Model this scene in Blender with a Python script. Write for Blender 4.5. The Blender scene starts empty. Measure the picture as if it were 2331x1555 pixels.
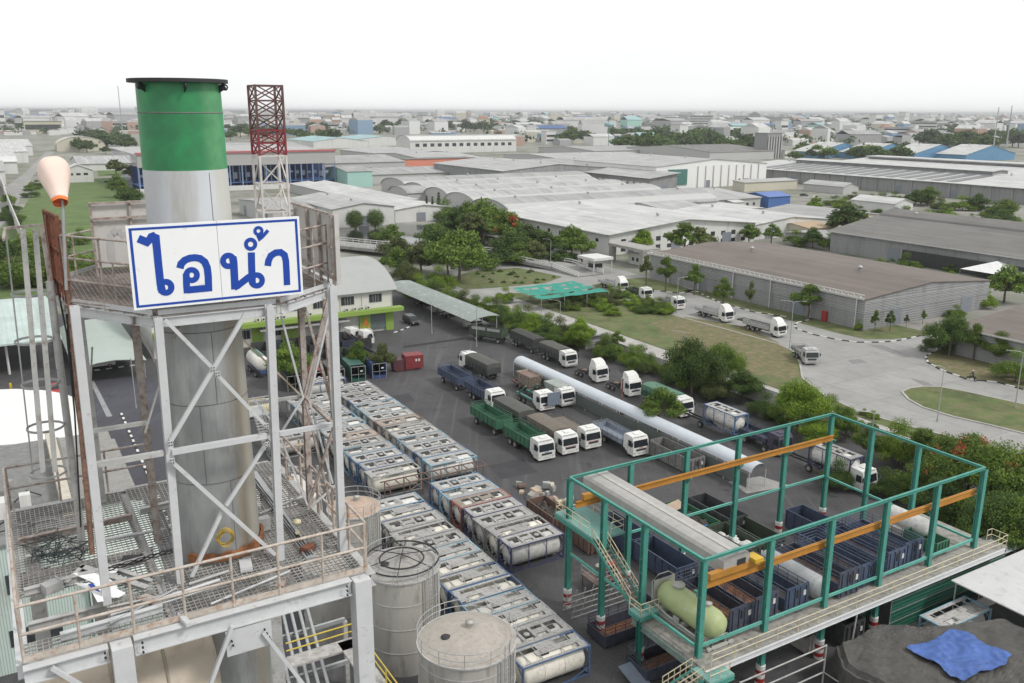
import bpy, math, random
from mathutils import Vector, Matrix
R=math.radians
random.seed(7)
sc=bpy.context.scene; COL=sc.collection
# ---------------- camera ----------------
HC=42.0; FPX=2010.0; PITCH=R(14.6); ROLL=R(.25)
cd=bpy.data.cameras.new('camera'); cam=bpy.data.objects.new('camera',cd); COL.objects.link(cam)
cd.sensor_width=36; cd.lens=FPX/2331*36; cd.clip_start=.5; cd.clip_end=60000
cam.matrix_world=Matrix.Translation((0,0,HC))@Matrix.Rotation(math.pi/2-PITCH,4,'X')@Matrix.Rotation(ROLL,4,'Z')
sc.camera=cam
# ---------------- sky, sun, exposure ----------------
SUN_EL,SUN_AZ=48,112     # azimuth clockwise from +Y
w=bpy.data.worlds.new("World"); sc.world=w; w.use_nodes=True
nt=w.node_tree; bg=nt.nodes['Background']
sky=nt.nodes.new('ShaderNodeTexSky'); sky.sky_type='NISHITA'; sky.sun_disc=False
sky.sun_elevation=R(SUN_EL); sky.sun_rotation=R(SUN_AZ); sky.air_density=1.0; sky.dust_density=.6; sky.ozone_density=1.0
hs=nt.nodes.new('ShaderNodeHueSaturation'); hs.inputs['Saturation'].default_value=.12
nt.links.new(sky.outputs[0],hs.inputs['Color'])
# overcast: the clear sky is veiled by an even cloud layer with faint soft structure
tcw=nt.nodes.new('ShaderNodeTexCoord'); mpw=nt.nodes.new('ShaderNodeMapping'); mpw.inputs['Scale'].default_value=(1.2,1.2,6); nt.links.new(tcw.outputs['Generated'],mpw.inputs[0])
nzw=nt.nodes.new('ShaderNodeTexNoise'); nzw.inputs['Scale'].default_value=1.6; nzw.inputs['Detail'].default_value=5; nt.links.new(mpw.outputs[0],nzw.inputs['Vector'])
mrw=nt.nodes.new('ShaderNodeMapRange'); mrw.inputs[1].default_value=.3; mrw.inputs[2].default_value=.7; mrw.inputs[3].default_value=5.35; mrw.inputs[4].default_value=6.3; nt.links.new(nzw.outputs['Fac'],mrw.inputs[0])
clw=nt.nodes.new('ShaderNodeMix'); clw.data_type='RGBA'; clw.blend_type='MULTIPLY'; clw.inputs[0].default_value=1; clw.inputs[6].default_value=(.985,1,1.0,1); nt.links.new(mrw.outputs[0],clw.inputs[7])
mxw=nt.nodes.new('ShaderNodeMix'); mxw.data_type='RGBA'; mxw.inputs[0].default_value=.85; nt.links.new(hs.outputs[0],mxw.inputs[6]); nt.links.new(clw.outputs[2],mxw.inputs[7])
nt.links.new(mxw.outputs[2],bg.inputs['Color'])
bg.inputs['Strength'].default_value=.15
sl=bpy.data.lights.new('sun','SUN'); sl.energy=1.8; sl.angle=R(12); sl.color=(1,.965,.92)
so=bpy.data.objects.new('sun',sl); COL.objects.link(so)
d=Vector((math.sin(R(SUN_AZ))*math.cos(R(SUN_EL)),math.cos(R(SUN_AZ))*math.cos(R(SUN_EL)),math.sin(R(SUN_EL))))
so.rotation_euler=d.to_track_quat('Z','Y').to_euler(); so.location=(0,0,200)
vs_=sc.view_settings; vs_.view_transform='Standard'; vs_.look='None'; vs_.exposure=.27; vs_.gamma=1
# ---------------- yard axes and helpers ----------------
A1=R(59.3); E1=(math.sin(A1),math.cos(A1)); E2=(math.sin(A1-math.pi/2),math.cos(A1-math.pi/2))
YA=math.pi/2-A1                      # rotation that lays local x along the yard's u axis and local y along v
def W(u,v,z=0.): return Vector((u*E1[0]+v*E2[0],u*E1[1]+v*E2[1],z))
def UV(p): return (p[0]*E1[0]+p[1]*E1[1],p[0]*E2[0]+p[1]*E2[1])
def ray(px,py):
    x=(px-1165.5)/FPX;y=-(py-777.5)/FPX;z=-1.
    c,s=math.cos(ROLL),math.sin(ROLL);x,y=c*x-s*y,s*x+c*y
    a=math.pi/2-PITCH;c,s=math.cos(a),math.sin(a)
    return (x,c*y-s*z,s*y+c*z)
def P(px,py,z=0.):                   # ground (or level z) point measured on the photograph
    r=ray(px,py);t=(z-HC)/r[2];return Vector((r[0]*t,r[1]*t,z))
def PV(px,py,v):                     # point of the vertical plane v=const -> (u,z)
    r=ray(px,py);t=v/(r[0]*E2[0]+r[1]*E2[1]);return ((r[0]*E1[0]+r[1]*E1[1])*t,HC+r[2]*t)
# ---------------- materials ----------------
MATS={}
def mat(name,col,rough=.7,metal=0.,var=.12,scale=1.5,streak=0.,dirt=None,dirt_amt=.0,bump=0.,bscale=8.,spec=.5,rnd=0.,alpha=1.,wave=None,coords='Object'):
    if name in MATS: return MATS[name]
    m=bpy.data.materials.new(name); m.use_nodes=True; n=m.node_tree.nodes; l=m.node_tree.links
    b=n['Principled BSDF']; b.inputs['Roughness'].default_value=rough; b.inputs['Metallic'].default_value=metal
    b.inputs['Specular IOR Level'].default_value=spec
    tc=n.new('ShaderNodeTexCoord'); src=tc.outputs[coords]
    nz=n.new('ShaderNodeTexNoise'); nz.inputs['Scale'].default_value=scale; nz.inputs['Detail'].default_value=6; nz.inputs['Roughness'].default_value=.65
    mp=n.new('ShaderNodeMapping'); l.new(src,mp.inputs[0]); mp.inputs['Scale'].default_value=(1,1,.3 if streak else 1)
    l.new(mp.outputs[0],nz.inputs['Vector'])
    mr=n.new('ShaderNodeMapRange'); mr.inputs[1].default_value=.3; mr.inputs[2].default_value=.7; mr.inputs[3].default_value=1-var; mr.inputs[4].default_value=1+var
    l.new(nz.outputs['Fac'],mr.inputs[0])
    mx=n.new('ShaderNodeMix'); mx.data_type='RGBA'; mx.blend_type='MULTIPLY'; mx.inputs[0].default_value=1; mx.inputs[6].default_value=(*col,1)
    l.new(mr.outputs[0],mx.inputs[7]); out=mx.outputs[2]
    if dirt:
        n2=n.new('ShaderNodeTexNoise'); n2.inputs['Scale'].default_value=scale*2.3; n2.inputs['Detail'].default_value=8; n2.inputs['Roughness'].default_value=.7
        m2=n.new('ShaderNodeMapping'); l.new(src,m2.inputs[0]); m2.inputs['Scale'].default_value=(1,1,.18 if streak else 1); m2.inputs['Location'].default_value=(3.1,7.7,1.3)
        l.new(m2.outputs[0],n2.inputs['Vector'])
        r2=n.new('ShaderNodeMapRange'); r2.inputs[1].default_value=.62-dirt_amt*.3; r2.inputs[2].default_value=.8-dirt_amt*.2; l.new(n2.outputs['Fac'],r2.inputs[0])
        m3=n.new('ShaderNodeMix'); m3.data_type='RGBA'; l.new(r2.outputs[0],m3.inputs[0]); l.new(out,m3.inputs[6]); m3.inputs[7].default_value=(*dirt,1); out=m3.outputs[2]
    if rnd:
        oi=n.new('ShaderNodeObjectInfo'); r3=n.new('ShaderNodeMapRange'); r3.inputs[3].default_value=1-rnd; r3.inputs[4].default_value=1+rnd; l.new(oi.outputs['Random'],r3.inputs[0])
        m4=n.new('ShaderNodeMix'); m4.data_type='RGBA'; m4.blend_type='MULTIPLY'; m4.inputs[0].default_value=1; l.new(out,m4.inputs[6]); l.new(r3.outputs[0],m4.inputs[7]); out=m4.outputs[2]
    l.new(out,b.inputs['Base Color'])
    if wave or bump:
        bp=n.new('ShaderNodeBump'); bp.inputs['Strength'].default_value=bump or .5
        if wave:   # ribs of corrugated sheet: (axis, per metre, depth)
            wv=n.new('ShaderNodeTexWave'); wv.bands_direction=wave[0]; wv.inputs['Scale'].default_value=wave[1]*.314; wv.inputs['Distortion'].default_value=0
            l.new(src,wv.inputs['Vector']); l.new(wv.outputs['Fac'],bp.inputs['Height']); bp.inputs['Distance'].default_value=wave[2]; bp.inputs['Strength'].default_value=1
        else:
            n3=n.new('ShaderNodeTexNoise'); n3.inputs['Scale'].default_value=bscale; n3.inputs['Detail'].default_value=5; l.new(src,n3.inputs['Vector']); l.new(n3.outputs['Fac'],bp.inputs['Height']); bp.inputs['Distance'].default_value=.05
        l.new(bp.outputs[0],b.inputs['Normal'])
    if alpha<1: b.inputs['Alpha'].default_value=alpha
    MATS[name]=m; return m
rust=(.12,.05,.03)
white=mat('white_paint',(.62,.62,.6),.5,dirt=(.32,.27,.22),dirt_amt=.15)
cabw=mat('cab_white',(.68,.68,.66),.35,var=.07,dirt=(.4,.37,.33),dirt_amt=.3,rnd=.08)
steelp=mat('painted_steel',(.42,.42,.41),.6,var=.15,scale=2.5,dirt=(.2,.13,.09),dirt_amt=.28)
steelw=mat('pale_steel',(.55,.56,.57),.55,var=.08,scale=2,dirt=(.26,.22,.2),dirt_amt=.12)
steelr=mat('rusted_steel',(.4,.36,.33),.75,var=.2,scale=3,dirt=(.2,.1,.07),dirt_amt=.55)
rustm=mat('rust',(.19,.075,.045),.85,var=.35,scale=4,dirt=(.05,.025,.02),dirt_amt=.4)
galv=mat('galvanised',(.4,.41,.41),.5,.4,var=.12,scale=3)
dark=mat('dark_metal',(.03,.03,.033),.7,var=.3)
black=mat('black_rubber',(.018,.018,.019),.8,var=.3)
tyrem=mat('tyre_rubber',(.03,.029,.028),.85,var=.3,scale=5)
glass=mat('dark_glass',(.02,.025,.03),.12,var=.2)
green_=mat('stack_green',(.025,.3,.1),.45,var=.1,scale=.8,streak=1,dirt=(.06,.2,.1),dirt_amt=.2)
teal=mat('teal_paint',(.05,.28,.225),.6,var=.2,scale=2.5,dirt=(.13,.2,.17),dirt_amt=.5)
teald=mat('dark_teal_paint',(.02,.16,.12),.55,var=.15,dirt=(.03,.08,.06),dirt_amt=.2)
orange=mat('crane_orange',(.42,.2,.035),.5,var=.15,dirt=(.35,.13,.02),dirt_amt=.25)
cream=mat('rail_cream',(.58,.52,.36),.55,var=.1,dirt=(.3,.2,.1),dirt_amt=.25)
conc=mat('concrete',(.33,.32,.3),.85,var=.16,scale=.8,dirt=(.2,.19,.17),dirt_amt=.4,bump=.3)
bluep=mat('sign_blue',(.008,.06,.38),.4,var=.05)
signw=mat('sign_white',(.86,.87,.88),.4,var=.02,dirt=(.5,.47,.44),dirt_amt=.02)
redp=mat('red_paint',(.33,.02,.02),.5,var=.12)
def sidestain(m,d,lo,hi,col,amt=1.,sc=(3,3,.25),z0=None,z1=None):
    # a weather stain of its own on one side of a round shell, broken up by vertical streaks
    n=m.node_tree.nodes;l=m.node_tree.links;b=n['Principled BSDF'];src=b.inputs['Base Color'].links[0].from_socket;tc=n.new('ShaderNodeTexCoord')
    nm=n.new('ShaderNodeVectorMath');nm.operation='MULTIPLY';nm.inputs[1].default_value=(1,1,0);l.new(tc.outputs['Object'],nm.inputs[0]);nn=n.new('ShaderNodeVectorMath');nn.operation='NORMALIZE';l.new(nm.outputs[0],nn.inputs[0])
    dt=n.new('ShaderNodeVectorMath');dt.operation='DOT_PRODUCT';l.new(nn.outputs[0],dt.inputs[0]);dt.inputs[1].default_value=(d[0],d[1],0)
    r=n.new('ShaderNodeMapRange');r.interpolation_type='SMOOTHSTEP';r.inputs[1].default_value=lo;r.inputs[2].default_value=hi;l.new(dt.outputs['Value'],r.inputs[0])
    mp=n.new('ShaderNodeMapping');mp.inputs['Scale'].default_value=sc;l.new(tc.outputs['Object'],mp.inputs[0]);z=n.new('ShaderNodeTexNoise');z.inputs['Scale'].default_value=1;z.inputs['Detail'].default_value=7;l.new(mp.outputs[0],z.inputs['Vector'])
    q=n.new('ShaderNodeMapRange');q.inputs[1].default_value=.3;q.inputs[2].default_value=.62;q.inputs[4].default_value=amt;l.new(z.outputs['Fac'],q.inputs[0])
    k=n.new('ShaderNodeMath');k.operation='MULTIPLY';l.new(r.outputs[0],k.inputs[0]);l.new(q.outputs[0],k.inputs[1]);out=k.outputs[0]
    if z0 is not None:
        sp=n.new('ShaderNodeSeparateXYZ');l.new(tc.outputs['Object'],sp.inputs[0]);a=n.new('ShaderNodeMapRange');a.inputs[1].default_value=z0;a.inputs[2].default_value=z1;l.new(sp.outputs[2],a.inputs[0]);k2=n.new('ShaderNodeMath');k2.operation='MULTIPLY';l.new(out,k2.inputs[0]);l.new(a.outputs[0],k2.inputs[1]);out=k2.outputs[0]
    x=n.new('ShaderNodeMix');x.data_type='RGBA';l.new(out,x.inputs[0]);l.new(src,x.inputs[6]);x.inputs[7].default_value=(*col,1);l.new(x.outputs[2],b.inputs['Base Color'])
# ---------------- mesh builder ----------------
def vec(p): return Vector(p)
class M:
    def __init__(s): s.v=[];s.f=[];s.mi=[];s.sm=[]
    def add(s,vs,fs,mi=0,sm=False):
        o=len(s.v); s.v+= [tuple(x) for x in vs]; s.f+=[tuple(i+o for i in f) for f in fs]; s.mi+=[mi]*len(fs); s.sm+=[sm]*len(fs); return s
    def bb(s,x0,x1,y0,y1,z0,z1,mi=0):
        vs=[(x,y,z) for x in(x0,x1) for y in(y0,y1) for z in(z0,z1)]
        return s.add(vs,[(0,1,3,2),(4,6,7,5),(0,4,5,1),(2,3,7,6),(0,2,6,4),(1,5,7,3)],mi)
    def bar(s,p,q,w,h=None,mi=0,up=(0,0,1)):
        p=vec(p);q=vec(q);h=h or w;d=(q-p).normalized();u=vec(up)
        if abs(d.dot(u))>.99:u=Vector((1,0,0)) if abs(d.x)<.9 else Vector((0,1,0))
        a=d.cross(u).normalized();b=a.cross(d)
        a*=w/2;b*=h/2
        vs=[e+i*a+j*b for e in(p,q) for i,j in((-1,-1),(1,-1),(1,1),(-1,1))]
        return s.add(vs,[(0,3,2,1),(4,5,6,7),(0,1,5,4),(1,2,6,5),(2,3,7,6),(3,0,4,7)],mi)
    def ibeam(s,p,q,w,h,mi=0,up=(0,0,1),t=.018):
        p=vec(p);q=vec(q);d=(q-p).normalized();u=vec(up)
        if abs(d.dot(u))>.99:u=Vector((1,0,0))
        a=d.cross(u).normalized();b=a.cross(d)
        s.bar(p+b*(h/2-t/2),q+b*(h/2-t/2),w,t,mi,up);s.bar(p-b*(h/2-t/2),q-b*(h/2-t/2),w,t,mi,up)
        return s.bar(p,q,t,h-2*t-.002,mi,up)
    def tube(s,p,q,r,n=8,mi=0,r2=None,cap=True,sm=True):
        p=vec(p);q=vec(q);r2=r if r2 is None else r2;d=(q-p).normalized()
        u=Vector((0,0,1)) if abs(d.z)<.9 else Vector((1,0,0));a=d.cross(u).normalized();b=a.cross(d)
        vs=[e+(a*math.cos(2*math.pi*k/n)+b*math.sin(2*math.pi*k/n))*rr for e,rr in((p,r),(q,r2)) for k in range(n)]
        s.add(vs,[(k,k+n,(k+1)%n+n,(k+1)%n) for k in range(n)],mi,sm)
        if cap: s.add(vs,[tuple(range(n)),tuple(range(2*n-1,n-1,-1))],mi)
        return s
    def path(s,pts,r,n=6,mi=0,closed=False):
        pts=[vec(p) for p in pts];m=len(pts);vs=[]
        for i,p in enumerate(pts):
            d=(pts[(i+1)%m]-pts[i-1]) if closed else (pts[min(i+1,m-1)]-pts[max(i-1,0)])
            d.normalize();u=Vector((0,0,1)) if abs(d.z)<.95 else Vector((1,0,0));a=d.cross(u).normalized();b=a.cross(d)
            vs+=[p+(a*math.cos(2*math.pi*k/n)+b*math.sin(2*math.pi*k/n))*r for k in range(n)]
        fs=[]
        for i in range(m if closed else m-1):
            j=(i+1)%m
            fs+=[(i*n+k,i*n+(k+1)%n,j*n+(k+1)%n,j*n+k) for k in range(n)]
        return s.add(vs,fs,mi,True)
    def lathe(s,prof,c=(0,0,0),n=32,mi=0,axis='z',sm=True):
        vs=[];c=vec(c)
        for r,z in prof:
            for k in range(n):
                t=2*math.pi*k/n;x,y=r*math.cos(t),r*math.sin(t)
                vs.append(c+(Vector((x,y,z)) if axis=='z' else Vector((z,x,y)) if axis=='x' else Vector((y,z,x))))
        return s.add(vs,[(i*n+k,i*n+(k+1)%n,(i+1)*n+(k+1)%n,(i+1)*n+k) for i in range(len(prof)-1) for k in range(n)],mi,sm)
    def prism(s,poly,a,b,axis='z',mi=0,sm=False):
        f={'z':lambda p,c:(p[0],p[1],c),'y':lambda p,c:(p[0],c,p[1]),'x':lambda p,c:(c,p[0],p[1])}[axis];n=len(poly)
        vs=[f(p,a) for p in poly]+[f(p,b) for p in poly]
        s.add(vs,[(k,(k+1)%n,(k+1)%n+n,k+n) for k in range(n)],mi,sm)
        return s.add(vs,[tuple(range(n-1,-1,-1)),tuple(range(n,2*n))],mi)
    def quad(s,a,b,c,d,mi=0): return s.add([a,b,c,d],[(0,1,2,3)],mi)
    def sphere(s,c,r,n=10,mi=0,sz=1.):
        prof=[(max(r*math.sin(math.pi*i/n),.0001),-r*sz*math.cos(math.pi*i/n)) for i in range(n+1)]
        return s.lathe(prof,c,n+2,mi)
    def mesh(s,name,mats):
        me=bpy.data.meshes.new(name); me.from_pydata(s.v,[],s.f); 
        for m in (mats if isinstance(mats,(list,tuple)) else [mats]): me.materials.append(m)
        me.polygons.foreach_set('material_index',s.mi); me.polygons.foreach_set('use_smooth',s.sm); me.update(); return me
def obj(name,m,mats,parent=None,loc=(0,0,0),rz=0.,**kw):
    me=m.mesh(name,mats) if isinstance(m,M) else m
    o=bpy.data.objects.new(name,me); COL.objects.link(o); o.location=loc; o.rotation_euler=(0,0,rz)
    if parent: o.parent=parent
    for k,v in kw.items(): o[k]=v
    return o
def thing(name,label,cat,loc=(0,0,0),rz=0.,group=None):
    o=bpy.data.objects.new(name,None); COL.objects.link(o); o.location=loc; o.rotation_euler=(0,0,rz); o.empty_display_size=.3
    o['label']=label; o['category']=cat
    if group:o['group']=group
    return o
def tag(o,label,cat,group=None):
    o['label']=label;o['category']=cat
    if group:o['group']=group
    return o
KIDS={}
def dup(root,loc,rz,label=None,group=None,scale=None):
    if root.name not in KIDS: KIDS[root.name]=[(c,list(c.children)) for c in root.children]
    r=root.copy(); COL.objects.link(r); r.location=loc; r.rotation_euler=(0,0,rz)
    if scale: r.scale=scale if not isinstance(scale,(int,float)) else (scale,)*3
    if label:r['label']=label
    if group:r['group']=group
    for c,gs in KIDS[root.name]:
        k=c.copy(); COL.objects.link(k); k.parent=r
        for g in gs: q=g.copy(); COL.objects.link(q); q.parent=k
    return r
def struct(name,m,mats,**kw):
    o=obj(name,m,mats,**kw); o['kind']='structure'; return o
def patch(name,pts,z,m,kind='structure'):
    mm=M(); mm.add([(p[0],p[1],z) for p in pts],[tuple(range(len(pts)))]); o=obj(name,mm,m); o['kind']=kind; return o
ORD=['nearest','second','third','fourth','fifth','sixth','seventh','eighth','ninth','tenth','eleventh','twelfth','thirteenth','fourteenth','fifteenth','sixteenth','seventeenth','eighteenth','nineteenth','twentieth']
def arc(cx,cz,r,a0,a1,n): return [(cx+r*math.cos(a0+(a1-a0)*i/n),cz+r*math.sin(a0+(a1-a0)*i/n)) for i in range(n+1)]
# ================= stack tower in the left foreground =================
def recen(m):
    xs=[p[0] for p in m.v];ys=[p[1] for p in m.v];z0=min(p[2] for p in m.v)
    c=((min(xs)+max(xs))/2,(min(ys)+max(ys))/2,z0); m.v=[(p[0]-c[0],p[1]-c[1],p[2]-c[2]) for p in m.v]; return c
def uvthing(name,label,cat,u,v,z=0.,group=None):
    o=thing(name,label,cat,W(u,v,z),YA,group); o['_c']=(u,v,z); return o
def uvo(name,m,mats,root=None,**kw):
    c=recen(m)
    if root is None: return obj(name,m,mats,None,W(*c),YA,**kw)
    r=root['_c'] if '_c' in root else (0,0,0)
    o=obj(name,m,mats,root,(c[0]-r[0],c[1]-r[1],c[2]-r[2]),0,**kw); o['_c']=c; return o
def X3(px,py,v): u,z=PV(px,py,v); return Vector((u,v,z))
ZL,ZU=32.5,38.15; SC=(3.6,19.1)
def rs(z): return .915-(z-33)*.0125
# stack
st=uvthing('chimney_stack','tall steel exhaust stack with green top band and pale grey shell','chimney',SC[0],SC[1],0)
grey=mat('stack_grey',(.34,.35,.35),.5,.2,var=.24,scale=1.6,streak=1,dirt=(.24,.245,.24),dirt_amt=.5,bump=.2,bscale=1.5)
greyt=mat('stack_pale',(.54,.56,.59),.5,var=.1,scale=.7,streak=1,dirt=(.42,.41,.38),dirt_amt=.35,bump=.1,bscale=1.2)
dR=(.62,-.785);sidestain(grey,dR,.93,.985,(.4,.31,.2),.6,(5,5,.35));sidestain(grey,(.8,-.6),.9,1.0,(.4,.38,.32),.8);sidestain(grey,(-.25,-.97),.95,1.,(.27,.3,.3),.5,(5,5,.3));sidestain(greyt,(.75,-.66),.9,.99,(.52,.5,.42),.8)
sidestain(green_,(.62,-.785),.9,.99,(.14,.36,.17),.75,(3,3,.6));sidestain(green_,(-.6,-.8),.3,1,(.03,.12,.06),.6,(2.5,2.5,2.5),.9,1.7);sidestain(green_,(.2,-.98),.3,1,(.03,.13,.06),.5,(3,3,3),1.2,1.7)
def ringprof(z0,z1,n): return [(rs(z0+(z1-z0)*i/n),z0+(z1-z0)*i/n) for i in range(n+1)]
uvo('lower_shell',M().lathe(ringprof(0,38.2,8),(SC[0],SC[1],0),56),grey,st)
uvo('pale_band',M().lathe(ringprof(38.2,40.85,3),(SC[0],SC[1],0),56),greyt,st)
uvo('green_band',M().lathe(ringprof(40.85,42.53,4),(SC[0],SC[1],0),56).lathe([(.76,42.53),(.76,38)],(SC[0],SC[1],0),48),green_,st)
m=M()
for z in (36.05,37.6,34.3,41.95): m.lathe([(rs(z)+.001,z-.012),(rs(z)+.008,z-.008),(rs(z)+.008,z+.008),(rs(z)+.001,z+.012)],(SC[0],SC[1],0),56)
for z0,z1,a in ((38.2,40.8,-1.2),(36.05,37.6,-1.5),(34.3,36.05,-1.9),(32.6,34.3,-1.35)):
    p=[(SC[0]+(rs(z)+.002)*math.cos(a),SC[1]+(rs(z)+.002)*math.sin(a),z) for z in (z0,z1)]; m.tube(p[0],p[1],.007,5)
uvo('weld_seam',m,mat('seam',(.16,.16,.16),.6,var=.3,dirt=rust,dirt_amt=.3),st)
uvo('top_flange',M().lathe([(.77,42.52),(.95,42.52),(.95,42.59),(.77,42.59),(.77,42.52)],(SC[0],SC[1],0),56,sm=False),dark,st)
for a in (-.52,-2.62+.0,-1.62):
    a+=0
    m=M();c=Vector((SC[0]+.92*math.cos(a),SC[1]+.92*math.sin(a),42.44)); t=Vector((math.cos(a),math.sin(a),0))
    m.path([c+t*.05*math.cos(k)+Vector((0,0,.05*math.sin(k))) for k in [2*math.pi*i/10 for i in range(10)]],.018,6,closed=True)
    m.bar(c-t*.16+Vector((0,0,-.06)),c+Vector((0,0,.03)),.02,.12)
    uvo('lifting_lug',m,dark,st)
m=M();r0,r1=rs(32.6)+.03,rs(32.6)+.09;vs=[];k=26
for i in range(k+1):
    a=-2.45+2.75*i/k; zt=32.7+.03*math.sin(i*1.7)
    for r,z in ((r0,32.52),(r1,32.52),(r1,zt),(r0,zt)): vs.append((SC[0]+r*math.cos(a),SC[1]+r*math.sin(a),z))
m.add(vs,[(4*i+j,4*i+(j+1)%4,4*i+4+(j+1)%4,4*i+4+j) for i in range(k) for j in range(4)]+[(0,1,2,3),(4*k+3,4*k+2,4*k+1,4*k)])
uvo('base_collar',m,mat('orange_rust',(.3,.12,.05),.85,var=.4,scale=5,dirt=(.1,.05,.03),dirt_amt=.4),st)
# rust drips
# ---- support tower ----
tw=uvthing('steel_platform_tower','weathered grey steel tower with two grated platforms around the exhaust stack','steel tower',3,19,0)
def col(name,p,q,w,mt,kind='i'):
    m=M()
    if kind=='i':
        p=vec(p);q=vec(q)
        for s in(-1,1): m.bar(p+Vector((0,s*w/2,0)),q+Vector((0,s*w/2,0)),w,.02,0,(0,1,0))
        m.bar(p,q,.02,w-.022,0,(0,1,0))
    else: m.bar(p,q,w,w,0,(0,1,0))
    return uvo(name,m,mt,tw)
posts={}
for k,(b,t,w,mt) in dict(a=((244,1373),(169,697),.16,steelw),b=((410,1325),(359,722),.15,steelw),c=((638,1273),(613,694),.15,steelw),d=((779,1256),(756,650),.15,steelw),e=((360,1235),(305,712),.15,steelr),f=((706,1152),(684,690),.13,steelr)).items():
    p=P(*b,ZL);pu=UV(p);v=pu[1];q=X3(*t,v);p=Vector((pu[0],v,ZL)); posts[k]=(p,q)
    col('tower_post',p,q,w,mt)
for u,v in ((5.0,22.9),(1.6,22.8)): col('tower_post',(u,v,ZL),(u,v,ZU),.17,steelp)
# legs below the lower platform
for u,v,w in ((1.15,16.05,.36),(5.85,16.1,.36)): col('tower_leg',(u,v,0),(u,v,ZL-.06),w,steelw,'b')
for u,v,w in ((4.9,20.6,.22),(5.7,22.9,.28),(-.1,22.9,.34),(1.1,19.6,.3)): col('tower_leg',(u,v,0),(u,v,ZL-.32),w,steelp,'i')
# lower platform frame
def beam(name,p,q,w,h,mt): return uvo(name,M().ibeam(p,q,w,h),mt,tw)
zb=ZL-.2
beam('main_beam',(-.45,16.1,zb),(.93,16.1,zb),.2,.3,steelw); beam('main_beam',(1.37,16.1,zb),(5.63,16.1,zb),.2,.34,steelw)
beam('main_beam',(-.45,16.25,zb),(-.45,23.4,zb),.2,.3,steelw); beam('main_beam',(6.1,16.1,zb),(6.1,23.4,zb),.2,.3,steelp)
beam('main_beam',(-.3,23.4,zb),(5.95,23.4,zb),.2,.3,steelp); beam('main_beam',(-.3,19.75,zb-.01),(2.3,19.75,zb-.01),.15,.25,steelp); beam('main_beam',(4.4,19.75,zb-.01),(5.9,19.75,zb-.01),.15,.25,steelp)
beam('main_beam',(2.15,16.25,zb-.01),(2.15,23.2,zb-.01),.15,.24,steelp); beam('main_beam',(4.55,16.25,zb-.01),(4.55,23.2,zb-.01),.15,.24,steelp)
beam('main_beam',(-.3,17.75,zb-.01),(2,17.75,zb-.01),.12,.22,steelp)
# bolted gusset and struts under the front beam
m=M().bb(3.0,3.9,16.0,16.02,31.55,32.1); uvo('gusset_plate',m,steelw,tw)
for (a,b) in (((528,1425),(478,1560)),((600,1440),(700,1570)),((118,1520),(200,1570))):
    m=M().bar(X3(*a,15.97),X3(*b,15.97),.09,.07); uvo('diagonal_strut',m,steelw,tw)
for u,z in ((3.1,31.9),(3.12,31.8),(3.75,31.95),(3.79,31.85),(3.83,31.75),(3.86,31.68),(1.5,32.4),(1.5,32.3),(1.5,32.2),(.86,32.4),(.86,32.3),(5.5,32.4),(5.5,32.3),(5.5,32.2)): uvo('bolt',M().tube((u,15.98,z),(u,15.93,z),.02,6),dark,tw)
# gratings built from real bars
def grate(name,u0,u1,v0,v1,z,st_=.085,mt=steelp,root=None,hole=None,inside=None):
    m=M(); 
    def seg(axis,c,a,b):
        n=int((b-a)/.22)+1; run=None
        for i in range(n):
            p=a+(b-a)*i/n;q=a+(b-a)*(i+1)/n;x=(p+q)/2
            U,V=(c,x) if axis=='v' else (x,c)
            ok=(not hole or not hole(U,V)) and (not inside or inside(U,V))
            if ok: run=(run[0],q) if run else (p,q)
            if (not ok or i==n-1) and run:
                if axis=='v': m.bb(c-.007,c+.007,run[0],run[1],z-.03,z)
                else: m.bb(run[0],run[1],c-.009,c+.009,z-.028,z-.003)
                run=None
    u=u0
    while u<=u1: seg('v',u,v0,v1); u+=st_
    v=v0
    while v<=v1: seg('u',v,u0,u1); v+=st_*1.25
    return uvo(name,m,mt,root)
instk=lambda u,v:(u-SC[0])**2+(v-SC[1])**2<1.12
gm=mat('grating_steel',(.35,.34,.325),.7,var=.3,scale=2,dirt=rust,dirt_amt=.25)
grate('floor_grating',-.4,2.1,16.2,23.3,ZL,.1,gm,tw,lambda u,v:(u<1.0 and 16.9<v<18.6))
grate('floor_grating',2.2,6.0,16.2,18.1,ZL,.1,gm,tw,instk)
grate('floor_grating',2.2,6.0,18.15,23.3,ZL,.1,gm,tw,instk)
# upper deck
UD=[(1.2,19.9),(2.55,17.8),(4.95,17.75),(6.5,19.0),(6.6,22.9),(5.2,24.2),(2.2,24.1),(1.0,22.4)]
def inpoly(u,v):
    c=False
    for i in range(len(UD)):
        (x1,y1),(x2,y2)=UD[i],UD[i-1]
        if (y1>v)!=(y2>v) and u<(x2-x1)*(v-y1)/(y2-y1)+x1: c=not c
    return c
rg=mat('deck_rust_grating',(.3,.26,.24),.8,var=.3,scale=2,dirt=rust,dirt_amt=.3)
grate('upper_grating',1.0,6.6,17.8,24.1,ZU,.09,rg,tw,lambda u,v:(u-SC[0])**2+(v-SC[1])**2<.98,inpoly)
for i in range(8):
    a,b=UD[i],UD[(i+1)%8]; n=Vector((b[0]-a[0],b[1]-a[1],0)).normalized(); a=Vector((*a,ZU-.13))+n*.06; b=Vector((*b,ZU-.13))-n*.06
    m=M().ibeam(a,b,.1,.2); m.bar(a+Vector((0,0,.19)),b+Vector((0,0,.19)),.012,.1); uvo('edge_beam',m,steelw if i<4 else steelp,tw)
for u in (2.2,4.6): uvo('deck_joist',M().ibeam((u,18.2,ZU-.14),(u,23.9,ZU-.14),.09,.18),steelr,tw)
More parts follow.
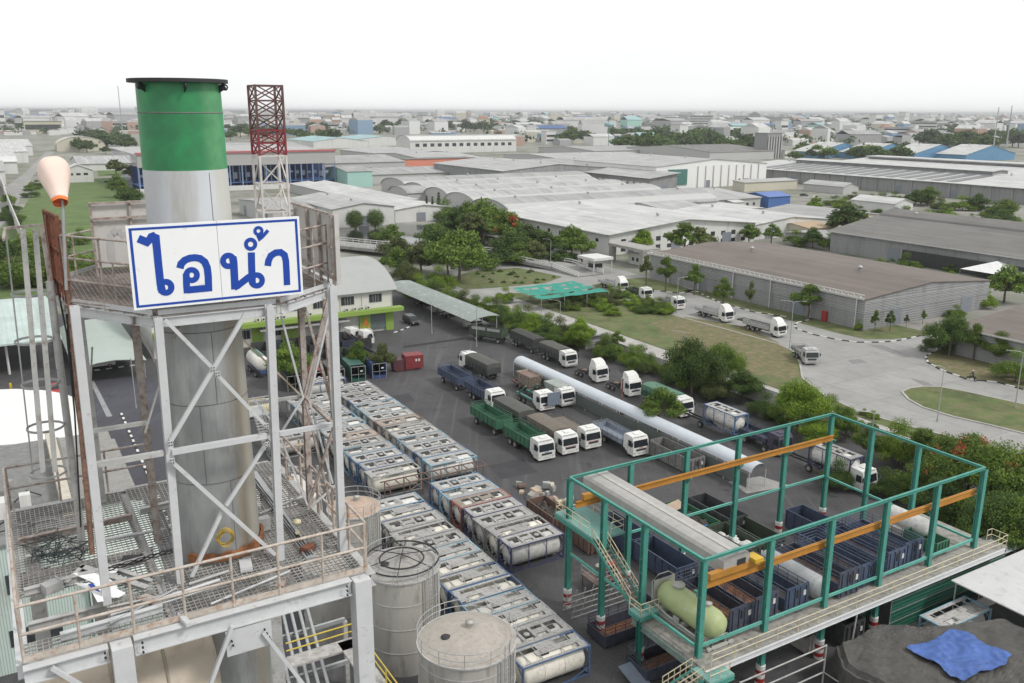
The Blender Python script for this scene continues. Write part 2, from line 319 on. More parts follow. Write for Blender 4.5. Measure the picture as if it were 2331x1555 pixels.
# bracing, laid out on the planes of the tower faces
def br(a,b,v,w=.075,mt=None,v2=None): uvo('brace',M().bar(X3(*a,v),X3(*b,v if v2 is None else v2),w,w*.9),mt or steelw,tw)
vf=17.62
br((560,712),(389,1003),vf-.1,.085); br((376,728),(484,838),vf,.08); br((492,850),(604,968),vf,.08)
br((391,1029),(606,992),vf,.12); br((388,1048),(626,1262),vf-.08,.08); br((606,1010),(515,1150),vf,.075); br((505,1165),(436,1312),vf,.08)
br((204,1060),(372,1031),vf,.11,steelp); br((636,987),(757,966),vf,.1)
br((205,982),(334,962),19.2,.09,steelp); br((569,919),(690,902),20,.08,steelp)
br((690,900),(758,965),19.95,.08,steelr,17.6)
for a,b in (((752,655),(692,905)),((694,700),(764,950)),((760,970),(700,1160)),((696,915),(775,1240)),((745,700),(700,900))): br(a,b,18.6,.06,steelr)
br((490,712),(690,905),20.3,.045,mat('old_cream',(.5,.42,.3),.7,dirt=rust,dirt_amt=.3)); br((396,770),(420,712),18.2,.06,steelr)
for px,py in ((484,840),(495,852),(388,1010),(392,1050),(606,970),(608,1012)):
    m=M();c=X3(px,py,vf-.14); m.bb(c.x-.05,c.x+.05,c.y-.006,c.y+.006,c.z-.06,c.z+.06); 
    for i in(-1,1):
        for j in(-1,1): m.tube((c.x+i*.025,c.y,c.z+j*.03),(c.x+i*.025,c.y-.03,c.z+j*.03),.012,6,1)
    uvo('bolted_plate',m,[steelw,dark],tw)
for a,b,v in (((640,720),(690,905),18.4),((690,905),(640,985),18.4),((705,915),(757,1100),18.8),((770,1100),(712,1150),19),((640,1000),(700,1150),18.6),((575,905),(640,985),19.4),((752,700),(705,905),17.9)): br(a,b,v,.045,steelw)
for a,b,v in (((320,760),(372,860),19),((365,870),(330,985),19),((210,790),(205,900),20.5)): br(a,b,v,.04,steelp)
uvo('tower_post',M().bar((6.1,17.8,ZL),(6.3,18.9,ZU),.1,.1,0,(0,1,0)),steelr,tw)
# railings
def rail(pts,hs,step,mt,r=.03,name='railing',root=None,kick=None):
    m=M()
    for a,b in zip(pts,pts[1:]):
        a=vec(a);b=vec(b);L=(b-a).length;n=max(1,round(L/step))
        for h in hs: m.tube(a+Vector((0,0,h)),b+Vector((0,0,h)),r,7)
        for i in range(n+1):
            p=a+(b-a)*i/n; m.tube(p,p+Vector((0,0,max(hs))),r*.95,7)
        if kick: m.bar(a+Vector((0,0,kick/2)),b+Vector((0,0,kick/2)),.01,kick)
    return uvo(name,m,mt,root or tw)
railm=mat('rail_weathered',(.46,.41,.36),.65,var=.2,scale=3,dirt=(.3,.13,.06),dirt_amt=.4)
rail([(-.42,16.2,ZL),(6.0,16.2,ZL)],(.55,1.1),.9,railm,kick=.12)
rail([(-.42,16.25,ZL),(-.42,23.3,ZL)],(.55,1.1),1.2,railm)
rail([(-.38,23.35,ZL),(2.9,23.35,ZL)],(.55,1.1),1.1,steelr)
rail([(6.05,16.25,ZL),(6.05,19.3,ZL)],(.55,1.1),1.0,railm)
rail([(6.05,19.4,ZL),(6.05,23.3,ZL)],(.55,1.1),1.2,steelr)
rail([(1.22,19.85,ZU),(2.4,18.1,ZU)],(.06,.5,.95,1.4),.9,steelr,.024)
rail([(2.0,18.7,ZU),(2.5,17.95,ZU)],(.95,),.8,steelr,.02)
rail([(5.15,17.95,ZU),(6.45,19.0,ZU)],(.06,.55,1.0,1.4),.6,steelr,.022)
rail([(1.15,21.6,ZU),(1.15,22.6,ZU),(2.2,23.9,ZU)],(.5,1.0,),.9,steelr,.022)
# caged ladder on the left
m=M();x0=X3(92,540,20.2)
lad=uvthing('caged_ladder','tall caged ladder with flat hoops on the left side of the platform tower','ladder',*X3(92,1090,20.2))
def colpt(px,py,v): return X3(px,py,v)
for s,(t,b) in (('ladder_rail',((52,522),(98,1075))),('ladder_rail',((80,522),(126,1075)))):
    uvo(s,M().bar(X3(*t,19.6),X3(*b,19.6),.1,.03,0,(0,1,0)),steelp,lad)
uvo('ladder_rail',M().tube(X3(113,640,20.2),X3(190,1256,20.2),.075,12),steelp,lad)
uvo('cage_strap',M().bar(X3(95,515,20.2),X3(116,650,20.2),.09,.04,0,(0,1,0)),steelr,lad)
uvo('cage_strap',M().bar(X3(12,520,20.3),X3(75,1080,20.3),.03,.02,0,(0,1,0)),galv,lad)
for i,(px,py) in enumerate(((66,668),(73,775),(88,874),(99,972),(106,1075))):
    c=X3(px+4,py,20.1);m=M();n=20;rr=.36
    vs=[];
    for k in range(n):
        t=2*math.pi*k/n
        for z in(-.025,.025):
            for r_ in (rr,rr-.012): vs.append((c.x+r_*math.cos(t),c.y+r_*math.sin(t),c.z+z))
    fs=[]
    for k in range(n):
        a=4*k;b=4*((k+1)%n); fs+=[(a,b,b+2,a+2),(a+1,a+3,b+3,b+1),(a+2,b+2,b+3,a+3),(a,a+1,b+1,b)]
    m.add(vs,fs); uvo('cage_hoop',m,galv,lad)
m=M();p=X3(10,520,20.3);q=X3(95,512,20.2);m.bar(p,q,.08,.05);m.bar(X3(8,545,19.6),X3(12,520,20.3),.05,.05);uvo('top_frame',m,steelr,lad)
# rusty riser pipe and conduit beside the left post
m=M().path([X3(140,500,19.9),X3(160,700,19.8),X3(176,880,19.6),X3(203,1180,19.3),X3(210,1262,19.1)],.055,8)
for y,x in ((700,160),(800,170),(918,181),(1098,197)): c=X3(x,y,19.7);m.tube(c,c+Vector((0,0,.06)),.08,10)
tag(uvo('riser_pipe',m,mat('pipe_rust',(.24,.14,.1),.8,var=.4,scale=6,dirt=(.09,.04,.03),dirt_amt=.5)),'rust brown riser pipe running up beside the left tower post','pipe')
m=M().path([X3(150,690,20.2),X3(166,860,20.1),X3(186,1010,20),X3(205,1250,19.9)],.03,6).path([X3(128,640,20.4),X3(152,760,20.1),X3(170,940,19.9),X3(184,1200,19.8)],.02,6)
tag(uvo('cable_conduit',m,dark),'thin dark cables strapped behind the rust brown riser pipe','cable')
# ---- name sign with the Thai lettering ----
vS=17.6
def SP(x,y): u,z=PV(x/2.591,y/2.591+150,vS); return (u,z)
sg=uvthing('name_sign','large white sign with blue border and blue Thai lettering on the upper platform','sign',3.8,vS,38.33)
m=M();u0,u1,z0,z1=2.17,5.43,38.34,39.93; m.bb(u0,(u0+u1)/2-.004,vS,vS+.05,z0,z1).bb((u0+u1)/2+.004,u1,vS,vS+.05,z0,z1)
uvo('board',m,signw,sg)
m=M();b=.045
for a,c,e,f in ((u0+b,u1-b,z0+b,z0+b+.045),(u0+b,u1-b,z1-b-.045,z1-b),(u0+b,u0+b+.05,z0+b+.045,z1-b-.045),(u1-b-.05,u1-b,z0+b+.045,z1-b-.045)): m.bb(a,c,vS-.004,vS-.001,e,f)
uvo('blue_border',m,bluep,sg)
def stroke(m,pts,w,closed=False,dz=0):
    P2=[Vector(SP(*p)) for p in pts];n=len(P2);w=w/2.591/2.0/104.;vs=[]
    for i,p in enumerate(P2):
        a=P2[i-1] if (i or closed) else p; b=P2[(i+1)%n] if (i<n-1 or closed) else p
        d=(b-a).normalized() if (b-a).length>0 else Vector((1,0)); nn=Vector((-d.y,d.x))
        if 0<i<n-1:
            d1=(p-P2[i-1]).normalized(); k=1/max(.6,abs(d1.dot(d)))
        else:k=1
        vs+=[(p+nn*w*k),(p-nn*w*k)]
    y=vS-.0045-dz
    q=[(a.x,y,a.y) for a in vs]; m.add(q,[(2*i,2*i+1,2*(i+1)%(2*n)+1,2*(i+1)%(2*n)) for i in range(n if closed else n-1)])
def ringl(m,cx,cy,ro,ri,dz=.0008):
    n=28;r=(ro+ri)/2; stroke(m,[(cx+r*math.cos(2*math.pi*k/n),cy+r*math.sin(2*math.pi*k/n)) for k in range(n)],ro-ri,True,dz)
def letter(f): m=M(); f(m); uvo('letter',m,bluep,sg)
def L1(m):
    stroke(m,[(815,1018),(868,1040),(893,1008),(918,1000)],40); stroke(m,[(893,1003),(915,1012),(922,1050),(935,1180),(947,1290),(958,1335)],38,dz=.0004); ringl(m,978,1306,48,17)
def L2(m):
    stroke(m,[(1061,1194),(1068,1168),(1090,1146),(1120,1134),(1150,1131),(1180,1136),(1207,1156),(1222,1190),(1228,1240),(1231,1330)],37); stroke(m,[(1231,1310),(1104,1322)],37,dz=.0004)
    stroke(m,[(1104,1341),(1100,1290),(1098,1225)],34,dz=.0006); ringl(m,1130,1234,46,17)
def L3(m):
    ringl(m,1347,1150,47,17); stroke(m,[(1372,1125),(1378,1160),(1383,1250),(1386,1318)],40,dz=.0004); stroke(m,[(1380,1308),(1400,1298),(1468,1245),(1500,1235)],36,dz=.0006)
    stroke(m,[(1482,1100),(1484,1180),(1488,1280)],38,dz=.0004); ringl(m,1514,1265,47,17)
def L4(m): ringl(m,1478,1052,38,17)
def L5(m):
    ringl(m,1524,974,29,12); stroke(m,[(1540,985),(1522,1008),(1528,1020),(1545,1010),(1581,970)],19,dz=.0004)
def L6(m): stroke(m,[(1579,1180),(1583,1150),(1597,1120),(1625,1102),(1655,1099),(1678,1116),(1686,1150),(1690,1220),(1693,1293)],36)
for f in (L1,L2,L3,L4,L5,L6): letter(f)
m=M()
for u in (2.6,3.8,5.0): m.bar((u,vS+.09,z0),(u,vS+.09,z1),.06,.06)
for z in (38.6,39.6): m.bar((u0,vS+.15,z),(u1,vS+.15,z),.05,.05)
uvo('support_frame',m,steelr,sg)
for i in range(9):
    for z in (z0+b+.02,z1-b-.02): c=u0+.1+i*.37; uvo('rivet',M().tube((c,vS-.005,z),(c,vS-.012,z),.01,6),dark,sg)
# three further boards of the ring of signs, seen from behind
dw=mat('board_back',(.55,.53,.51),.7,var=.06,scale=2,dirt=(.42,.36,.3),dirt_amt=.25)
bk=uvthing('name_sign','white sign board seen from behind left of the stack, showing a faint grey letter','sign',2.6,22.95,38.3); bk['group']='sign boards around the upper platform'
sg['group']='sign boards around the upper platform'
vB=22.95;ua,za=PV(203,463,vB);ub,_=PV(332,460,vB);_,zc=PV(215,611,vB)
uvo('board',M().bb(ua,ub+.6,vB,vB+.03,zc,za),dw,bk)
m=M()
for u in (ua,ua+.86): m.bar((u,vB-.04,zc-.3),(u,vB-.04,za+.03),.05,.05)
for z in (za,za-.36,): m.bar((ua,vB-.09,z),(ub+.6,vB-.09,z),.05,.05)
uvo('frame',m,steelr,bk)
m=M();vsv=vS;
def ghost(m,pts,w):
    Q=[Vector(PV(x/2.591,y/2.591+150,vB-.006)) for x,y in pts]
    for a,b_ in zip(Q,Q[1:]):
        d=(b_-a).normalized();n_=Vector((-d.y,d.x))*w; m.add([(a.x+n_.x,vB-.006,a.y+n_.y),(a.x-n_.x,vB-.006,a.y-n_.y),(b_.x-n_.x,vB-.006,b_.y-n_.y),(b_.x+n_.x,vB-.006,b_.y+n_.y)],[(0,1,2,3)])
ghost(m,[(660,1155),(655,1080),(648,1030),(660,990),(690,978),(720,985),(740,1010)],.085)
uvo('letter',m,mat('ghost_grey',(.46,.45,.45),.7),bk)
rt=uvthing('name_sign','pale sign board edge-on at the right of the blue lettered sign','sign',6.5,20,38.3); rt['group']='sign boards around the upper platform'
uvo('board',M().bb(6.52,6.55,18.66,21.3,38.32,39.8),dw,rt)
m=M()
for v in (18.66,19.55,20.4,21.3): m.bar((6.47,v,38.2),(6.47,v,39.85),.06,.06)
for z in (39.82,39.1,38.5): m.bar((6.42,18.6,z),(6.42,21.35,z),.045,.045)
uvo('frame',m,steelr,rt)
uvo('side_plate',M().bb(6.5,6.6,18.55,18.6,38.25,39.8),dw,rt)
lt=uvthing('name_sign','rusty red-brown edge of the left sign frame under the windsock','sign',1.1,20.5,38.15); lt['group']='sign boards around the upper platform'
m=M()
for v,w_ in ((19.9,.07),(20.25,.05),(20.6,.06),(20.95,.05),(21.3,.07)): m.bar((1.2-(v-19.9)*.1,v,ZU),(1.2-(v-19.9)*.1,v,39.95),w_,w_)
for z in (39.92,39.2,38.5): m.bar((1.21,19.9,z),(1.06,21.3,z),.05,.05)
uvo('frame',m,rustm,lt)
uvo('board',M().bb(1.04,1.06,20.75,21.2,38.4,39.85),rustm,lt)
# ---- windsock ----
ws=uvthing('windsock','faded pink and orange windsock drooping on a pole at the left of the platform','windsock',*X3(150,640,18.9))
pole=M().tube(X3(151,660,18.9),X3(142,452,18.9),.03,10)
uvo('pole',pole,galv,ws)
a=X3(137.5,462,18.8);b_=X3(118,366,19.5);ax=(b_-a);L=ax.length;ax.normalize()
sd=ax.cross(Vector((0,1,0))).normalized();s2=ax.cross(sd)
def socko(t0,t1,name,mt,n=12):
    prof=[(0,.135),(.12,.15),(.3,.195),(.5,.25),(.7,.29),(.84,.29),(.94,.22),(1,.05)]
    def rad(t):
        for (x,y),(x2,y2) in zip(prof,prof[1:]):
            if t<=x2: return y+(y2-y)*(t-x)/(x2-x)
        return .06
    m=M();vs=[];k=28
    for i in range(n+1):
        t=t0+(t1-t0)*i/n;c=a+ax*L*t
        for j in range(k):
            th=2*math.pi*j/k;rr=rad(t)*(1+.035*math.sin(5*th+4*t)); vs.append(c+(sd*math.cos(th)+s2*math.sin(th))*rr)
    m.add(vs,[(i*k+j,i*k+(j+1)%k,(i+1)*k+(j+1)%k,(i+1)*k+j) for i in range(n) for j in range(k)],0,True)
    if t1>=1: m.add(vs[-k:],[tuple(range(k))])
    uvo(name,m,mt,ws)
socko(.07,1,'sock',mat('sock_pink',(.8,.63,.55),.8,var=.07,dirt=(.72,.62,.58),dirt_amt=.3))
socko(0,.07,'mouth_band',mat('sock_orange',(.8,.2,.05),.7),2)
m=M();m.add([a+ax*.09+(sd*math.cos(t)+s2*math.sin(t))*.148 for t in [2*math.pi*i/20 for i in range(20)]],[tuple(range(20))]); uvo('inner_lining',m,mat('sock_in',(.7,.17,.05),.7),ws)
# ---- lattice mast ----
ma=uvthing('lattice_mast','slim lattice mast, brown top, red middle and white foot, behind the blue lettered sign','mast',6.2,22.5,ZU)
uc,vc=6.3,22.6;h=.33
def mast(z0,z1,mt,name,n):
    m=M();cs=[(uc-h,vc-h),(uc+h,vc-h),(uc+h,vc+h),(uc-h,vc+h)]
    for c in cs: m.bar((*c,z0),(*c,z1),.05,.05)
    dz=(z1-z0)/n
    for k in range(n):
        a=z0+k*dz
        for i in range(4):
            p,q=cs[i],cs[(i+1)%4]; m.bar((*p,a+dz-.01),(*q,a+dz-.01),.035,.035)
            m.bar((*p,a),(*q,a+dz),.028,.028)
            if name!='white_section': m.bar((*q,a),(*p,a+dz),.028,.028)
    uvo(name,m,mt,ma)
zt=PV(575,193,vc-h)[1];z2=PV(580,296,vc-h)[1];z1_=PV(585,355,vc-h)[1]
mast(ZU,z1_,mat('mast_white',(.6,.57,.54),.6,dirt=(.35,.3,.25),dirt_amt=.3),'white_section',4)
mast(z1_,z2,mat('mast_red',(.22,.03,.04),.6,dirt=(.15,.03,.03),dirt_amt=.3),'red_section',2)
mast(z2,zt,mat('mast_brown',(.13,.07,.065),.7,dirt=(.08,.04,.04),dirt_amt=.4),'brown_section',3)
# ---- clutter on the lower platform ----
m=M()
def DK(px,py,z=ZL+.03): q=UV(P(px,py,z)); return Vector((q[0],q[1],z))
hc=X3(512,1219,17.9)
for k in range(9):
    m.path([hc+Vector((.16*math.cos(t+k)*(1+.09*math.sin(k*2.3))+.02*math.sin(k*5),-.012*k,.16*math.sin(t+k)*(1+.09*math.cos(k*1.7))-.03*(k%3))) for t in [2*math.pi*i/18 for i in range(18)]],.008,5,closed=True)
tag(uvo('hose_coil',m,mat('hose_yellow',(.55,.38,.05),.5,dirt=(.3,.2,.05),dirt_amt=.3)),'coiled yellow hose hung on the cross brace in front of the stack','hose')
PIPES=[((250,1382),(420,1345)),((252,1400),(500,1320)),((300,1395),(640,1290)),((430,1330),(520,1300)),((480,1375),(660,1300)),((240,1330),(430,1290)),((205,1240),(352,1210)),((235,1228),(375,1205)),((250,1420),(400,1340)),((590,1170),(690,1130))]
for i,(a_,b2) in enumerate(PIPES):
    z=ZL+.04+.05*(i%3); o=uvo('steel_pipe',M().tube(DK(*a_,z),DK(*b2,z),.035 if i%2 else .025,8),[steelp,steelw,galv][i%3]); tag(o,'loose steel pipe on the lower platform, '+['left and nearest the front railing','long and crossing to the middle','ending at the right front post','short before the hose coil','right of the front middle post','left of the stack foot','behind the rear left post','thin, at the rear left','crossing the front left corner','at the right rear of the grating'][i],'pipe','loose pipes on the lower platform')
for i,(a_,b2,w_) in enumerate((((185,1292),(335,1340),.14),((230,1285),(345,1325),.1),((150,1330),(190,1290),.1),((60,1270),(160,1250),.12))):
    z=ZL+.09; o=uvo('steel_channel',M().ibeam(DK(*a_,z),DK(*b2,z),w_,.09,up=(0,0,1)),steelp); tag(o,['grey steel channel beneath the torn sign sheets','thin grey channel crossing the torn sign sheets','short grey channel left of the torn sign sheets','grey channel at the left railing of the lower platform'][i],'beam','steel channels on the lower platform')
scr=[[(166,1310),(215,1300),(232,1306),(262,1322),(268,1335),(240,1338),(205,1325)],[(170,1332),(210,1330),(250,1330),(285,1345),(270,1356),(235,1360),(200,1345)],[(238,1290),(262,1278),(277,1284),(262,1300),(245,1300)],[(205,1342),(232,1350),(236,1368),(222,1372)]]
for i,pg in enumerate(scr):
    m=M();z=ZL+.12+.03*i;q=[DK(*p,z) for p in pg]; q=[Vector((p.x,p.y,p.z+.05*math.sin(3*p.x))) for p in q]
    m.add(q+[p-Vector((0,0,.012)) for p in q],[tuple(range(len(q))),tuple(range(2*len(q)-1,len(q)-1,-1))]+[(k,(k+1)%len(q),(k+1)%len(q)+len(q),k+len(q)) for k in range(len(q))])
    o=uvo('sign_scrap',m,signw); tag(o,['torn white sign sheet with a pointed end on the grating','lower torn white sign sheet with blue paint on the grating','small curled white sheet scrap beside the grey channel','narrow white sheet strip nearest the front railing'][i],'sheet scrap','torn sign sheets on the lower platform')
    if i==1:
        c=[DK(*p,z+.05) for p in ((200,1330),(212,1328),(232,1352),(220,1350))]; m=M();m.add(c,[(0,1,2,3)]); k=obj('blue_mark',m,bluep,o); k.location=(0,0,0)
        me=k.data; oc=o['_c'] if '_c' in o else None
        cc=UV(o.location); 
        for vtx in me.vertices: vtx.co=(vtx.co.x-cc[0],vtx.co.y-cc[1],vtx.co.z-o.location.z+.005)
m=M();rn=random.Random(3)
for k in range(16):
    c=DK(90+rn.random()*95,1240+rn.random()*55); p=[]
    for i in range(9): p.append(c+Vector((rn.uniform(-.35,.35),rn.uniform(-.35,.35),.04+rn.random()*.35)))
    q=[]
    for i in range(len(p)-1):
        for t in (0,.33,.66): q.append(p[i].lerp(p[i+1],t))
    m.path(q,.009,4)
tag(uvo('cable_tangle',m,mat('cable_dark',(.04,.06,.06),.7)),'tangle of dark cables heaped on the left of the lower platform','cable')
m=M().tube(DK(677,1212,ZL),DK(677,1212,ZL+.28),.05,10).lathe([(.001,.34),(.1,.3),(.11,.24),(.05,.24)],DK(677,1212,ZL),12)
tag(uvo('vent_cap',m,cream),'small cream mushroom vent standing on the right of the lower platform','vent')
# process pipes, cable tray and small fittings around the stack foot
pt=mat('pipe_tan',(.45,.38,.3),.7,var=.2,dirt=rust,dirt_amt=.4)
pp=uvthing('process_pipes','bundle of tan and grey pipes with valves rising behind the right tower posts','pipes',5.2,21.6,ZL)
for i,(a_,b2,v) in enumerate((((655,1040),(662,1180),22.2),((680,1000),(690,1160),22.6),((722,1060),(735,1190),21.5),((640,1020),(700,1010),22.4),((655,1060),(742,1078),22.0),((700,1100),(772,1110),21),((742,1000),(752,1120),21.2),((664,1120),(730,1150),21.6))): uvo('pipe',M().tube(X3(*a_,v),X3(*b2,v),.035,7),pt if i%2 else steelp,pp)
for px,py in ((662,1090),(728,1120),(690,1060)): c=X3(px,py,21.9); uvo('valve',M().tube(c-Vector((.07,0,0)),c+Vector((.07,0,0)),.08,10).tube(c,c+Vector((0,0,.16)),.02,6),pt,pp)
ctr=uvthing('cable_tray','grey cable tray with cables running along the right of the lower platform','cable tray',5.3,19.5,ZL)
uvo('tray',M().bar((5.15,17.2,ZL+.06),(5.3,22.6,ZL+.06),.22,.05),galv,ctr)
for i in range(3): uvo('cable',M().path([(5.1+.06*i,17.3+.2*j,ZL+.1+.015*math.sin(j+i*2)) for j in range(27)],.014,5),dark,ctr)
for i,(px,py,sx,sy,sz,mt,l) in enumerate(((600,1205,.3,.2,.3,steelp,'small grey junction box at the stack foot'),(700,1255,.35,.2,.12,rustm,'small dark red box near the right front railing'),(560,1290,.5,.25,.06,steelw,'pale flat plate lying before the stack'),(345,1370,.6,.22,.05,steelr,'rust-streaked flat plate by the front middle railing'),(300,1275,.4,.3,.05,dark,'dark rubber mat behind the torn sign sheets'),(120,1345,.35,.25,.2,steelp,'grey box at the front left corner'),(640,1335,.3,.18,.1,steelr,'rusty clamp box beside the front railing'),(420,1415,.45,.1,.08,steelw,'short white angle iron by the front railing'))):
    c=DK(px,py,ZL+.01); tag(obj('loose_part',M().bb(-sx/2,sx/2,-sy/2,sy/2,0,sz).bb(-sx/2+.02,-sx/2+.05,-sy/2,sy/2,sz,sz+.03),mt,None,W(*c),YA+i*.7),l,'loose part')
m=M()
for i in range(3): m.path([DK(230+14*j,1300-4*j+5*math.sin(j*1.1+i*2),ZL+.16+.03*i) for j in range(16)],.014,5)
tag(uvo('black_hose',m,black),'black hoses draped across the torn sign sheets','hose')
for i,(u0,v0,u1,v1) in enumerate(((-.3,18.7,2.0,18.9),(-.3,21.2,2.1,21.3),(2.3,21.5,4.4,21.7),(0.2,16.6,2.0,16.7))): tag(uvo('flat_bar',M().ibeam((u0,v0,ZL+.09),(u1,v1,ZL+.09),.12,.14),[steelp,steelr,steelp,steelw][i]),['grey beam lying across the left grating in front of the cable tangle','rusty beam lying at the rear left of the grating','grey beam lying behind the stack','white beam lying along the front left railing'][i],'beam')
# vessel under the platform
ve=uvthing('process_vessel','big beige round vessel lying under the lower platform','vessel',1.3,17.4,28)
beige=mat('beige_shell',(.47,.41,.33),.6,var=.1,scale=.7,dirt=(.3,.24,.18),dirt_amt=.25)
uvo('shell',M().lathe([(.01,-.4),(.8,-.35),(1.2,-.05),(1.2,2.75),(.9,3.0),(.01,3.05)],(0,17.75,30.3),40,axis='x'),beige,ve)
uvo('support_saddle',M().bb(.2,.5,16.8,18.7,0,29.4).bb(2.0,2.3,16.8,18.2,0,29.4),steelp,ve)
uvo('seam_band',M().lathe([(1.21,.95),(1.225,.95),(1.225,1.02),(1.21,1.02)],(0,17.75,30.3),40,axis='x').lathe([(1.21,1.95),(1.225,1.95),(1.225,2.0),(1.21,2.0)],(0,17.75,30.3),40,axis='x'),mat('vessel_seam',(.3,.26,.2),.6),ve)
# ================= ground, roads =================
gm_=mat('ground_base',(.25,.24,.22),.95,var=.3,scale=.02,dirt=(.085,.12,.05),dirt_amt=.6)
g=M(); g.add([(45000*math.cos(2*math.pi*k/64),45000*math.sin(2*math.pi*k/64),0) for k in range(64)],[tuple(range(64))]); struct('ground',g,gm_)
def asphalt(name,c,patchc):
    m=mat(name,c,.8,var=.22,scale=.09,dirt=patchc,dirt_amt=.6,bump=.25,bscale=3,coords='Object')
    n=m.node_tree.nodes;l=m.node_tree.links;b=n['Principled BSDF'];src=b.inputs['Base Color'].links[0].from_socket;tc=n.new('ShaderNodeTexCoord')
    def layer(src,sc,lo,hi,col,rot=0,det=5):
        mp=n.new('ShaderNodeMapping');mp.inputs['Scale'].default_value=sc;mp.inputs['Rotation'].default_value=(0,0,rot);l.new(tc.outputs['Object'],mp.inputs[0])
        z=n.new('ShaderNodeTexNoise');z.inputs['Scale'].default_value=1;z.inputs['Detail'].default_value=det;l.new(mp.outputs[0],z.inputs['Vector'])
        r=n.new('ShaderNodeMapRange');r.inputs[1].default_value=lo;r.inputs[2].default_value=hi;l.new(z.outputs['Fac'],r.inputs[0])
        x=n.new('ShaderNodeMix');x.data_type='RGBA';l.new(r.outputs[0],x.inputs[0]);l.new(src,x.inputs[6]);x.inputs[7].default_value=(*col,1);return x.outputs[2]
    s=layer(src,(.9,.035,1),.56,.72,(c[0]*1.5,c[1]*1.5,c[2]*1.5),YA-math.pi)      # worn wheel tracks along the rows
    s=layer(s,(.35,.35,1),.62,.7,(c[0]*.5,c[1]*.5,c[2]*.5))                      # oil stains
    s=layer(s,(.05,.05,1),.55,.75,(c[0]*1.35,c[1]*1.33,c[2]*1.3),0,8)              # dusty areas
    s=layer(s,(5,5,1),.5,.8,(c[0]*1.5,c[1]*1.5,c[2]*1.45)); l.new(s,b.inputs['Base Color']); return m
aph=asphalt('asphalt',(.062,.06,.063),(.04,.039,.041)); aph2=asphalt('asphalt_blue',(.055,.055,.07),(.045,.045,.052))
crd=mat('concrete_road',(.3,.297,.285),.85,var=.1,scale=.15,dirt=(.25,.245,.23),dirt_amt=.5,bump=.2,bscale=2)
def slabs(m,w,h,dk,mo=.02):
    n=m.node_tree.nodes;l=m.node_tree.links;b=n['Principled BSDF'];src=b.inputs['Base Color'].links[0].from_socket;tc=n.new('ShaderNodeTexCoord');mp=n.new('ShaderNodeMapping');mp.inputs['Rotation'].default_value=(0,0,-YA);l.new(tc.outputs['Object'],mp.inputs[0])
    br=n.new('ShaderNodeTexBrick');br.offset=0;br.inputs['Scale'].default_value=1;br.inputs['Brick Width'].default_value=w;br.inputs['Row Height'].default_value=h;br.inputs['Mortar Size'].default_value=mo;br.inputs['Color1'].default_value=(1,1,1,1);br.inputs['Color2'].default_value=(.88,.88,.88,1);br.inputs['Mortar'].default_value=(dk,dk,dk,1);l.new(mp.outputs[0],br.inputs['Vector'])
    x=n.new('ShaderNodeMix');x.data_type='RGBA';x.blend_type='MULTIPLY';x.inputs[0].default_value=1;l.new(src,x.inputs[6]);l.new(br.outputs['Color'],x.inputs[7]);l.new(x.outputs[2],b.inputs['Base Color'])
slabs(crd,4.5,9,.7,.06)
crl=mat('concrete_strip',(.38,.365,.345),.85,var=.12,scale=.3,dirt=(.26,.25,.23),dirt_amt=.4)
grs=mat('grass_short',(.085,.115,.035),.95,var=.4,scale=.18,dirt=(.17,.145,.075),dirt_amt=.55,bump=.6,bscale=5)
grg=mat('grass_green',(.085,.14,.035),.95,var=.3,scale=.1,dirt=(.13,.15,.05),dirt_amt=.4,bump=.6,bscale=3)
soil=mat('bare_soil',(.23,.16,.11),.95,var=.25,scale=.4,dirt=(.1,.115,.04),dirt_amt=1.05,bump=.5,bscale=4)
waterm=mat('canal_water',(.02,.024,.018),.08,var=.1,scale=.2)
def upoly(l): return [W(u,v) for u,v in l]
def ppoly(l): return [P(x,y) for x,y in l]
patch('yard_asphalt',upoly([(-60,-60),(96,-60),(96,150),(92,206),(-30,206),(-60,100)]),.02,aph)
patch('concrete_road',upoly([(103.5,-60),(230,-60),(230,100),(147,104),(147.4,180),(150,230),(120,214),(97,212),(97,178),(103.5,178)]),.02,crd)
patch('footpath',upoly([(97,-60),(103.4,-60),(103.4,178),(97,178)]),.024,crl)
patch('grass_field',upoly([(103.5,92.5),(108,92.8),(111.9,95.2),(118,101),(123,107),(124.6,112),(124.3,125),(123.2,145),(125,160),(124,171),(117,176),(103.5,178)]),.06,grs)
patch('soil_patch',ppoly([(1480,735),(1560,722),(1700,745),(1790,790),(1822,850),(1800,868),(1700,850),(1640,800),(1540,775)]),.075,soil)
patch('grass_verge',upoly([(103.5,20),(109,50),(109,60),(106.4,70),(105.3,78),(107,86),(111.3,94.5),(108,92.7),(103.5,92.4)]),.05,grs)
patch('grass_verge',upoly([(141.6,125),(141.3,112),(142.2,106.5),(146,104),(157.5,102),(157.5,111.3),(147.3,111.3),(147.3,160),(143.5,160),(142,150)]),.05,grs)
patch('grass_verge',ppoly([(1345,650),(1400,637),(1470,632),(1545,650),(1585,664),(1560,668),(1490,661),(1420,655)]),.05,grs)
MED=[(2053,893),(2070,885),(2100,881),(2140,882),(2200,893),(2331,922),(2420,945),(2420,1010),(2331,988),(2250,968),(2170,950),(2100,928),(2068,910)]
patch('median_grass',ppoly(MED),.12,grs)
ISL=[(2106,812),(2125,802),(2200,790),(2331,800),(2420,840),(2420,920),(2331,888),(2270,871),(2200,864),(2140,842),(2112,826)]
patch('tree_island',ppoly(ISL),.12,soil)
patch('garden_soil',ppoly([(1010,640),(1070,618),(1180,610),(1280,630),(1240,645),(1130,655),(1060,660)]),.05,grs)
patch('garden_path',ppoly([(1000,655),(1060,660),(1140,657),(1265,640),(1345,648),(1180,668),(1095,700),(1060,690)]),.03,crd)
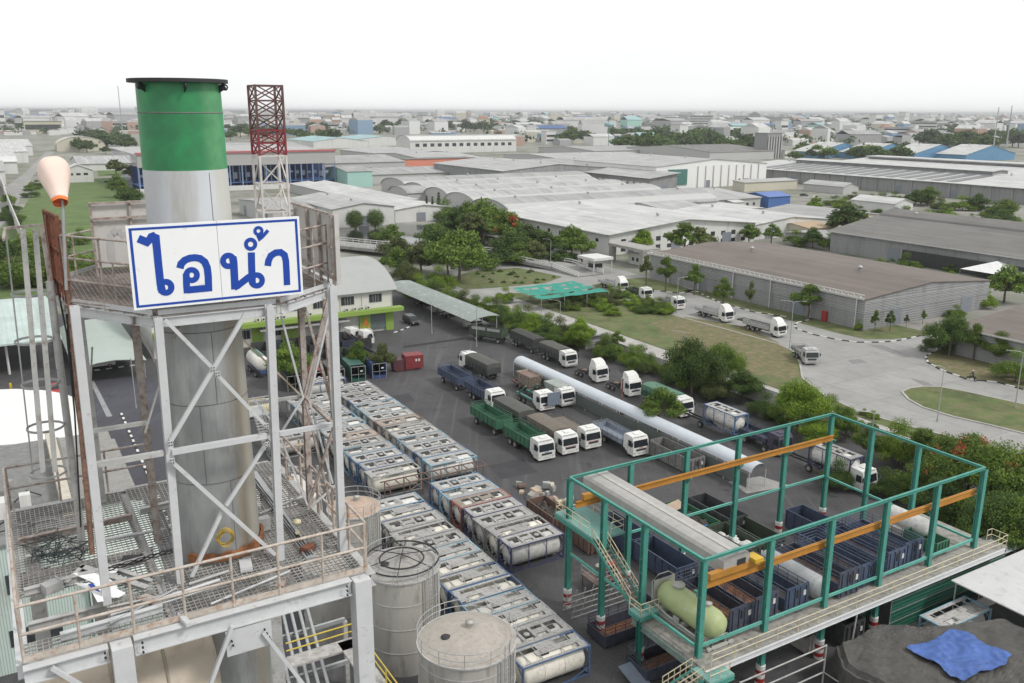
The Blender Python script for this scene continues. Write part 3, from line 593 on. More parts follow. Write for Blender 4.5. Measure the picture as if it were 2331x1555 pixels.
patch('canal',ppoly([(640,500),(985,513),(1190,552),(1345,585),(1300,598),(1100,588),(880,556),(640,548)]),.04,waterm)
patch('left_grass',ppoly([(-200,640),(35,500),(88,420),(130,415),(330,398),(330,600),(300,670),(-200,720)]),.03,grg)
patch('left_grass',ppoly([(215,372),(285,362),(305,395),(225,402)]),.035,grg)
patch('side_road',ppoly([(-150,540),(55,395),(105,345),(125,345),(75,400),(20,500),(-150,640)]),.05,crd)
patch('side_road',ppoly([(243,320),(252,318),(320,400),(330,470),(300,440)]),.05,mat('road_far',(.16,.16,.17),.9))
patch('left_road',upoly([(8.8,60),(18,60),(20,150),(12,151.8),(8.4,140)]),.03,aph2)
lm=mat('lane_mark',(.3,.3,.31),.8,dirt=(.12,.12,.12),dirt_amt=.5)
patch('lane_marking',ppoly([(204,868),(213,866),(256,948),(243,950)]),.04,lm)
patch('lane_marking',upoly([(70.5,66.2),(76.5,65.2),(75.5,69),(71,69.8)]),.04,crd)
stain=mat('concrete_patch',(.3,.29,.27),.9,var=.1,scale=.3)
for l in ([(1975,785),(2010,786),(2075,812),(2060,815)],[(2070,860),(2110,870),(2150,890),(2120,888)],[(1930,820),(1960,818),(1975,826),(1940,829)]): patch('road_patch',ppoly(l),.03,mat('old_asphalt_patch',(.2,.195,.19),.9))
for l in ([(1180,793),(1500,800),(1520,812),(1460,830),(1280,800)],):pass
patch('drain_channel',ppoly([(918,788),(1056,769),(1056,773),(918,793)]),.03,mat('drain_dark',(.02,.02,.02),.9))
for l in ([(960,1000),(1010,990),(1040,1015),(985,1028)],[(1110,1060),(1190,1045),(1225,1075),(1140,1092)],[(880,905),(930,895),(945,912),(895,925)],[(1290,1085),(1360,1070),(1380,1090),(1310,1105)]): patch('asphalt_patch',ppoly(l),.028,mat('asphalt_new',(.042,.042,.046),.85,var=.2,scale=.5))
# kerbs in black and white blocks
kw=mat('kerb_white',(.62,.62,.6),.8,dirt=(.3,.28,.25),dirt_amt=.3);kb=mat('kerb_black',(.03,.03,.03),.8)
def kerb(pts,w=.3,h=.15,seg=1.6,z=0.,two=True):
    m=M();s=0;i=0
    for a,b in zip(pts,pts[1:]):
        a=vec((a[0],a[1],z+h/2));b=vec((b[0],b[1],z+h/2));L=(b-a).length;n=max(1,round(L/seg))
        for k in range(n): m.bar(a.lerp(b,k/n),a.lerp(b,(k+1)/n),w,h,(i%2) if two else 0); i+=1
    struct('kerb',m,[kw,kb] if two else crl)
kerb(ppoly([(1815,735),(1808,742),(1815,750),(1850,762),(1900,773),(1950,780),(2000,780),(2040,777),(2095,765)]),.3,.16,1.5)
kerb(ppoly([(1815,735),(1850,727)]),.3,.16,1.2)
kerb(ppoly([(1585,664),(1545,668),(1490,662),(1430,655)]),.3,.16,1.5)
kerb(ppoly([(1585,664),(1640,690),(1720,712),(1790,722)]),.3,.16,1.5)
kerb(ppoly([(2130,800),(2107,812),(2112,826),(2140,842),(2200,864),(2270,871),(2331,888),(2420,920)]),.3,.18,1.4)
kerb(ppoly(MED+[MED[0]]),.35,.16,3,two=False)
kerb(upoly([(109,50),(109,60),(106.4,70),(105.3,78),(107,86),(111.3,94.5),(118,101),(123,107),(124.6,112),(124.3,125),(123.2,145),(125,160)]),.35,.14,3,two=False)
kerb(upoly([(18.6,156.5),(11.2,156.4)]),.3,.15,.9); kerb(upoly([(13,131),(12.6,103),(12.2,80)]),.3,.15,1.0)
kerb(ppoly([(897,758),(925,748),(937,742)]),.3,.15,1.0)
# ================= vehicles =================
def quadp(m,a,b,c,d,mi=0,sm=False): m.add([a,b,c,d],[(0,1,2,3)],mi,sm)
def loftcab(prof):
    m=M();n=len(prof);vs=[(x,-w,z) for x,z,w in prof]+[(x,w,z) for x,z,w in prof]
    m.add(vs,[(k,(k+1)%n,(k+1)%n+n,k+n) for k in range(n)]+[tuple(range(n-1,-1,-1)),tuple(range(n,2*n))]); return m
_wh={}
def wheel(root,x,y,r=.5,w=.28,c=None):
    if r not in _wh:
        t=M().lathe([(r*.55,-w/2),(r*.92,-w/2),(r,-w*.35),(r,w*.35),(r*.92,w/2),(r*.55,w/2)],(0,0,0),20,axis='y').mesh('tyre',tyrem)
        k=M().lathe([(.02,-w*.3),(r*.2,-w*.45),(r*.3,-w*.2),(r*.5,-w*.25),(r*.56,-w*.5)],(0,0,0),16,axis='y').lathe([(r*.56,w*.5),(r*.5,w*.25),(r*.3,w*.2),(r*.2,w*.45),(.02,w*.3)],(0,0,0),16,axis='y').mesh('rim',mat('rim_grey',(.3,.29,.28),.6,var=.2,dirt=(.08,.07,.06),dirt_amt=.4))
        _wh[r]=(t,k)
    o=obj('wheel',_wh[r][0],None,root,(x,y,r)); obj('rim',_wh[r][1],None,o)
def tarpm(name,c): return mat(name,c,.9,var=.12,scale=1.2,dirt=(c[0]*.6+.03,c[1]*.6+.02,c[2]*.6),dirt_amt=.4,bump=.5,bscale=2.5)
tgrey=tarpm('tarp_grey',(.085,.088,.08)); tbrown=tarpm('tarp_brown',(.15,.13,.11)); tdark=tarpm('tarp_dark',(.045,.048,.045)); tgreen=tarpm('tarp_green',(.1,.2,.14))
def paint(name,c): return mat(name,c,.55,var=.2,scale=1.5,dirt=(c[0]*.5+.07,c[1]*.5+.06,c[2]*.5+.05),dirt_amt=.45,rnd=.2)
pgreen=paint('body_green',(.028,.115,.062)); pblue=paint('body_blue',(.055,.08,.14)); pgrey=paint('body_grey',(.2,.23,.28)); pdk=paint('body_dark',(.05,.055,.06)); pnavy=paint('body_navy',(.045,.055,.085)); pteal=paint('body_teal',(.06,.16,.14)); prust=paint('body_rust',(.16,.1,.08)); polive=paint('body_olive',(.05,.075,.05)); plb=paint('body_light',(.33,.33,.32)); pwh=paint('body_white',(.5,.5,.49))
lampm=mat('headlamp',(.5,.5,.48),.2); chs=mat('chassis',(.035,.033,.035),.8,var=.3)
def cabparts(t,high=False,cm=None,nose=0):
    cm=cm or cabw;hi=random.random()
    p=[(-.06,.42,1.2),(0,.55,1.22),(.02,1.3,1.23),(-.14,2.35,1.19),(-.3,2.68,1.12),(-.5,2.76,1.08),(-1.9,2.84,1.1),(-2.08,2.7,1.16),(-2.12,1.0,1.2),(-2.0,.95,1.2),(-1.75,.95,1.22),(-1.6,.75,1.22),(-1.2,.7,1.22),(-1.15,.45,1.22)]
    m=loftcab(p)
    obj('cab',m,cm,t)
    if high: obj('roof_deflector',loftcab([(-.45,2.77,1.0),(-.75,3.25,.98),(-1.25,3.62,.9),(-1.95,3.72,.88),(-2.0,2.84,1.05)]),cm,t)
    else: obj('roof_visor',M().bar((-.2,-.95,2.83),(-.2,.95,2.83),.16,.05).bb(-1.5,-.8,-.35,.35,2.8,2.9),cm,t)
    def fx(z): return .02-(z-1.3)*.152
    obj('windscreen',M().quad((fx(1.42)+.012,-1.1,1.42),(fx(1.42)+.012,1.1,1.42),(fx(2.3)+.012,1.05,2.3),(fx(2.3)+.012,-1.05,2.3)),glass,t)
    for s in(-1,1):
        y=lambda z: s*(1.235-(z-1.3)*.03)
        a=[(-.28,1.45),(-1.05,1.45),(-1.05,2.25),(-.38,2.25)]; q=[(x,y(z)+s*.012,z) for x,z in a]
        obj('side_window',M().add(q,[(0,1,2,3)]),glass,t)
        obj('headlight',M().bb(.0,.05,s*.95-.17,s*.95+.17,.62,.82),lampm,t)
        obj('mirror',M().bb(-.05,.03,s*1.36-.1,s*1.36+.1,1.65,2.15).bar((-.02,s*1.2,2.2),(-.02,s*1.36,2.2),.03),dark,t)
    obj('grille',M().bb(.0,.035,-.75,.75,.95,1.2).bb(.0,.05,-.5,.5,.48,.6),dark,t)
    obj('bumper',M().bb(-.1,.06,-1.22,1.22,.38,.58),cm if hi<.6 else plb,t)
    obj('marking',M().bb(.028,.034,-.3,.3,1.28,1.36) if hi<.5 else M().bb(.028,.034,-.9,.9,1.25,1.31),[bluep,redp,dark][int(hi*3)],t)
    obj('wiper',M().bar((.03,-.7,1.42),(-.03,-.2,1.85),.025).bar((.03,.1,1.42),(-.03,.6,1.85),.025),dark,t)
    obj('step',M().bb(-1.5,-.95,-1.24,-1.15,.4,.48).bb(-1.5,-.95,1.15,1.24,.4,.48),dark,t)
    for s in(-1,1): obj('door_line',M().bb(-1.2,-1.185,s*1.238-.004,s*1.238+.004,.8,2.3).bb(-1.15,-1.0,s*1.242-.006,s*1.242+.006,1.25,1.29),dark,t)
def openbody(m,x0,x1,y0,y1,z0,z1,zt,mi=0,ribs=5,rails=2,floor=None):
    w=.06
    m.bb(x0,x1,y0,y0+w,z0,z1,mi).bb(x0,x1,y1-w,y1,z0,z1,mi).bb(x0,x0+w,y0+w,y1-w,z0,z1,mi).bb(x1-w,x1,y0+w,y1-w,z0,z1,mi).bb(x0+w,x1-w,y0+w,y1-w,z0,z0+.06,mi)
    n=ribs
    for i in range(n+1):
        x=x0+.05+(x1-x0-.1)*i/n
        for y in (y0-.04,y1+.04): m.bb(x-.05,x+.05,y-.04+ (0 if y>0 else 0),y+.04,z0-.02,z1+.02,mi)
        if zt>z1:
            for y in (y0,y1): m.bar((x,y+(.03 if y<0 else -.03),z1),(x,y+(.03 if y<0 else -.03),zt),.04,.04,mi)
    for y in (y0+.03,y1-.03): 
        m.bar((x0,y,z1+.03),(x1,y,z1+.03),.1,.08,mi)
        for k in range(rails): 
            z=z1+(zt-z1)*(k+1)/rails; m.bar((x0,y,z),(x1,y,z),.05,.05,mi)
    for x in (x0+.03,x1-.03):
        m.bar((x,y0,z1+.03),(x,y1,z1+.03),.08,.08,mi)
        for k in range(rails): 
            z=z1+(zt-z1)*(k+1)/rails; m.bar((x,y0,z),(x,y1,z),.05,.05,mi)
    return m
def chassis(t,x0,x1,axles,r=.5,y=.98):
    obj('chassis',M().bb(x1,x0,-.42,-.32,.72,.95).bb(x1,x0,.32,.42,.72,.95).bb(x1,x1+.12,-1.1,1.1,.5,.62).bb(x0-1.6,x0-.9,.5,1.1,.5,.95).bb(x0-1.6,x0-.9,-1.1,-.5,.5,.95),chs,t)
    for a in axles:
        for s in(-1,1): wheel(t,a,s*y,r,.3 if a>x0-1.8 else .46)
_P={}
def cargo(t,kind,x0,x1,bm,tm=None):
    zb=1.15
    if kind=='open':
        obj('cargo_body',openbody(M(),x1,x0,-1.22,1.22,zb,zb+1.15,zb+1.75,0,6,2),bm,t)
    elif kind=='low':
        obj('cargo_body',openbody(M(),x1,x0,-1.2,1.2,zb,zb+.6,zb+1.0,0,6,2),bm,t)
    elif kind=='tarp':
        obj('cargo_body',openbody(M(),x1,x0,-1.22,1.22,zb,zb+1.3,zb+1.3,0,6,1),bm,t)
        m=M();n=10;h=zb+1.75;vs=[];rn=random.Random(int(x0*10)+5)
        ys=[(-1.27,-.85),(-1.26,-.05),(-.6,.06),(0,.13),(.6,.06),(1.26,-.05),(1.27,-.85)]
        for i in range(n+1):
            x=x1-.03+(x0-x1+.06)*i/n; e=-.04 if i in(0,n) else 0
            vs+=[(x,y+rn.uniform(-.015,.015),h+z+(e if j not in(0,6) else rn.uniform(-.06,.06))+rn.uniform(-.015,.02)) for j,(y,z) in enumerate(ys)]
        m.add(vs,[(i*7+j,i*7+j+1,(i+1)*7+j+1,(i+1)*7+j) for i in range(n) for j in range(6)])
        m.add([vs[j] for j in range(7)]+[vs[n*7+j] for j in range(7)],[(0,1,2,3,4,5,6),(13,12,11,10,9,8,7)])
        obj('tarpaulin',m,tm or tgrey,t)
    elif kind=='flat':
        obj('cargo_body',openbody(M(),x1,x0,-1.2,1.2,zb,zb+.25,zb+.9,0,6,2),bm,t)
        m=M().bb(x1+.1,x0-.1,-1.1,1.1,zb+.3,zb+.55); obj('load_cover',m,tm or tbrown,t)
def tankshape(m,x0,x1,r,zc,mi=0,n=28):
    return m.lathe([(.01,x0),(r*.55,x0+.06),(r*.85,x0+.2),(r,x0+.42),(r,x1-.42),(r*.85,x1-.2),(r*.55,x1-.06),(.01,x1)],(0,0,zc),n,mi,'x')
def make_truck(kind,length,bm,tm=None,high=False,cm=None):
    t=thing('truck','','truck'); cabparts(t,high,cm)
    if kind=='tractor':
        chassis(t,-.3,-6.2,(-1.25,-4.4,-5.5)); obj('fifth_wheel',M().lathe([(.01,.95),(.5,.95),(.55,1.08),(.01,1.1)],(-4.9,0,0),14).bb(-2.5,-2.3,-.9,.9,.9,2.0),prust,t)
    elif kind in('skip','roundbin'):
        chassis(t,-.3,-length,(-1.25,-length+2.6,-length+1.3))
        obj('lifting_frame',M().bb(-length+.2,-2.4,-1.1,-.7,1.0,1.25).bb(-length+.2,-2.4,.7,1.1,1.0,1.25).bar((-length+1,-1.0,1.2),(-length+3,-1.0,2.8),.18,.2).bar((-length+1,1.0,1.2),(-length+3,1.0,2.8),.18,.2),bm,t)
    else:
        chassis(t,-.3,-length,(-1.25,-length+2.4,-length+1.15)); cargo(t,kind,-2.3,-length-.2,bm,tm)
    return t
def make_trailer(kind,length,bm,tm=None):
    t=thing('trailer','','trailer')
    obj('chassis',M().bb(-length,0,-.42,-.32,.72,.95).bb(-length,0,.32,.42,.72,.95).bar((0,-.3,.8),(1.3,0,.7),.08).bar((0,.3,.8),(1.3,0,.7),.08),chs,t)
    for a in (-.9,-length+1.9,-length+.9)[:3 if length>8 else 2]:
        for s in(-1,1): wheel(t,a if a==-.9 else -length+1.3 if length<=8 else a,s*.98,.5,.46)
    cargo(t,kind,0,-length,bm,tm); return t
H2=YA-math.pi/2        # heading of the parked rows
def put(key,maker,u,v,label,group='trucks parked in the yard',head=H2,cat=None):
    head+=R(random.uniform(-1.3,1.3))
    if key not in _P: t=maker(); _P[key]=t; t.location=W(u,v); t.rotation_euler=(0,0,head); t['label']=label; t['group']=group; return t
    return dup(_P[key],W(u,v),head,label,group)
G='trucks parked in the yard'
put('a',lambda:make_truck('open',8.4,pgreen),55.9,85.6,'white cab truck with open green dump body, nearest the tank containers')
put('at',lambda:make_trailer('open',7.2,pgreen),55.9,101.3-5.3,'open green dump trailer behind the green truck nearest the tank containers')
put('b',lambda:make_truck('tarp',8.6,pdk,tbrown),59.6,85.8,'white cab truck with brown tarpaulin beside the open green truck')
put('bt',lambda:make_trailer('tarp',7.0,pdk,tgrey),59.5,96.2,'trailer under a dark grey tarpaulin behind the open green trailer')
put('c',lambda:make_truck('flat',8.8,polive,tbrown),63.2,85.9,'white cab flatbed truck with a low brown covered load, between tarpaulin truck and blue-grey truck')
put('d',lambda:make_truck('low',8.8,pgrey),66.9,80.9,'white cab truck with long blue-grey open bed, rightmost of the front row')
put('e',lambda:make_truck('skip',7.5,pteal),66.2,101.4,'white cab truck with teal lifting arms and a blue-grey panel by its cab')
obj('side_panel',M().bb(-.2,.0,.9,2.9,1.5,3.0) if 0 else M().bb(.3,.4,-.2,1.9,1.0,2.9),mat('panel_bluegrey',(.16,.19,.24),.6),_P['e'])
put('f',lambda:make_truck('skip',7.8,polive),69.9,101.4,'white cab skip truck carrying a grey container under the walkway roof edge')
put('g',lambda:make_truck('open',8.2,pblue),60.5,105.6,'truck with open dark blue body and white cab half hidden behind grey tarpaulin')
put('gt',lambda:make_trailer('open',7.0,pblue),60.4,115.8,'open dark blue trailer at the far end of the blue truck')
put('h',lambda:make_truck('tarp',9.4,pdk,tgrey),66.8,128.0,'white cab truck facing away, its long body under a dark grey tarpaulin',head=H2+math.pi)
put('i',lambda:make_truck('tarp',8.2,pdk,tgrey),81.9,118.2,'white cab truck with dark grey tarpaulin beyond the walkway roof')
put('it',lambda:make_trailer('tarp',8.4,pdk,tdark),81.9,128.4,'trailer under a dark tarpaulin beyond the start of the walkway roof')
put('j',lambda:make_truck('tractor',6,pdk,high=True),81.4,108.7,'high white tractor cab without trailer, farther of the two by the walkway')
put('j',None,81.4,100.3,'high white tractor cab without trailer, nearer of the two by the walkway')
put('k',lambda:make_truck('tarp',8.8,pgreen,tgreen),81.9,89.2,'white cab truck with green tarpaulin between the walkway and the dark tree')
t=put('l',lambda:make_trailer('open',7.0,polive),80.5,138.2,'dull green dump trailer with pale side boards at the canopy end',head=H2+R(30));obj('side_boards',M().bb(-6.4,-3.5,-1.36,-1.3,2.3,2.85).bb(-3.1,-.4,-1.36,-1.3,2.3,2.8),plb,t)
# skip container and rusty skip
m=M()
def hopper(m,x,y,z,l,w,h,mi=0):
    a=[(x-l/2+.5,y-w/2+.1,z),(x+l/2-.5,y-w/2+.1,z),(x+l/2-.5,y+w/2-.1,z),(x-l/2+.5,y+w/2-.1,z)];b=[(x-l/2,y-w/2,z+h),(x+l/2,y-w/2,z+h),(x+l/2,y+w/2,z+h),(x-l/2,y+w/2,z+h)]
    m.add(a+b,[(0,3,2,1),(0,1,5,4),(1,2,6,5),(2,3,7,6),(3,0,4,7)],mi); c=[(p[0]*.0+x+(p[0]-x)*.94,y+(p[1]-y)*.94,p[2]-.25) for p in b]
    m.add(b+c,[(0,1,5,4),(1,2,6,5),(2,3,7,6),(3,0,4,7)],mi); m.add(c,[(0,1,2,3)],1)
    for i in range(4):
        xx=x-l/2+.5+i*(l-1)/3
        for s in(-1,1): m.bar((xx,y+s*(w/2-.08),z),(xx,y+s*(w/2+.02),z+h),.07,.06,mi)
sk=thing('skip_container','rusty grey skip container on a low frame beside the walkway roof','skip',W(69.3,111.5,1.0),H2)
hopper(m,0,0,0.05,4.2,2.3,1.7); obj('hopper',m,[mat('skip_grey',(.27,.24,.2),.8,dirt=rust,dirt_amt=.6),prust],sk)
fr=thing('skip_chassis','rusty low chassis frame under the skip container','frame',W(69.3,109),H2)
obj('beam_frame',M().bb(-6,3,-1.1,-.85,.7,.95).bb(-6,3,.85,1.1,.7,.95).bb(-6,-5.8,-1.1,1.1,.7,.98).bb(2.8,3,-1.1,1.1,.7,.98).bb(-1,-.8,-.85,.85,.7,.95),prust,fr)
for x in (-5,-3.8,2): 
    for s in(-1,1): wheel(fr,x,s*.75,.5,.46)
m=M();hopper(m,0,0,0,3.8,2.2,1.6); m.bb(-1.9,1.9,-1.1,1.1,1.6,1.68)
o=obj('skip_container',m,[mat('skip_pale',(.3,.33,.31),.7,dirt=(.15,.13,.1),dirt_amt=.4),conc],None,W(69.9,104.6,1.25),H2); tag(o,'pale closed skip container carried on the skip truck by the walkway','skip')
# ---- tank containers ----
def make_tankc(fm,tmm,topm,kind=0):
    t=thing('tank_container','','tank container'); L,Wd,Hh=6.06,2.44,2.59; x=L/2-.07;y=Wd/2-.07
    m=M()
    for sx in(-1,1):
        for sy in(-1,1): m.bar((sx*x,sy*y,0),(sx*x,sy*y,Hh),.14,.14)
        for z in(.07,Hh-.07): m.bar((sx*x,-y+.07,z),(sx*x,y-.07,z),.12,.13)
        for s in(-1,1): m.bar((sx*x,s*y,.9),(sx*x,s*.35,.13),.08,.08); m.bar((sx*x,s*y,Hh-.85),(sx*x,s*.35,Hh-.13),.08,.08)
    for sy in(-1,1):
        for z in(.07,Hh-.06): m.bar((-x+.07,sy*y,z),(x-.07,sy*y,z),.1,.1)
        for s in(-1,1): m.bar((s*x,sy*y,.7),(s*1.4,sy*(y-.03),.12),.07,.07)
        if kind!=1:
            for xx in(-1,1): m.bar((xx*1.0,sy*y,.12),(xx*1.0,sy*y,Hh-.12),.06,.06)
    obj('frame',m,fm,t)
    tk=obj('tank',tankshape(M(),-2.9,2.9,1.12,1.36).lathe([(1.125,-.9),(1.145,-.9),(1.145,-.8),(1.125,-.8)],(0,0,1.36),24,0,'x').lathe([(1.125,.9),(1.145,.9),(1.145,1.0),(1.125,1.0)],(0,0,1.36),24,0,'x'),tmm,t)
    obj('end_valve',M().tube((-2.9,0,.5),(-2.98,0,.5),.16,10).bb(-2.97,-2.9,-.25,.25,.8,1.25),galv,tk)
    m=M();z0,z1=Hh-.06,Hh-.015
    if kind==0:
        m.bb(-2.85,2.85,.72,1.1,z0,z1).bb(-2.85,2.85,-1.1,-.72,z0,z1)
        for a,b in((-2.9,-2.45),(-1.35,-1.1),(-.15,.12),(.95,1.2),(2.2,2.85)): m.bb(a,b,-.72,.72,z0,z1)
        m.bb(-1.1,-.15,-.3,.3,z0,z1)
    elif kind==1:
        m.bb(-2.85,1.2,-.3,.3,z0,z1).bb(-2.85,2.85,.85,1.12,z0,z1).bb(-1.6,2.85,-1.12,-.85,z0,z1).bb(-.8,.8,-.85,-.3,z0,z1).bb(-2.9,-2.2,-.85,-.3,z0,z1).bb(-2.9,-2.3,.3,.85,z0,z1)
        for xx in(-2,-.9,1.0,2.1): m.bar((xx,-1.15,Hh-.05),(xx,1.15,Hh-.05),.06,.05)
    else:
        m.bb(-2.85,2.85,.5,1.1,z0,z1).bb(-2.85,.6,-1.1,-.5,z0,z1)
        for a,b in((-2.9,-2.2),(-.9,-.5),(.5,.9),(2.5,2.85)): m.bb(a,b,-.5,.5,z0,z1)
    obj('top_walkway',m,topm,t)
    h=obj('manlid_box',M().bb(.2,.9,-.35,.35,Hh-.2,Hh-.03),dark if kind!=2 else galv,t)
    m=M().lathe([(.25,Hh-.04),(.25,Hh+.02),(.2,Hh+.05),(.01,Hh+.06)],(.55,0,0),14); obj('round_lid',m,conc if kind else plb,h)
    h=obj('valve_box',M().bb(-2.0,-1.5,-.22,.22,Hh-.15,Hh-.05),dark,t)
    return t
def shellm(name,c,a=.3): return mat(name,c,.5,var=.08,scale=1.2,dirt=(.4,.38,.35),dirt_amt=a,rnd=.1)
sw=shellm('shell_white',(.6,.595,.57),.5);scm=shellm('shell_cream',(.66,.63,.55),.35);sg_=shellm('shell_grey',(.46,.45,.43),.5)
top1=mat('walkway_plate',(.36,.36,.35),.75,var=.2,scale=2.5,dirt=(.2,.18,.16),dirt_amt=.6,rnd=.15);top2=mat('walkway_plate_brown',(.32,.28,.24),.8,var=.2,scale=2.5,dirt=(.16,.1,.07),dirt_amt=.5,rnd=.15)
fbl=paint('frame_blue',(.07,.13,.25));flb=paint('frame_light_blue',(.2,.34,.42));fgr=paint('frame_grey',(.25,.25,.25));fnv=paint('frame_navy',(.04,.05,.12));fbr=paint('frame_brown',(.19,.12,.1));frd=paint('frame_red',(.28,.08,.06))
TC=[(fbl,sw,top1,0,'blue frame and white shell'),(fgr,sg_,top1,0,'grey frame and dirty grey shell'),(flb,sw,top1,2,'pale blue frame and white shell'),(fnv,sw,top1,0,'navy frame and white shell'),(fbr,sg_,top2,2,'brown frame and stained shell'),(fgr,scm,top1,1,'grey open frame and cream shell'),(fbl,scm,top1,1,'bright blue open frame and cream shell'),(frd,sw,top2,0,'dull red frame and white shell'),(flb,sg_,top1,1,'pale blue open frame and grey shell')]
tcp=[]
used=[False]*len(TC)
def put_tc(i,u,v,lab,z=0,rot=YA,grp='tank containers stored in the yard'):
    if len(tcp)==0:
        for a,b,c,k,_ in TC: tcp.append(make_tankc(a,b,c,k))
    o=tcp[i]
    if not used[i]: used[i]=True; o.location=W(u,v,z);o.rotation_euler=(0,0,rot);o['label']=lab;o['group']=grp; return o
    return dup(o,W(u,v,z),rot,lab,grp)
rows=[('far right column',43.4,87.2,14,[2,0,1,2,1,5,4,1,2,8,0,1,1,3],.02),('far left column',36.2,87.2,13,[5,0,0,2,1,4,1,2,8,3,1,2,1],.0),
('middle block',41.15,65.5,7,[3,5,1,3,7,2,0],0),('row by the round tanks',32.7,49.2,13,[6,1,5,8,6,6,5,8,1,5,1,6,2],0)]
for nm,u,v,n,ks,dv in rows:
    for i in range(n):
        k=ks[i]; j=random.uniform(-.12,.12)
        put_tc(k,u+j,v+i*2.5,('tank container, %s, %s in %s'%(TC[k][4].replace(' and ',', '),ORD[i],nm)),0,YA+(math.pi if random.random()<.4 else 0)+R(random.uniform(-.6,.6)))
put_tc(5,29.5,120,'tank container with grey open frame at the far left by the loading stairs');put_tc(1,29.6,104,'tank container with dirty grey shell standing left of the far block')
put_tc(0,41,124.8,'tank container with white shell lying across behind the far block')
wf_=uvthing('access_frame','rusty ladder-like walkway frame bridging the gap between container blocks','walkway frame',40,84)
m=M()
for v in (83.0,84.6): m.bar((33.5,v,2.55),(46,v,2.55),.12,.12)
for i in range(11): m.bar((34+i*1.2,83.05,2.55),(34+i*1.2,84.55,2.55),.1,.1)
uvo('frame',m,prust,wf_)
for i in range(6):
    u=34+i*2.3
    for v in (83,84.6): uvo('leg',M().bar((u,v,0),(u,v,2.48),.1),prust,wf_)
# tank container on the semitrailer and tank lorry
st2=make_trailer('none',9.0,pnavy); st2.location=W(81.9,84.5);st2.rotation_euler=(0,0,H2);st2['label']='dark semitrailer carrying the white tank container beside the walkway';st2['category']='trailer'
put_tc(0,81.9,81.8,'white tank container with blue frame riding on the dark semitrailer',1.05,H2)
t=make_truck('tractor',6,pdk); t.location=W(82.6,59.2);t.rotation_euler=(0,0,H2);t['label']='white tractor cab pulling the white tank beyond the teal steel frame';t['group']=G
st3=dup(st2,W(82.6,66.2),H2,'semitrailer under the white tank beyond the teal steel frame'); put_tc(3,82.6,64.2,'white tank container on the lorry beyond the far posts of the teal frame',1.1,H2)
t=make_truck('low',8.5,pnavy,cm=paint('cab_dark',(.06,.055,.09))); t.location=W(83,72);t.rotation_euler=(0,0,H2);t['label']='dark blue truck half hidden behind the teal frame corner post';t['group']=G
put_tc(0,90,22,'tank container with blue frame far right',0) if 0 else None
# ---- covered walkway with barrel roof ----
wk=uvthing('covered_walkway','long white barrel-roofed walkway running between the truck rows','walkway',72.5,92)
m=M();rr=1.2;n=10
o_=arc(72.5,2.6,rr,0,math.pi,n)
m.add([(x,y,z*1.0) for y in (66.5,119.5) for x,z in [(72.5+(x-72.5),2.25+(z-2.6)*.75) for x,z in o_]],[(k,k+1,k+n+2,k+n+1) for k in range(n)],0,True)
i_=arc(72.5,2.6,rr-.03,0,math.pi,n)
uvo('roof',m,mat('walkway_roof',(.5,.54,.58),.5,var=.05,scale=.5,dirt=(.45,.46,.46),dirt_amt=.3),wk)
for i in range(14):
    v=66.7+i*4.05
    m=M()
    for u in (71.2,73.8): m.tube((u,v,0),(u,v,2.3),.05,8)
    pts=[(72.5+(x-72.5),v,2.22+(z-2.6)*.75) for x,z in i_]; m.path(pts,.03,5)
    uvo('post_frame',m,steelw,wk)
uvo('side_panel',M().bb(71.12,71.15,67,119,.3,2.0),mat('net_greyblue',(.1,.12,.11),.8,var=.1),wk)
# yard lamp posts
def lamp_post(u,v,h,ang,label,double=False,arm=1.7,grp='street lamps'):
    t=thing('street_lamp',label,'street lamp',W(u,v),0,grp)
    obj('pole',M().tube((0,0,0),(0,0,h),.09,8,r2=.05).tube((0,0,0),(0,0,.4),.14,8),galv,t)
    for s in ((1,-1) if double else (1,)):
        d=Vector((math.cos(ang)*s,math.sin(ang)*s,0)); m=M().path([(0,0,h-.1),tuple(d*.4+Vector((0,0,h+.15))),tuple(d*arm+Vector((0,0,h+.28)))],.035,6); obj('arm',m,galv,t)
        m=M();c=d*(arm+.3)+Vector((0,0,h+.26)); m.bar(c-d*.35,c+d*.3,.2,.1); obj('lamp_head',m,plb,t)
    return t
def lamp_px(px,pyb,h,ang,label,**k): q=UV(P(px,pyb)); return lamp_post(q[0],q[1],h,ang,label,**k)
lamp_px(1085,790,7.4,R(-60),'yard lamp post beside the green-bodied truck at the canopy end')
lamp_px(1274,770,7.2,R(170),'lamp post between the bushes and the tarpaulin trucks')
lamp_px(1555,850,7.0,R(170),'lamp post rising out of the dark tree beside the walkway trucks')
lamp_px(1797,795,8.8,R(170),'tall lamp post at the roadside behind the last queued truck',double=True)
lamp_px(2133,960,8.0,R(180),'lamp post standing on the near end of the grass median')
lamp_px(2310,930,8.5,R(170),'lamp post at the right edge on the grass median')
lamp_px(1975,1075,7.5,R(180),'lamp post among the trees behind the teal steel frame')
lamp_px(1540,712,7.5,R(20),'lamp post by the queued trucks near the field')
lamp_px(310,930,7.6,R(-60),'lamp post at the left road seen between the tower posts')
lamp_px(983,760,6.5,R(120),'short lamp post in front of the orange emblem of the green and white office')

lamp_px(1253,612,8,R(170),'lamp pole beside the guard kiosk at the bridge end')
tag(obj('post',M().tube((0,0,0),(0,0,6),.12,8).bb(-.4,.4,-.3,.3,.8,1.6).bb(-.25,.25,-.25,.25,2.2,2.7),mat('post_maroon',(.12,.04,.035),.7,dirt=(.3,.28,.26),dirt_amt=.4),None,P(1414,955)),'dark red post with control boxes beside the blue-grey truck','post')
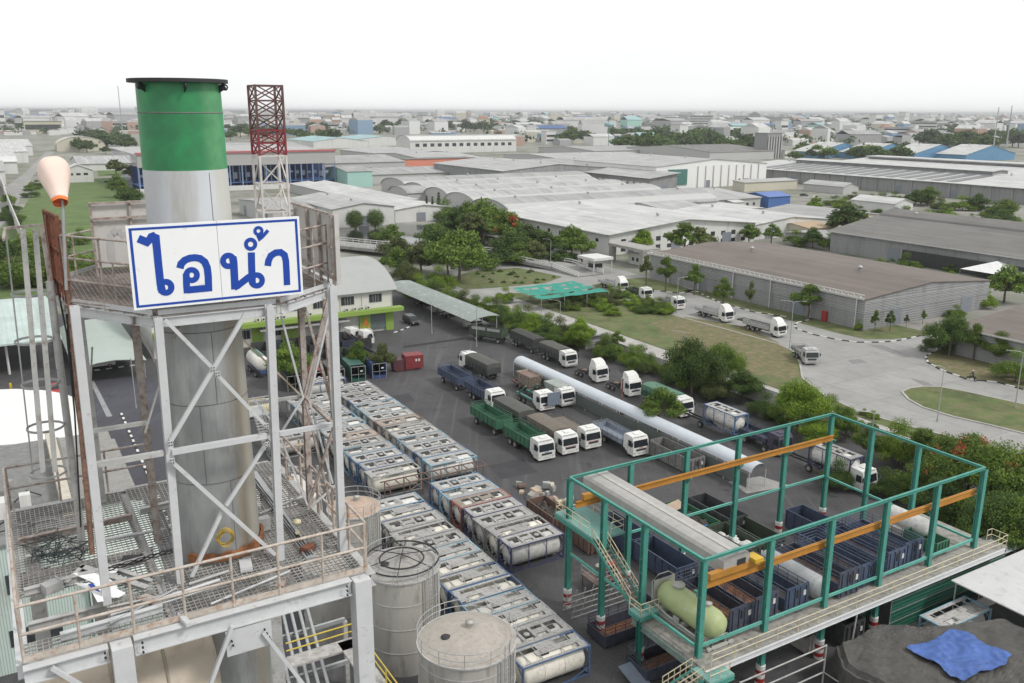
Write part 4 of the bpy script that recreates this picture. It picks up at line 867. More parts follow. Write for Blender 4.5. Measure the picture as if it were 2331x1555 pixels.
# ================= teal steel crane frame =================
UU=[39.6,46.1,52.6,59.1,65.6,72.1]; V0,V1,ZT,ZD=40.6,57.0,12.0,4.5
cf=uvthing('crane_frame','open teal steel crane hall frame with concrete deck and orange runway rails','steel frame',55.8,48.8)
def hcol(u,v,z0,z1,w=.42,mt=teal,nm='column'):
    m=M().bb(u-.02,u+.02,v-w/2+.02,v+w/2-.02,z0,z1).bb(u-w/2,u+w/2,v-w/2,v-w/2+.03,z0,z1).bb(u-w/2,u+w/2,v+w/2-.03,v+w/2,z0,z1)
    for z in (6.5,8,9.2):
        if z<z1: m.bb(u-w/2+.01,u+w/2-.01,v-w/2+.03,v+w/2-.03,z,z+.03)
    return uvo(nm,m,mt,cf)
def hb(p,q,w,h,mt=teal,nm='beam'): return uvo(nm,M().ibeam(p,q,w,h,t=.03),mt,cf)
cols=[(u,V0) for u in UU]+[(u,V1) for u in UU]+[(UU[0],52.1),(UU[0],47.0),(UU[-1],52.1),(UU[-1],47.0)]
rw=[]
for u,v in cols:
    c=hcol(u,v,0,ZT)
    if True:
        m=M()
        for k in range(4): m.lathe([(.36,.25+k*.35),(.36,.6+k*.35)],(u,v,0),16,k%2)
        m.lathe([(.01,1.66),(.36,1.66),(.36,1.65)],(u,v,0),16,1); m.lathe([(.36,0),(.36,.25)],(u,v,0),16,1)
        uvo('painted_base',m,[redp,white],cf)
for v in (V0,V1):
    for a,b in zip(UU,UU[1:]): hb((a+.02,v,ZT+.1),(b-.02,v,ZT+.1),.22,.22)
for u in (UU[0],UU[-1]): hb((u,V0,ZT+.101),(u,V1,ZT+.101),.22,.22)
for v in (V0,V1):
    for a,b in zip(UU,UU[1:]):
        if v==V1 and a<46: continue
        hb((a+.26,v,5.35),(b-.26,v,5.35),.16,.2,mat('teal_light',(.12,.38,.32),.5,dirt=(.05,.17,.14),dirt_amt=.2))
for u in (UU[0],UU[-1]):
    for a,b in ((40.86,46.74),(47.26,51.84),(52.36,56.74)): hb((u,a,5.2),(u,b,5.2),.16,.2,MATS['teal_light'])
for v in (V0+.5,V1-.5):
    for a,b in ((39.9,46.1),(46.1,52.6),(52.6,59.1),(59.1,65.6),(65.6,72.0)): uvo('runway_rail',M().ibeam((a+.005,v,9.75),(b-.005,v,9.75),.28,.5,t=.04).bar((a,v,10.03),(b,v,10.03),.07,.06),orange,cf)
for u in UU:
    for v,s in((V0,1),(V1,-1)): uvo('bracket',M().bar((u,v+s*.25,9.45),(u,v+s*.75,9.45),.2,.1).bar((u,v+s*.25,8.9),(u,v+s*.7,9.38),.08,.08),teal,cf)
# deck
deckc=mat('deck_concrete',(.3,.29,.265),.9,var=.2,scale=.9,dirt=(.14,.13,.11),dirt_amt=.5,bump=.3)
uvo('deck_slab',M().bb(39.0,74.3,39.15,47.3,4.2,ZD),deckc,cf)
hb((38.9,39.05,4.3),(74.4,39.05,4.3),.18,.4,steelw,'edge_girder'); hb((39.0,39.2,4.05),(39.0,47.3,4.05),.3,.5,mat('girder_greygreen',(.2,.27,.25),.6,dirt=(.1,.1,.08),dirt_amt=.4),'edge_girder')
for u in (42.8,46.1,49.3,52.6,55.8,59.1,62.3,65.6,68.8,72.1): hb((u,39.3,3.95),(u,47.2,3.95),.2,.45,steelp,'deck_joist')
rc=lambda pts,hs=(.5,1.0),st_=1.6,nm='handrail',r=.035: rail(pts,hs,st_,cream,r,nm,cf)
rc([(39.6,39.25,ZD),(74.2,39.25,ZD)],(.5,1.0),2.2)
rc([(74.2,39.25,ZD),(74.9,39.25,ZD),(74.9,40.7,ZD),(74.2,40.7,ZD)],(.55,1.1),.8)
uvo('end_landing',M().bb(74.32,75.0,39.2,40.75,4.3,4.49),deckc,cf)
rc([(39.1,46.4,ZD),(39.1,47.2,ZD)],(.5,1.0),1)
# upper maintenance platform and stairs on the left side
pl=mat('platform_teal_top',(.16,.34,.31),.6,dirt=(.2,.25,.2),dirt_amt=.4)
zp=8.4
uvo('upper_platform',M().bb(39.2,42.2,52.6,58.6,zp-.2,zp),pl,cf)
for a,b in (((39.2,52.6),(39.2,58.6)),((42.2,52.6),(42.2,58.6)),((39.2,58.6),(42.2,58.6))): hb((*a,zp-.35),(*b,zp-.35),.15,.28,teal,'platform_beam')
rc([(39.9,58.5,zp),(39.25,58.5,zp),(39.25,53.6,zp)],(.55,1.1),1.3); rc([(42.1,58.4,zp),(42.1,52.7,zp),(40.8,52.7,zp)],(.55,1.1),1.3)
def stair(nm,a,b,w,rails=True,n=14,axis='v'):
    a=vec(a);b=vec(b);off=Vector((w/2,0,0)) if axis=='v' else Vector((0,w/2,0))
    for s in(-1,1): uvo(nm+'_stringer',M().bar(a+off*s,b+off*s,.06,.28),teal,cf)
    m=M()
    for i in range(n+1):
        c=a.lerp(b,i/n); 
        if axis=='v': m.bb(c.x-w/2+.03,c.x+w/2-.03,c.y-.12,c.y+.12,c.z-.02,c.z+.02)
        else: m.bb(c.x-.12,c.x+.12,c.y-w/2+.03,c.y+w/2-.03,c.z-.02,c.z+.02)
    uvo('treads',m,mat('tread_rusty',(.22,.19,.16),.8,dirt=rust,dirt_amt=.4),cf)
    for s in(-1,1):
        m=M()
        for h in (.55,1.05): m.tube(a+off*s+Vector((0,0,h)),b+off*s+Vector((0,0,h)),.035,6)
        for i in range(0,6): c=a.lerp(b,i/5)+off*s; m.tube(c,c+Vector((0,0,1.05)),.03,6)
        uvo('handrail',m,cream,cf)
stair('stair',(39.6,52.9,zp-.1),(39.35,47.4,5.35),1.1)
uvo('landing',M().bb(38.6,40.4,45.9,47.3,5.0,5.15),pl,cf); hb((38.6,45.9,4.85),(40.4,45.9,4.85),.12,.25,teal,'platform_beam');hb((38.6,46,4.86),(38.6,47.3,4.86),.12,.25,teal,'platform_beam')
rc([(38.65,47.3,5.15),(38.65,45.95,5.15),(40.4,45.95,5.15)],(.5,1.0),.9)
hcol(38.9,46.3,0,4.9,.35,teald)
# lower stairs from ground to deck corner
uvo('landing',M().bb(38.4,40.6,38.0,39.9,4.2,4.4),pl,cf); hb((38.4,38.0,4.1),(40.6,38.0,4.1),.12,.3,teal,'platform_beam')
stair('lower_stair',(38.3,39.2,4.3),(36.4,40.0,3.0),1.2,n=6,axis='u'); uvo('landing',M().bb(35.0,36.4,39.3,40.7,2.8,2.95),pl,cf)
stair('lower_stair',(35.0,40.1,2.9),(32.6,40.4,1.2),1.1,n=7,axis='u'); 
hcol(38.9,38.6,0,4.2,.3,teal)
rc([(38.4,38.1,4.4),(40.2,38.1,4.4)],(.5,1.0),.9)
rc([(35.1,39.3,2.95),(36.3,39.3,2.95)],(.5,1.0),.7)
uvo('green_cladding',M().bb(60.2,76.2,39.9,39.95,0,4.1),mat('green_cladding',(.02,.12,.08),.5,wave=('Z',3,.03),dirt=(.03,.07,.05),dirt_amt=.3),cf)
m=M()
for z in (1.0,2.0,3.0,4.05): m.bb(60.2,76.2,39.86,39.895,z,z+.04)
m.bb(60.15,60.2,39.86,39.9,0,4.1);uvo('cladding_trim',m,plb,cf)
# overhead crane: grey covered girder riding on the rails
oc=uvthing('overhead_crane','long grey covered crane girder with yellow-orange trolley resting on the runway rails','crane',42.6,48.8,10.05)
gcm=mat('girder_cover',(.37,.365,.35),.75,var=.1,scale=.9,streak=0,dirt=(.33,.31,.28),dirt_amt=.5)
m=M().prism([(41.9,10.2),(44.45,10.2),(44.45,11.15),(44.25,11.38),(43.9,11.47),(42.5,11.47),(42.1,11.38),(41.9,11.15)],41.0,58.3,'y'); uvo('girder_cover',m,gcm,oc)
uvo('cover_ridge',M().bb(43.0,43.35,41.1,58.1,11.472,11.53),mat('cover_ridge',(.42,.41,.39),.8),oc)
for v in (41.1,56.5): uvo('end_carriage',M().bb(40.6,45.4,v-.22,v+.22,10.08,10.55),orange,oc)
yl=mat('crane_yellow',(.6,.38,.03),.5,dirt=(.35,.2,.03),dirt_amt=.2)
uvo('trolley_frame',M().bb(44.48,45.3,40.45,41.5,10.56,10.85),yl,oc)
uvo('operator_window',M().bb(43.2,44.0,40.94,40.97,10.35,11.0),dark,oc)
# ---- roll-off bins ----
def make_bin(L,Wd,Hh,bm,cm,kind='rail',pile=0.35,seed=1):
    t=thing('waste_bin','','bin'); m=M(); s1=Hh*.55 if kind=='rail' else Hh
    openbody(m,-L/2,L/2,-Wd/2,Wd/2,.18,s1,Hh if kind=='rail' else Hh,0,6,3 if kind=='rail' else 1)
    if kind=='rail': m.bb(L/2-.02,L/2+.06,-Wd/2,Wd/2,.18,Hh*.98)
    for s in(-.45,.45): m.bb(-L/2,L/2,s*Wd*.6-.06,s*Wd*.6+.06,.0,.175)
    for y in(-Wd*.38,-Wd*.12,Wd*.12,Wd*.38): m.bb(L/2+.06,L/2+.14,y-.05,y+.05,.1,Hh*.95)
    obj('body',m,bm,t)
    obj('door_plate',M().bb(L/2+.06,L/2+.1,Wd*.25,Wd*.4,Hh*.55,Hh*.75),white,t)
    obj('hook',M().bar((L/2+.1,0,Hh*.55),(L/2+.1,0,Hh*.85),.3,.12),dark,t)
    if pile:
        rn=random.Random(seed);nx,ny=14,7;vs=[]
        for i in range(nx+1):
            for j in range(ny+1):
                e=min(i,nx-i,j,ny-j); vs.append((-L/2+.08+(L-.16)*i/nx,-Wd/2+.08+(Wd-.16)*j/ny,.25+min(e,2)*.5*pile*rn.uniform(.5,1.1)))
        m=M().add(vs,[(i*(ny+1)+j,(i+1)*(ny+1)+j,(i+1)*(ny+1)+j+1,i*(ny+1)+j+1) for i in range(nx) for j in range(ny)],0,False); obj('contents',m,cm,t)
    return t
csoil=mat('waste_orange',(.26,.1,.04),.95,var=.5,scale=3,dirt=(.06,.04,.03),dirt_amt=.6); cdk=mat('waste_dark',(.06,.055,.05),.95,var=.5,scale=3,dirt=(.15,.11,.08),dirt_amt=.4)
NB=-math.pi/2
crs=mat('waste_rust',(.13,.075,.05),.95,var=.4,scale=2,dirt=(.05,.04,.035),dirt_amt=.6)
Gb='roll-off bins around the teal frame'
def bin_(key,mk,u,v,z,lab,rot=NB):
    k='bin'+key
    if k not in _P: t=mk();_P[k]=t;t.location=W(u,v,z);t.rotation_euler=(0,0,YA+rot);t['label']=lab;t['group']=Gb;return t
    return dup(_P[k],W(u,v,z),YA+rot,lab,Gb)
bin_('a',lambda:make_bin(6.2,2.45,2.1,pnavy,csoil),44.6,44.6,ZD,'navy bin with orange-brown residue beside the pale green tank')
bin_('a',None,47.4,44.8,ZD,'navy bin with railed upper sides, second from the pale green tank')
bin_('a2',lambda:make_bin(6.2,2.45,2.1,pblue,cdk,seed=3),50.4,44.5,ZD,'blue-navy bin with a white door plate left of the grey round tank')
bin_('b',lambda:make_bin(6.8,2.5,2.3,pnavy,crs,pile=.2,seed=4),55.7,44.2,ZD,'large empty navy bin right of the third near column, standing clear of its neighbours')
bin_('b2',lambda:make_bin(6.6,2.4,2.1,pblue,crs,pile=.2,seed=5),58.5,44.3,ZD,'blue bin tucked beside the large empty navy bin')
bin_('b2',None,62.2,44.6,ZD,'navy-blue bin with a white plate, left of the fourth bay cross rail')
bin_('a2',None,64.9,44.7,ZD,'navy-blue bin just before the green cart of leaves')
bin_('c',lambda:make_bin(6.2,2.4,2.0,pblue,cdk,'solid',.15,6),69.0,55.0,0,'dark blue solid-sided bin standing on the yard under the far side of the frame')
bin_('c',None,50.9,57.4,0,'long blue-grey ribbed bin under the grey crane girder, nearer one')
bin_('c',None,50.9,63.8,0,'long blue-grey ribbed bin beyond the grey crane girder')
bin_('d',lambda:make_bin(6.3,2.4,1.9,pgreen,cdk,'solid',1.6,7),58.8,62.7,0,'dark green bin filled with board and pale rubbish')
bin_('e',lambda:make_bin(5.4,2.4,1.9,polive,cdk,'solid',1.0,8),59.2,56.6,0,'olive bin heaped with white sacks')
bin_('f',lambda:make_bin(5.4,2.4,1.9,polive,cdk,'solid',.15,9),61.9,56.6,0,'empty olive bin beside the bin of white sacks')
bin_('g',lambda:make_bin(6.2,2.4,2.0,pdk,cdk,'solid',.15,9),62.2,62.4,0,'black empty bin beside the green rubbish bin')
bin_('h',lambda:make_bin(6.2,2.4,2.0,pnavy,csoil,'rail',.3,9),41.6,51.2,0,'navy railed bin on the ground left under the stairs',0)
bin_('h',None,41.6,46.0,0,'navy railed bin on the ground below the deck corner',0)
bin_('i',lambda:make_bin(7.6,2.4,2.0,mat('bin_grey',(.14,.14,.14),.7,dirt=(.3,.28,.26),dirt_amt=.5),cdk,'solid',.2,9),69.4,77.2,0,'long grey open container left of the walkway, right of the blue-grey truck')
_P['bini']['category']='container'
bin_('g',None,56.5,43.5,0,'dark bin in the shade under the deck') ; bin_('d',None,59.0,44.2,0,'green bin in the shade under the deck')
# waste items
def rag(u,v,z,s,mt,lab,seed,cat='sack',grp=None):
    rn=random.Random(seed);m=M();n=10;k=14;vs=[]
    for i in range(n+1):
        ph=math.pi*i/n
        for j in range(k):
            th=2*math.pi*j/k;r=s*(1+rn.uniform(-.18,.18)); vs.append((r*math.sin(ph)*math.cos(th)*1.15,r*math.sin(ph)*math.sin(th),s*.55-r*.62*math.cos(ph)))
    m.add(vs,[(i*k+j,i*k+(j+1)%k,(i+1)*k+(j+1)%k,(i+1)*k+j) for i in range(n) for j in range(k)],0,True)
    return tag(obj('waste_sack',m,mt,None,W(u,v,z),rn.random()*6),lab,cat,grp)
sack=mat('sack_white',(.6,.59,.57),.7,var=.12,scale=3,dirt=(.4,.36,.3),dirt_amt=.2,bump=.5,bscale=4);sackb=mat('sack_blue',(.02,.12,.5),.6,var=.2)
for i,(u,v,s,mt,l) in enumerate([(59.0,58.4,.5,sack,'flat white sack at the far end of the olive bin'),(59.3,57.2,.65,sack,'white sack in the middle of the olive bin'),(58.9,56.2,.6,sack,'white sack with dark print in the olive bin'),(59.4,55.3,.75,sack,'largest round white sack in the olive bin'),(59.1,54.4,.4,sackb,'blue bag at the near end of the olive bin'),(58.6,62.6,.55,sack,'white rubbish heap in the green bin'),(59.0,61.5,.5,sack,'crumpled white sheet in the green bin'),(58.8,60.5,.45,sackb,'bright blue bag at the near end of the green bin')]): rag(u,v,.9,s,mt,l,i+3,'sack','sacks in the open bins')
brd=mat('board_tan',(.42,.32,.24),.8,var=.1);
m=M();m.add([(-.8,-.6,.0),(.8,-.6,.2),(.8,.6,.5),(-.8,.6,.3)],[(0,1,2,3)]);m.add([(-.8,-.6,-.03),(.8,-.6,.17),(.8,.6,.47),(-.8,.6,.27)],[(3,2,1,0)]);tag(obj('board',m,brd,None,W(58.7,64.8,1.7),YA),'tan wooden board leaning out of the green bin','board')
# pale green tank on the deck
gt=uvthing('road_tank','pale green horizontal tank with dusty grey skirt on the deck corner','tank',41.7,43.6,ZD)
gtm=mat('tank_pale_green',(.36,.42,.2),.5,var=.08,dirt=(.4,.42,.33),dirt_amt=.3);gtd=mat('tank_dust',(.42,.42,.38),.7,var=.12)
m=M().lathe([(.01,-3.2),(.6,-3.12),(.92,-2.85),(1.08,-2.3),(1.08,2.3),(.92,2.85),(.6,3.12),(.01,3.2)],(41.7,43.8,6.05),36,0,'y'); uvo('shell',m,gtm,gt)
uvo('skirt',M().lathe([(1.235,-2.6),(1.235,2.5)],(41.7,43.8,6.15),36,0,'y').bb(40.7,42.7,41.0,46.6,4.75,4.95),gtd,gt) if 0 else uvo('skid',M().bb(40.75,40.95,40.9,46.7,4.6,4.85).bb(42.45,42.65,40.9,46.7,4.6,4.85).bb(40.7,42.7,41.2,41.5,4.85,5.3).bb(40.7,42.7,45.9,46.2,4.85,5.3).bb(40.7,42.7,43.5,43.8,4.85,5.2).bb(40.5,43.0,40.55,40.75,4.62,4.8),gtd,gt)
uvo('manway',M().lathe([(.42,.95),(.42,1.22),(.5,1.22),(.5,1.29),(.15,1.34),(.15,1.46),(.01,1.46)],(41.7,45.3,6.05),20),gtd,gt)
uvo('manway',M().lathe([(.3,.95),(.3,1.25),(.34,1.27),(.01,1.33)],(41.8,42.2,6.05),16),gtd,gt)
uvo('front_guard',M().path([(40.6,46.95,4.7),(40.6,47.05,7.0),(41.2,47.05,7.45),(42.2,47.05,7.45),(42.8,47.05,7.0),(42.8,46.95,4.7)],.05,6).bb(40.7,42.7,46.9,46.96,5.0,7.1),gtd,gt)
uvo('pipework',M().path([(40.45,46.5,5.5),(40.4,45,5.3),(40.4,42,5.2),(40.5,41,5.3)],.07,8).path([(40.4,46.5,5.0),(40.35,44,4.95),(40.4,41,5.0)],.05,6).path([(41.1,40.75,4.8),(41.1,40.6,5.6),(42.3,40.6,5.6),(42.3,40.75,4.8)],.04,6).bb(40.3,40.4,43.6,44.2,5.2,5.7),galv,gt)
for k in range(4): uvo('wheel',M().lathe([(.05,-.06),(.16,-.06),(.16,.06),(.05,.06)],(40.9+(k%2)*1.6,40.7+(k//2)*5.9,4.66),12,0,'x'),dark,gt)
# grey round tank between the bins, cart with leaves, small white tank
o=uvo('cylindrical_tank',tankshape(M(),0,6.2,.95,0),mat('tank_grey',(.32,.33,.34),.5,dirt=(.2,.19,.17),dirt_amt=.3)); o.rotation_euler=(0,0,YA+math.pi/2); o.location=W(53.1,44.3,ZD+.1);tag(o,'grey round-ended tank lying between two navy bins on the deck','tank')
o=uvo('cylindrical_tank',tankshape(M(),0,4.4,.8,0),sw); o.rotation_euler=(0,0,YA+math.pi/2);o.location=W(69.2,45.2,ZD+.6);tag(o,'small white tank with dusty top on the deck beside the leafy cart','tank')
ct=thing('cart','green steel cart carrying leafy branches at the right end of the deck','cart',W(68.4,42.8,ZD),YA)
obj('body',openbody(M(),-.9,.9,-1.6,1.6,.25,1.2,1.2,0,4,1),pgreen,ct)
for x in(-.7,.7):
    for y in(-1.2,1.2): obj('wheel',M().lathe([(.05,-.05),(.18,-.05),(.18,.05),(.05,.05)],(x,y,.2),12,0,'x'),dark,ct)
# ground-level clutter left of the frame
rk=uvthing('pipe_rack','white welded lattice rack standing on the ground beside the navy bins','rack',41.5,55.2)
m=M()
for i in range(8):
    u=38.4+i*.9;m.tube((u,54.6,.3),(u+.25,54.2,2.2),.06,6);m.tube((u+.1,56.0,.3),(u+.3,55.6,2.2),.06,6)
for z in (.6,1.2,1.8): m.tube((38.2,54.5-.2*z,z),(45.2,54.5-.2*z,z),.05,6);m.tube((38.3,55.9-.2*z,z),(45.2,55.9-.2*z,z),.05,6)
uvo('lattice',m,plb,rk)
wb=uvthing('work_stand','rusty work platform on legs with railing, carrying drums, left of the frame','work platform',44.2,58.0)
uvo('deck',M().bb(42.6,46.4,56.9,59.2,1.1,1.2),prust,wb)
for u in(42.7,46.3):
    for v in (57,59.1): uvo('leg',M().tube((u,v,0),(u,v,1.1),.06,8),prust,wb)
rail([(42.6,59.2,1.2),(42.6,56.9,1.2),(46.4,56.9,1.2),(46.4,59.2,1.2)],(.5,.95),1.2,plb,.03,'railing',wb)
for i,(u,v,mt,l) in enumerate(((44.0,58.2,plb,'white drum with red lid on the rusty work platform'),(45.2,58.0,redp,'red drum on the rusty work platform'))):
    m=M().lathe([(.01,0),(.45,0),(.45,.9),(.47,.92),(.45,.94),(.01,.94)],(0,0,0),18); o=obj('drum',m,mt,None,W(u,v,1.2)); tag(o,l,'drum')
rn=random.Random(11)
dcm=[conc,galv,mat('deb_cream',(.5,.44,.33),.7),plb,brd,prust]
for i in range(22):
    u=rn.uniform(47.6,52.2);v=rn.uniform(74.5,81.5)-(u-48)*.6;sx,sy,sz=rn.uniform(.4,1.3),rn.uniform(.4,1.1),rn.uniform(.2,.8)
    m=M();a=[(-sx/2,-sy/2,0),(sx/2,-sy/2*.8,0),(sx/2,sy/2,0),(-sx/2*.8,sy/2,0)];b=[(x*rn.uniform(.7,1),y*rn.uniform(.7,1),sz*rn.uniform(.7,1.1)) for x,y,z in a];m.add(a+b,[(0,1,5,4),(1,2,6,5),(2,3,7,6),(3,0,4,7),(4,5,6,7)])
    o=obj('scrap_piece',m,dcm[i%6],None,W(u,v,.02+.3*(i%3)*(.5 if i>8 else 0)),rn.random()*3); tag(o,['grey','galvanised','cream','pale','tan','rusty'][i%6]+' scrap piece '+['low at the near end of','lying in the middle of','high on the far end of','at the outer edge of'][i//6]+' the debris pile beyond the containers','scrap','debris pile by the middle container block')
hp=bin_('j',lambda:make_bin(5.2,2.3,1.5,prust,cdk,'solid',1.2,12),47.4,72.0,0,'rusty brown bin full of scrap beside the middle container block'); bin_('j',None,47.6,66.0,0,'rusty brown bin behind the upper platform of the teal frame')
# scaffold under the deck front
sf=uvthing('pipe_barrier','pale grey pipe frame standing in front of the deck near the photo bottom','pipe frame',46.5,37.2)
m=M()
for u in (40.8,49.5): m.tube((u,37.6,0),(u,37.6,3.9),.07,8)
for z in (1.6,2.7,3.85): m.tube((40.8,37.6,z),(49.5,37.6,z),.06,8)
m.tube((49.5,37.6,1.6),(49.5,34.5,1.6),.05,8);uvo('frame',m,plb,sf)
tag(uvo('pole',M().tube((53.2,38.3,0),(54.6,39.0,4.1),.07,8),plb),'pale pole leaning against the deck edge','pole')
# round green bin, wheeled white tote
o=obj('round_bin',M().lathe([(.01,.6),(.95,.6),(1.05,1.4),(1.15,1.4),(1.15,1.5),(1.0,1.5),(.95,.7),(.01,.68)],(0,0,0),24).lathe([(.95,.6),(.9,0),(.01,0)],(0,0,0),24),teald,None,W(35.6,36.4),0);tag(o,'round green open vat with pale rim at the bottom of the lower stairs','vat')
o=obj('tote_crate',openbody(M(),-.9,.9,-.8,.8,.1,1.3,1.3,0,4,1),conc,None,W(52.9,42.3),YA);tag(o,'small grey crate in the shade under the deck edge','crate')
# sloped ramp panel (blue-grey) below the stairs
o=obj('metal_sheet',M().add([(-.7,-1.5,.1),(.7,-1.5,.1),(.7,1.5,.9),(-.7,1.5,.9),(-.7,-1.5,.05),(.7,-1.5,.05),(.7,1.5,.85),(-.7,1.5,.85)],[(0,1,2,3),(7,6,5,4),(0,4,5,1),(1,5,6,2),(2,6,7,3),(3,7,4,0)]),MATS['panel_bluegrey'],None,W(38.0,45.2),YA);tag(o,'blue-grey metal sheet leaning below the stairs','metal sheet')
# ---- bottom right: covered stacks, tank container, shed roof ----
def drape(nm,lab,pts,z,mt,seed,skirt=2.0,cat='tarpaulin'):
    rn=random.Random(seed);c=sum(((Vector(p)) for p in pts),Vector((0,0)))/len(pts);n=len(pts);rings=34;per=26;vs=[];N=n*per
    edge=[]
    for i in range(n):
        a=Vector(pts[i]);b=Vector(pts[(i+1)%n])
        for k in range(per): edge.append(a.lerp(b,k/per))
    for r in range(1,rings+1):
        for j,e in enumerate(edge):
            p=c.lerp(e,min(1,r/(rings-1))); 
            zz=z+.14*(1-(r/rings)**2)-(.35 if r>=rings-2 else 0)+rn.uniform(-.02,.02)+.1*math.sin(p.x*1.7+seed)*math.sin(p.y*2.2)+.07*abs(((p.x*.8+p.y*.35+.3*math.sin(p.y*1.3))%1)-.5)+.06*abs(((p.y*.9-p.x*.3+.3*math.sin(p.x))%1)-.5)+.09*abs(math.sin(math.atan2(p.y-c.y,p.x-c.x)*17+2*math.sin(r*.6)))*(r/rings)**2
            if r==rings: p=c.lerp(e,1.015+rn.uniform(0,.02)); zz=z-skirt+rn.uniform(-.2,.2)
            vs.append((p.x,p.y,zz))
    vs.append((c.x,c.y,z+.4));m=M();fs=[(i*N+j,i*N+(j+1)%N,(i+1)*N+(j+1)%N,(i+1)*N+j) for i in range(rings-1) for j in range(N)]+[(len(vs)-1,(j+1)%N,j) for j in range(N)]
    m.add(vs,fs,0,False); return tag(uvo(nm,m,mt),lab,cat)
tl=mat('tarp_taupe',(.075,.072,.066),.75,var=.2,scale=.6,dirt=(.045,.043,.039),dirt_amt=.5,bump=1,bscale=1.3)
drape('tarpaulin','large taupe tarpaulin over stacked goods in the bottom right corner',[(49.5,36.0),(51.2,38.0),(56.5,38.3),(59.5,36.0),(66,33.5),(66,29),(50.5,28)],3.1,tl,2,1.7)
btm=mat('tarp_blue',(.05,.11,.33),.65,var=.25,scale=1,dirt=(.09,.16,.38),dirt_amt=.3,bump=1,bscale=1.8)
rn=random.Random(4);m=M();n=60
Q=[Vector((54.7,34.3)),Vector((60.0,34.6)),Vector((60.9,30.2)),Vector((55.0,30.0))];vs=[]
for i in range(n+1):
    for j in range(n+1):
        e=.35*math.sin(i*.09+1.2)+.06*math.sin(i*.4);f=.3*math.sin(j*.1)+.06*math.sin(j*.35+2)
        p=Q[0].lerp(Q[1],i/n).lerp(Q[3].lerp(Q[2],i/n),j/n);p=p+Vector((f*(1 if i in(0,n) else .2),e*(1 if j in(0,n) else .2)))
        s1=p.x*1.3+p.y*.7;s2=p.x*-.5+p.y*1.9;fold=abs(((s1*.9+.6*math.sin(s2))%1)-.5)*.12+abs(((s2*.7+.5*math.sin(s1*1.3))%1)-.5)*.1
        vs.append((p.x,p.y,3.52+fold+rn.uniform(-.01,.015)+.1*math.sin(p.x*1.7+2)*math.sin(p.y*2.2)))
m.add(vs,[(i*(n+1)+j,(i+1)*(n+1)+j,(i+1)*(n+1)+j+1,i*(n+1)+j+1) for i in range(n) for j in range(n)]);tag(uvo('tarpaulin',m,btm),'crumpled bright blue tarpaulin spread on the taupe one','tarpaulin')
for i in range(3):
    o=obj('storage_container',openbody(M(),-1.2,1.2,-1.2,1.2,0,2.4,2.4,0,8,1),mat('cont_royal',(.02,.04,.3),.6,dirt=(.3,.3,.35),dirt_amt=.25),None,W(51.1+2.6*i,35.0),YA);tag(o,['royal blue stacked container at the torn left edge of the taupe tarpaulin','royal blue container deep under the taupe tarpaulin','royal blue container below the blue tarpaulin'][i],'container')
put_tc(8,64.1,36.7,'dusty grey tank container with blue frame beside the dark green cladding',0,YA)
rfm=mat('sheet_roof_pale',(.55,.55,.55),.6,var=.05,scale=.5,wave=('X',4,.03),dirt=(.4,.39,.38),dirt_amt=.3)
sh=uvthing('lean_to_shed','low shed with pale flat sheet roof at the right edge by the deck','shed',72,33)
uvo('roof',M().bb(66.0,78,28.5,38.6,3.9,4.0),rfm,sh)
for u in(66.3,70,74):
    for v in (29,38.3): uvo('post',M().tube((u,v,0),(u,v,3.9),.06,6),steelp,sh)
uvo('wall',M().bb(66.2,77.8,38.2,38.26,0,1.2),steelp,sh)
tag(uvo('roof_sheet',M().bb(74.6,79,40.2,43.2,2.8,2.88).bb(74.7,74.8,40.3,40.4,0,2.8).bb(78.8,78.9,43,43.1,0,2.8),mat('roof_bluewhite',(.5,.55,.6),.5)),'small blue-white sheet canopy at the deck end','canopy')
# ================= buildings =================
def roofm(name,c,ax='X',d=.25):
    if name in MATS: return MATS[name]
    m=mat(name,c,.6,var=.06,scale=.06,streak=0,dirt=tuple(x*d+.12*(1-d) for x in c) if 0 else tuple(x*.8 for x in c),dirt_amt=.45,wave=(ax,1.2,.05))
    n=m.node_tree.nodes;l=m.node_tree.links;b=n['Principled BSDF'];src=b.inputs['Base Color'].links[0].from_socket;tc=n.new('ShaderNodeTexCoord')
    br=n.new('ShaderNodeTexBrick');br.offset=.5;br.inputs['Scale'].default_value=1;br.inputs['Brick Width'].default_value=2.2;br.inputs['Row Height'].default_value=14;br.inputs['Mortar Size'].default_value=.05;br.inputs['Bias'].default_value=-.35;br.inputs['Color1'].default_value=(1,1,1,1);br.inputs['Color2'].default_value=(.8,.8,.79,1);br.inputs['Mortar'].default_value=(.84,.84,.84,1);l.new(tc.outputs['Object'],br.inputs['Vector'])
    nz=n.new('ShaderNodeTexNoise');nz.inputs['Scale'].default_value=.35;nz.inputs['Detail'].default_value=8;mp=n.new('ShaderNodeMapping');mp.inputs['Scale'].default_value=(1.6,.12,1);l.new(tc.outputs['Object'],mp.inputs[0]);l.new(mp.outputs[0],nz.inputs['Vector']);mr=n.new('ShaderNodeMapRange');mr.inputs[1].default_value=.4;mr.inputs[2].default_value=.75;mr.inputs[3].default_value=1;mr.inputs[4].default_value=.72;l.new(nz.outputs['Fac'],mr.inputs[0])
    x=n.new('ShaderNodeMix');x.data_type='RGBA';x.blend_type='MULTIPLY';x.inputs[0].default_value=1;l.new(src,x.inputs[6]);l.new(br.outputs['Color'],x.inputs[7]);y=n.new('ShaderNodeMix');y.data_type='RGBA';y.blend_type='MULTIPLY';y.inputs[0].default_value=1;l.new(x.outputs[2],y.inputs[6]);l.new(mr.outputs[0],y.inputs[7]);l.new(y.outputs[2],b.inputs['Base Color']);return m
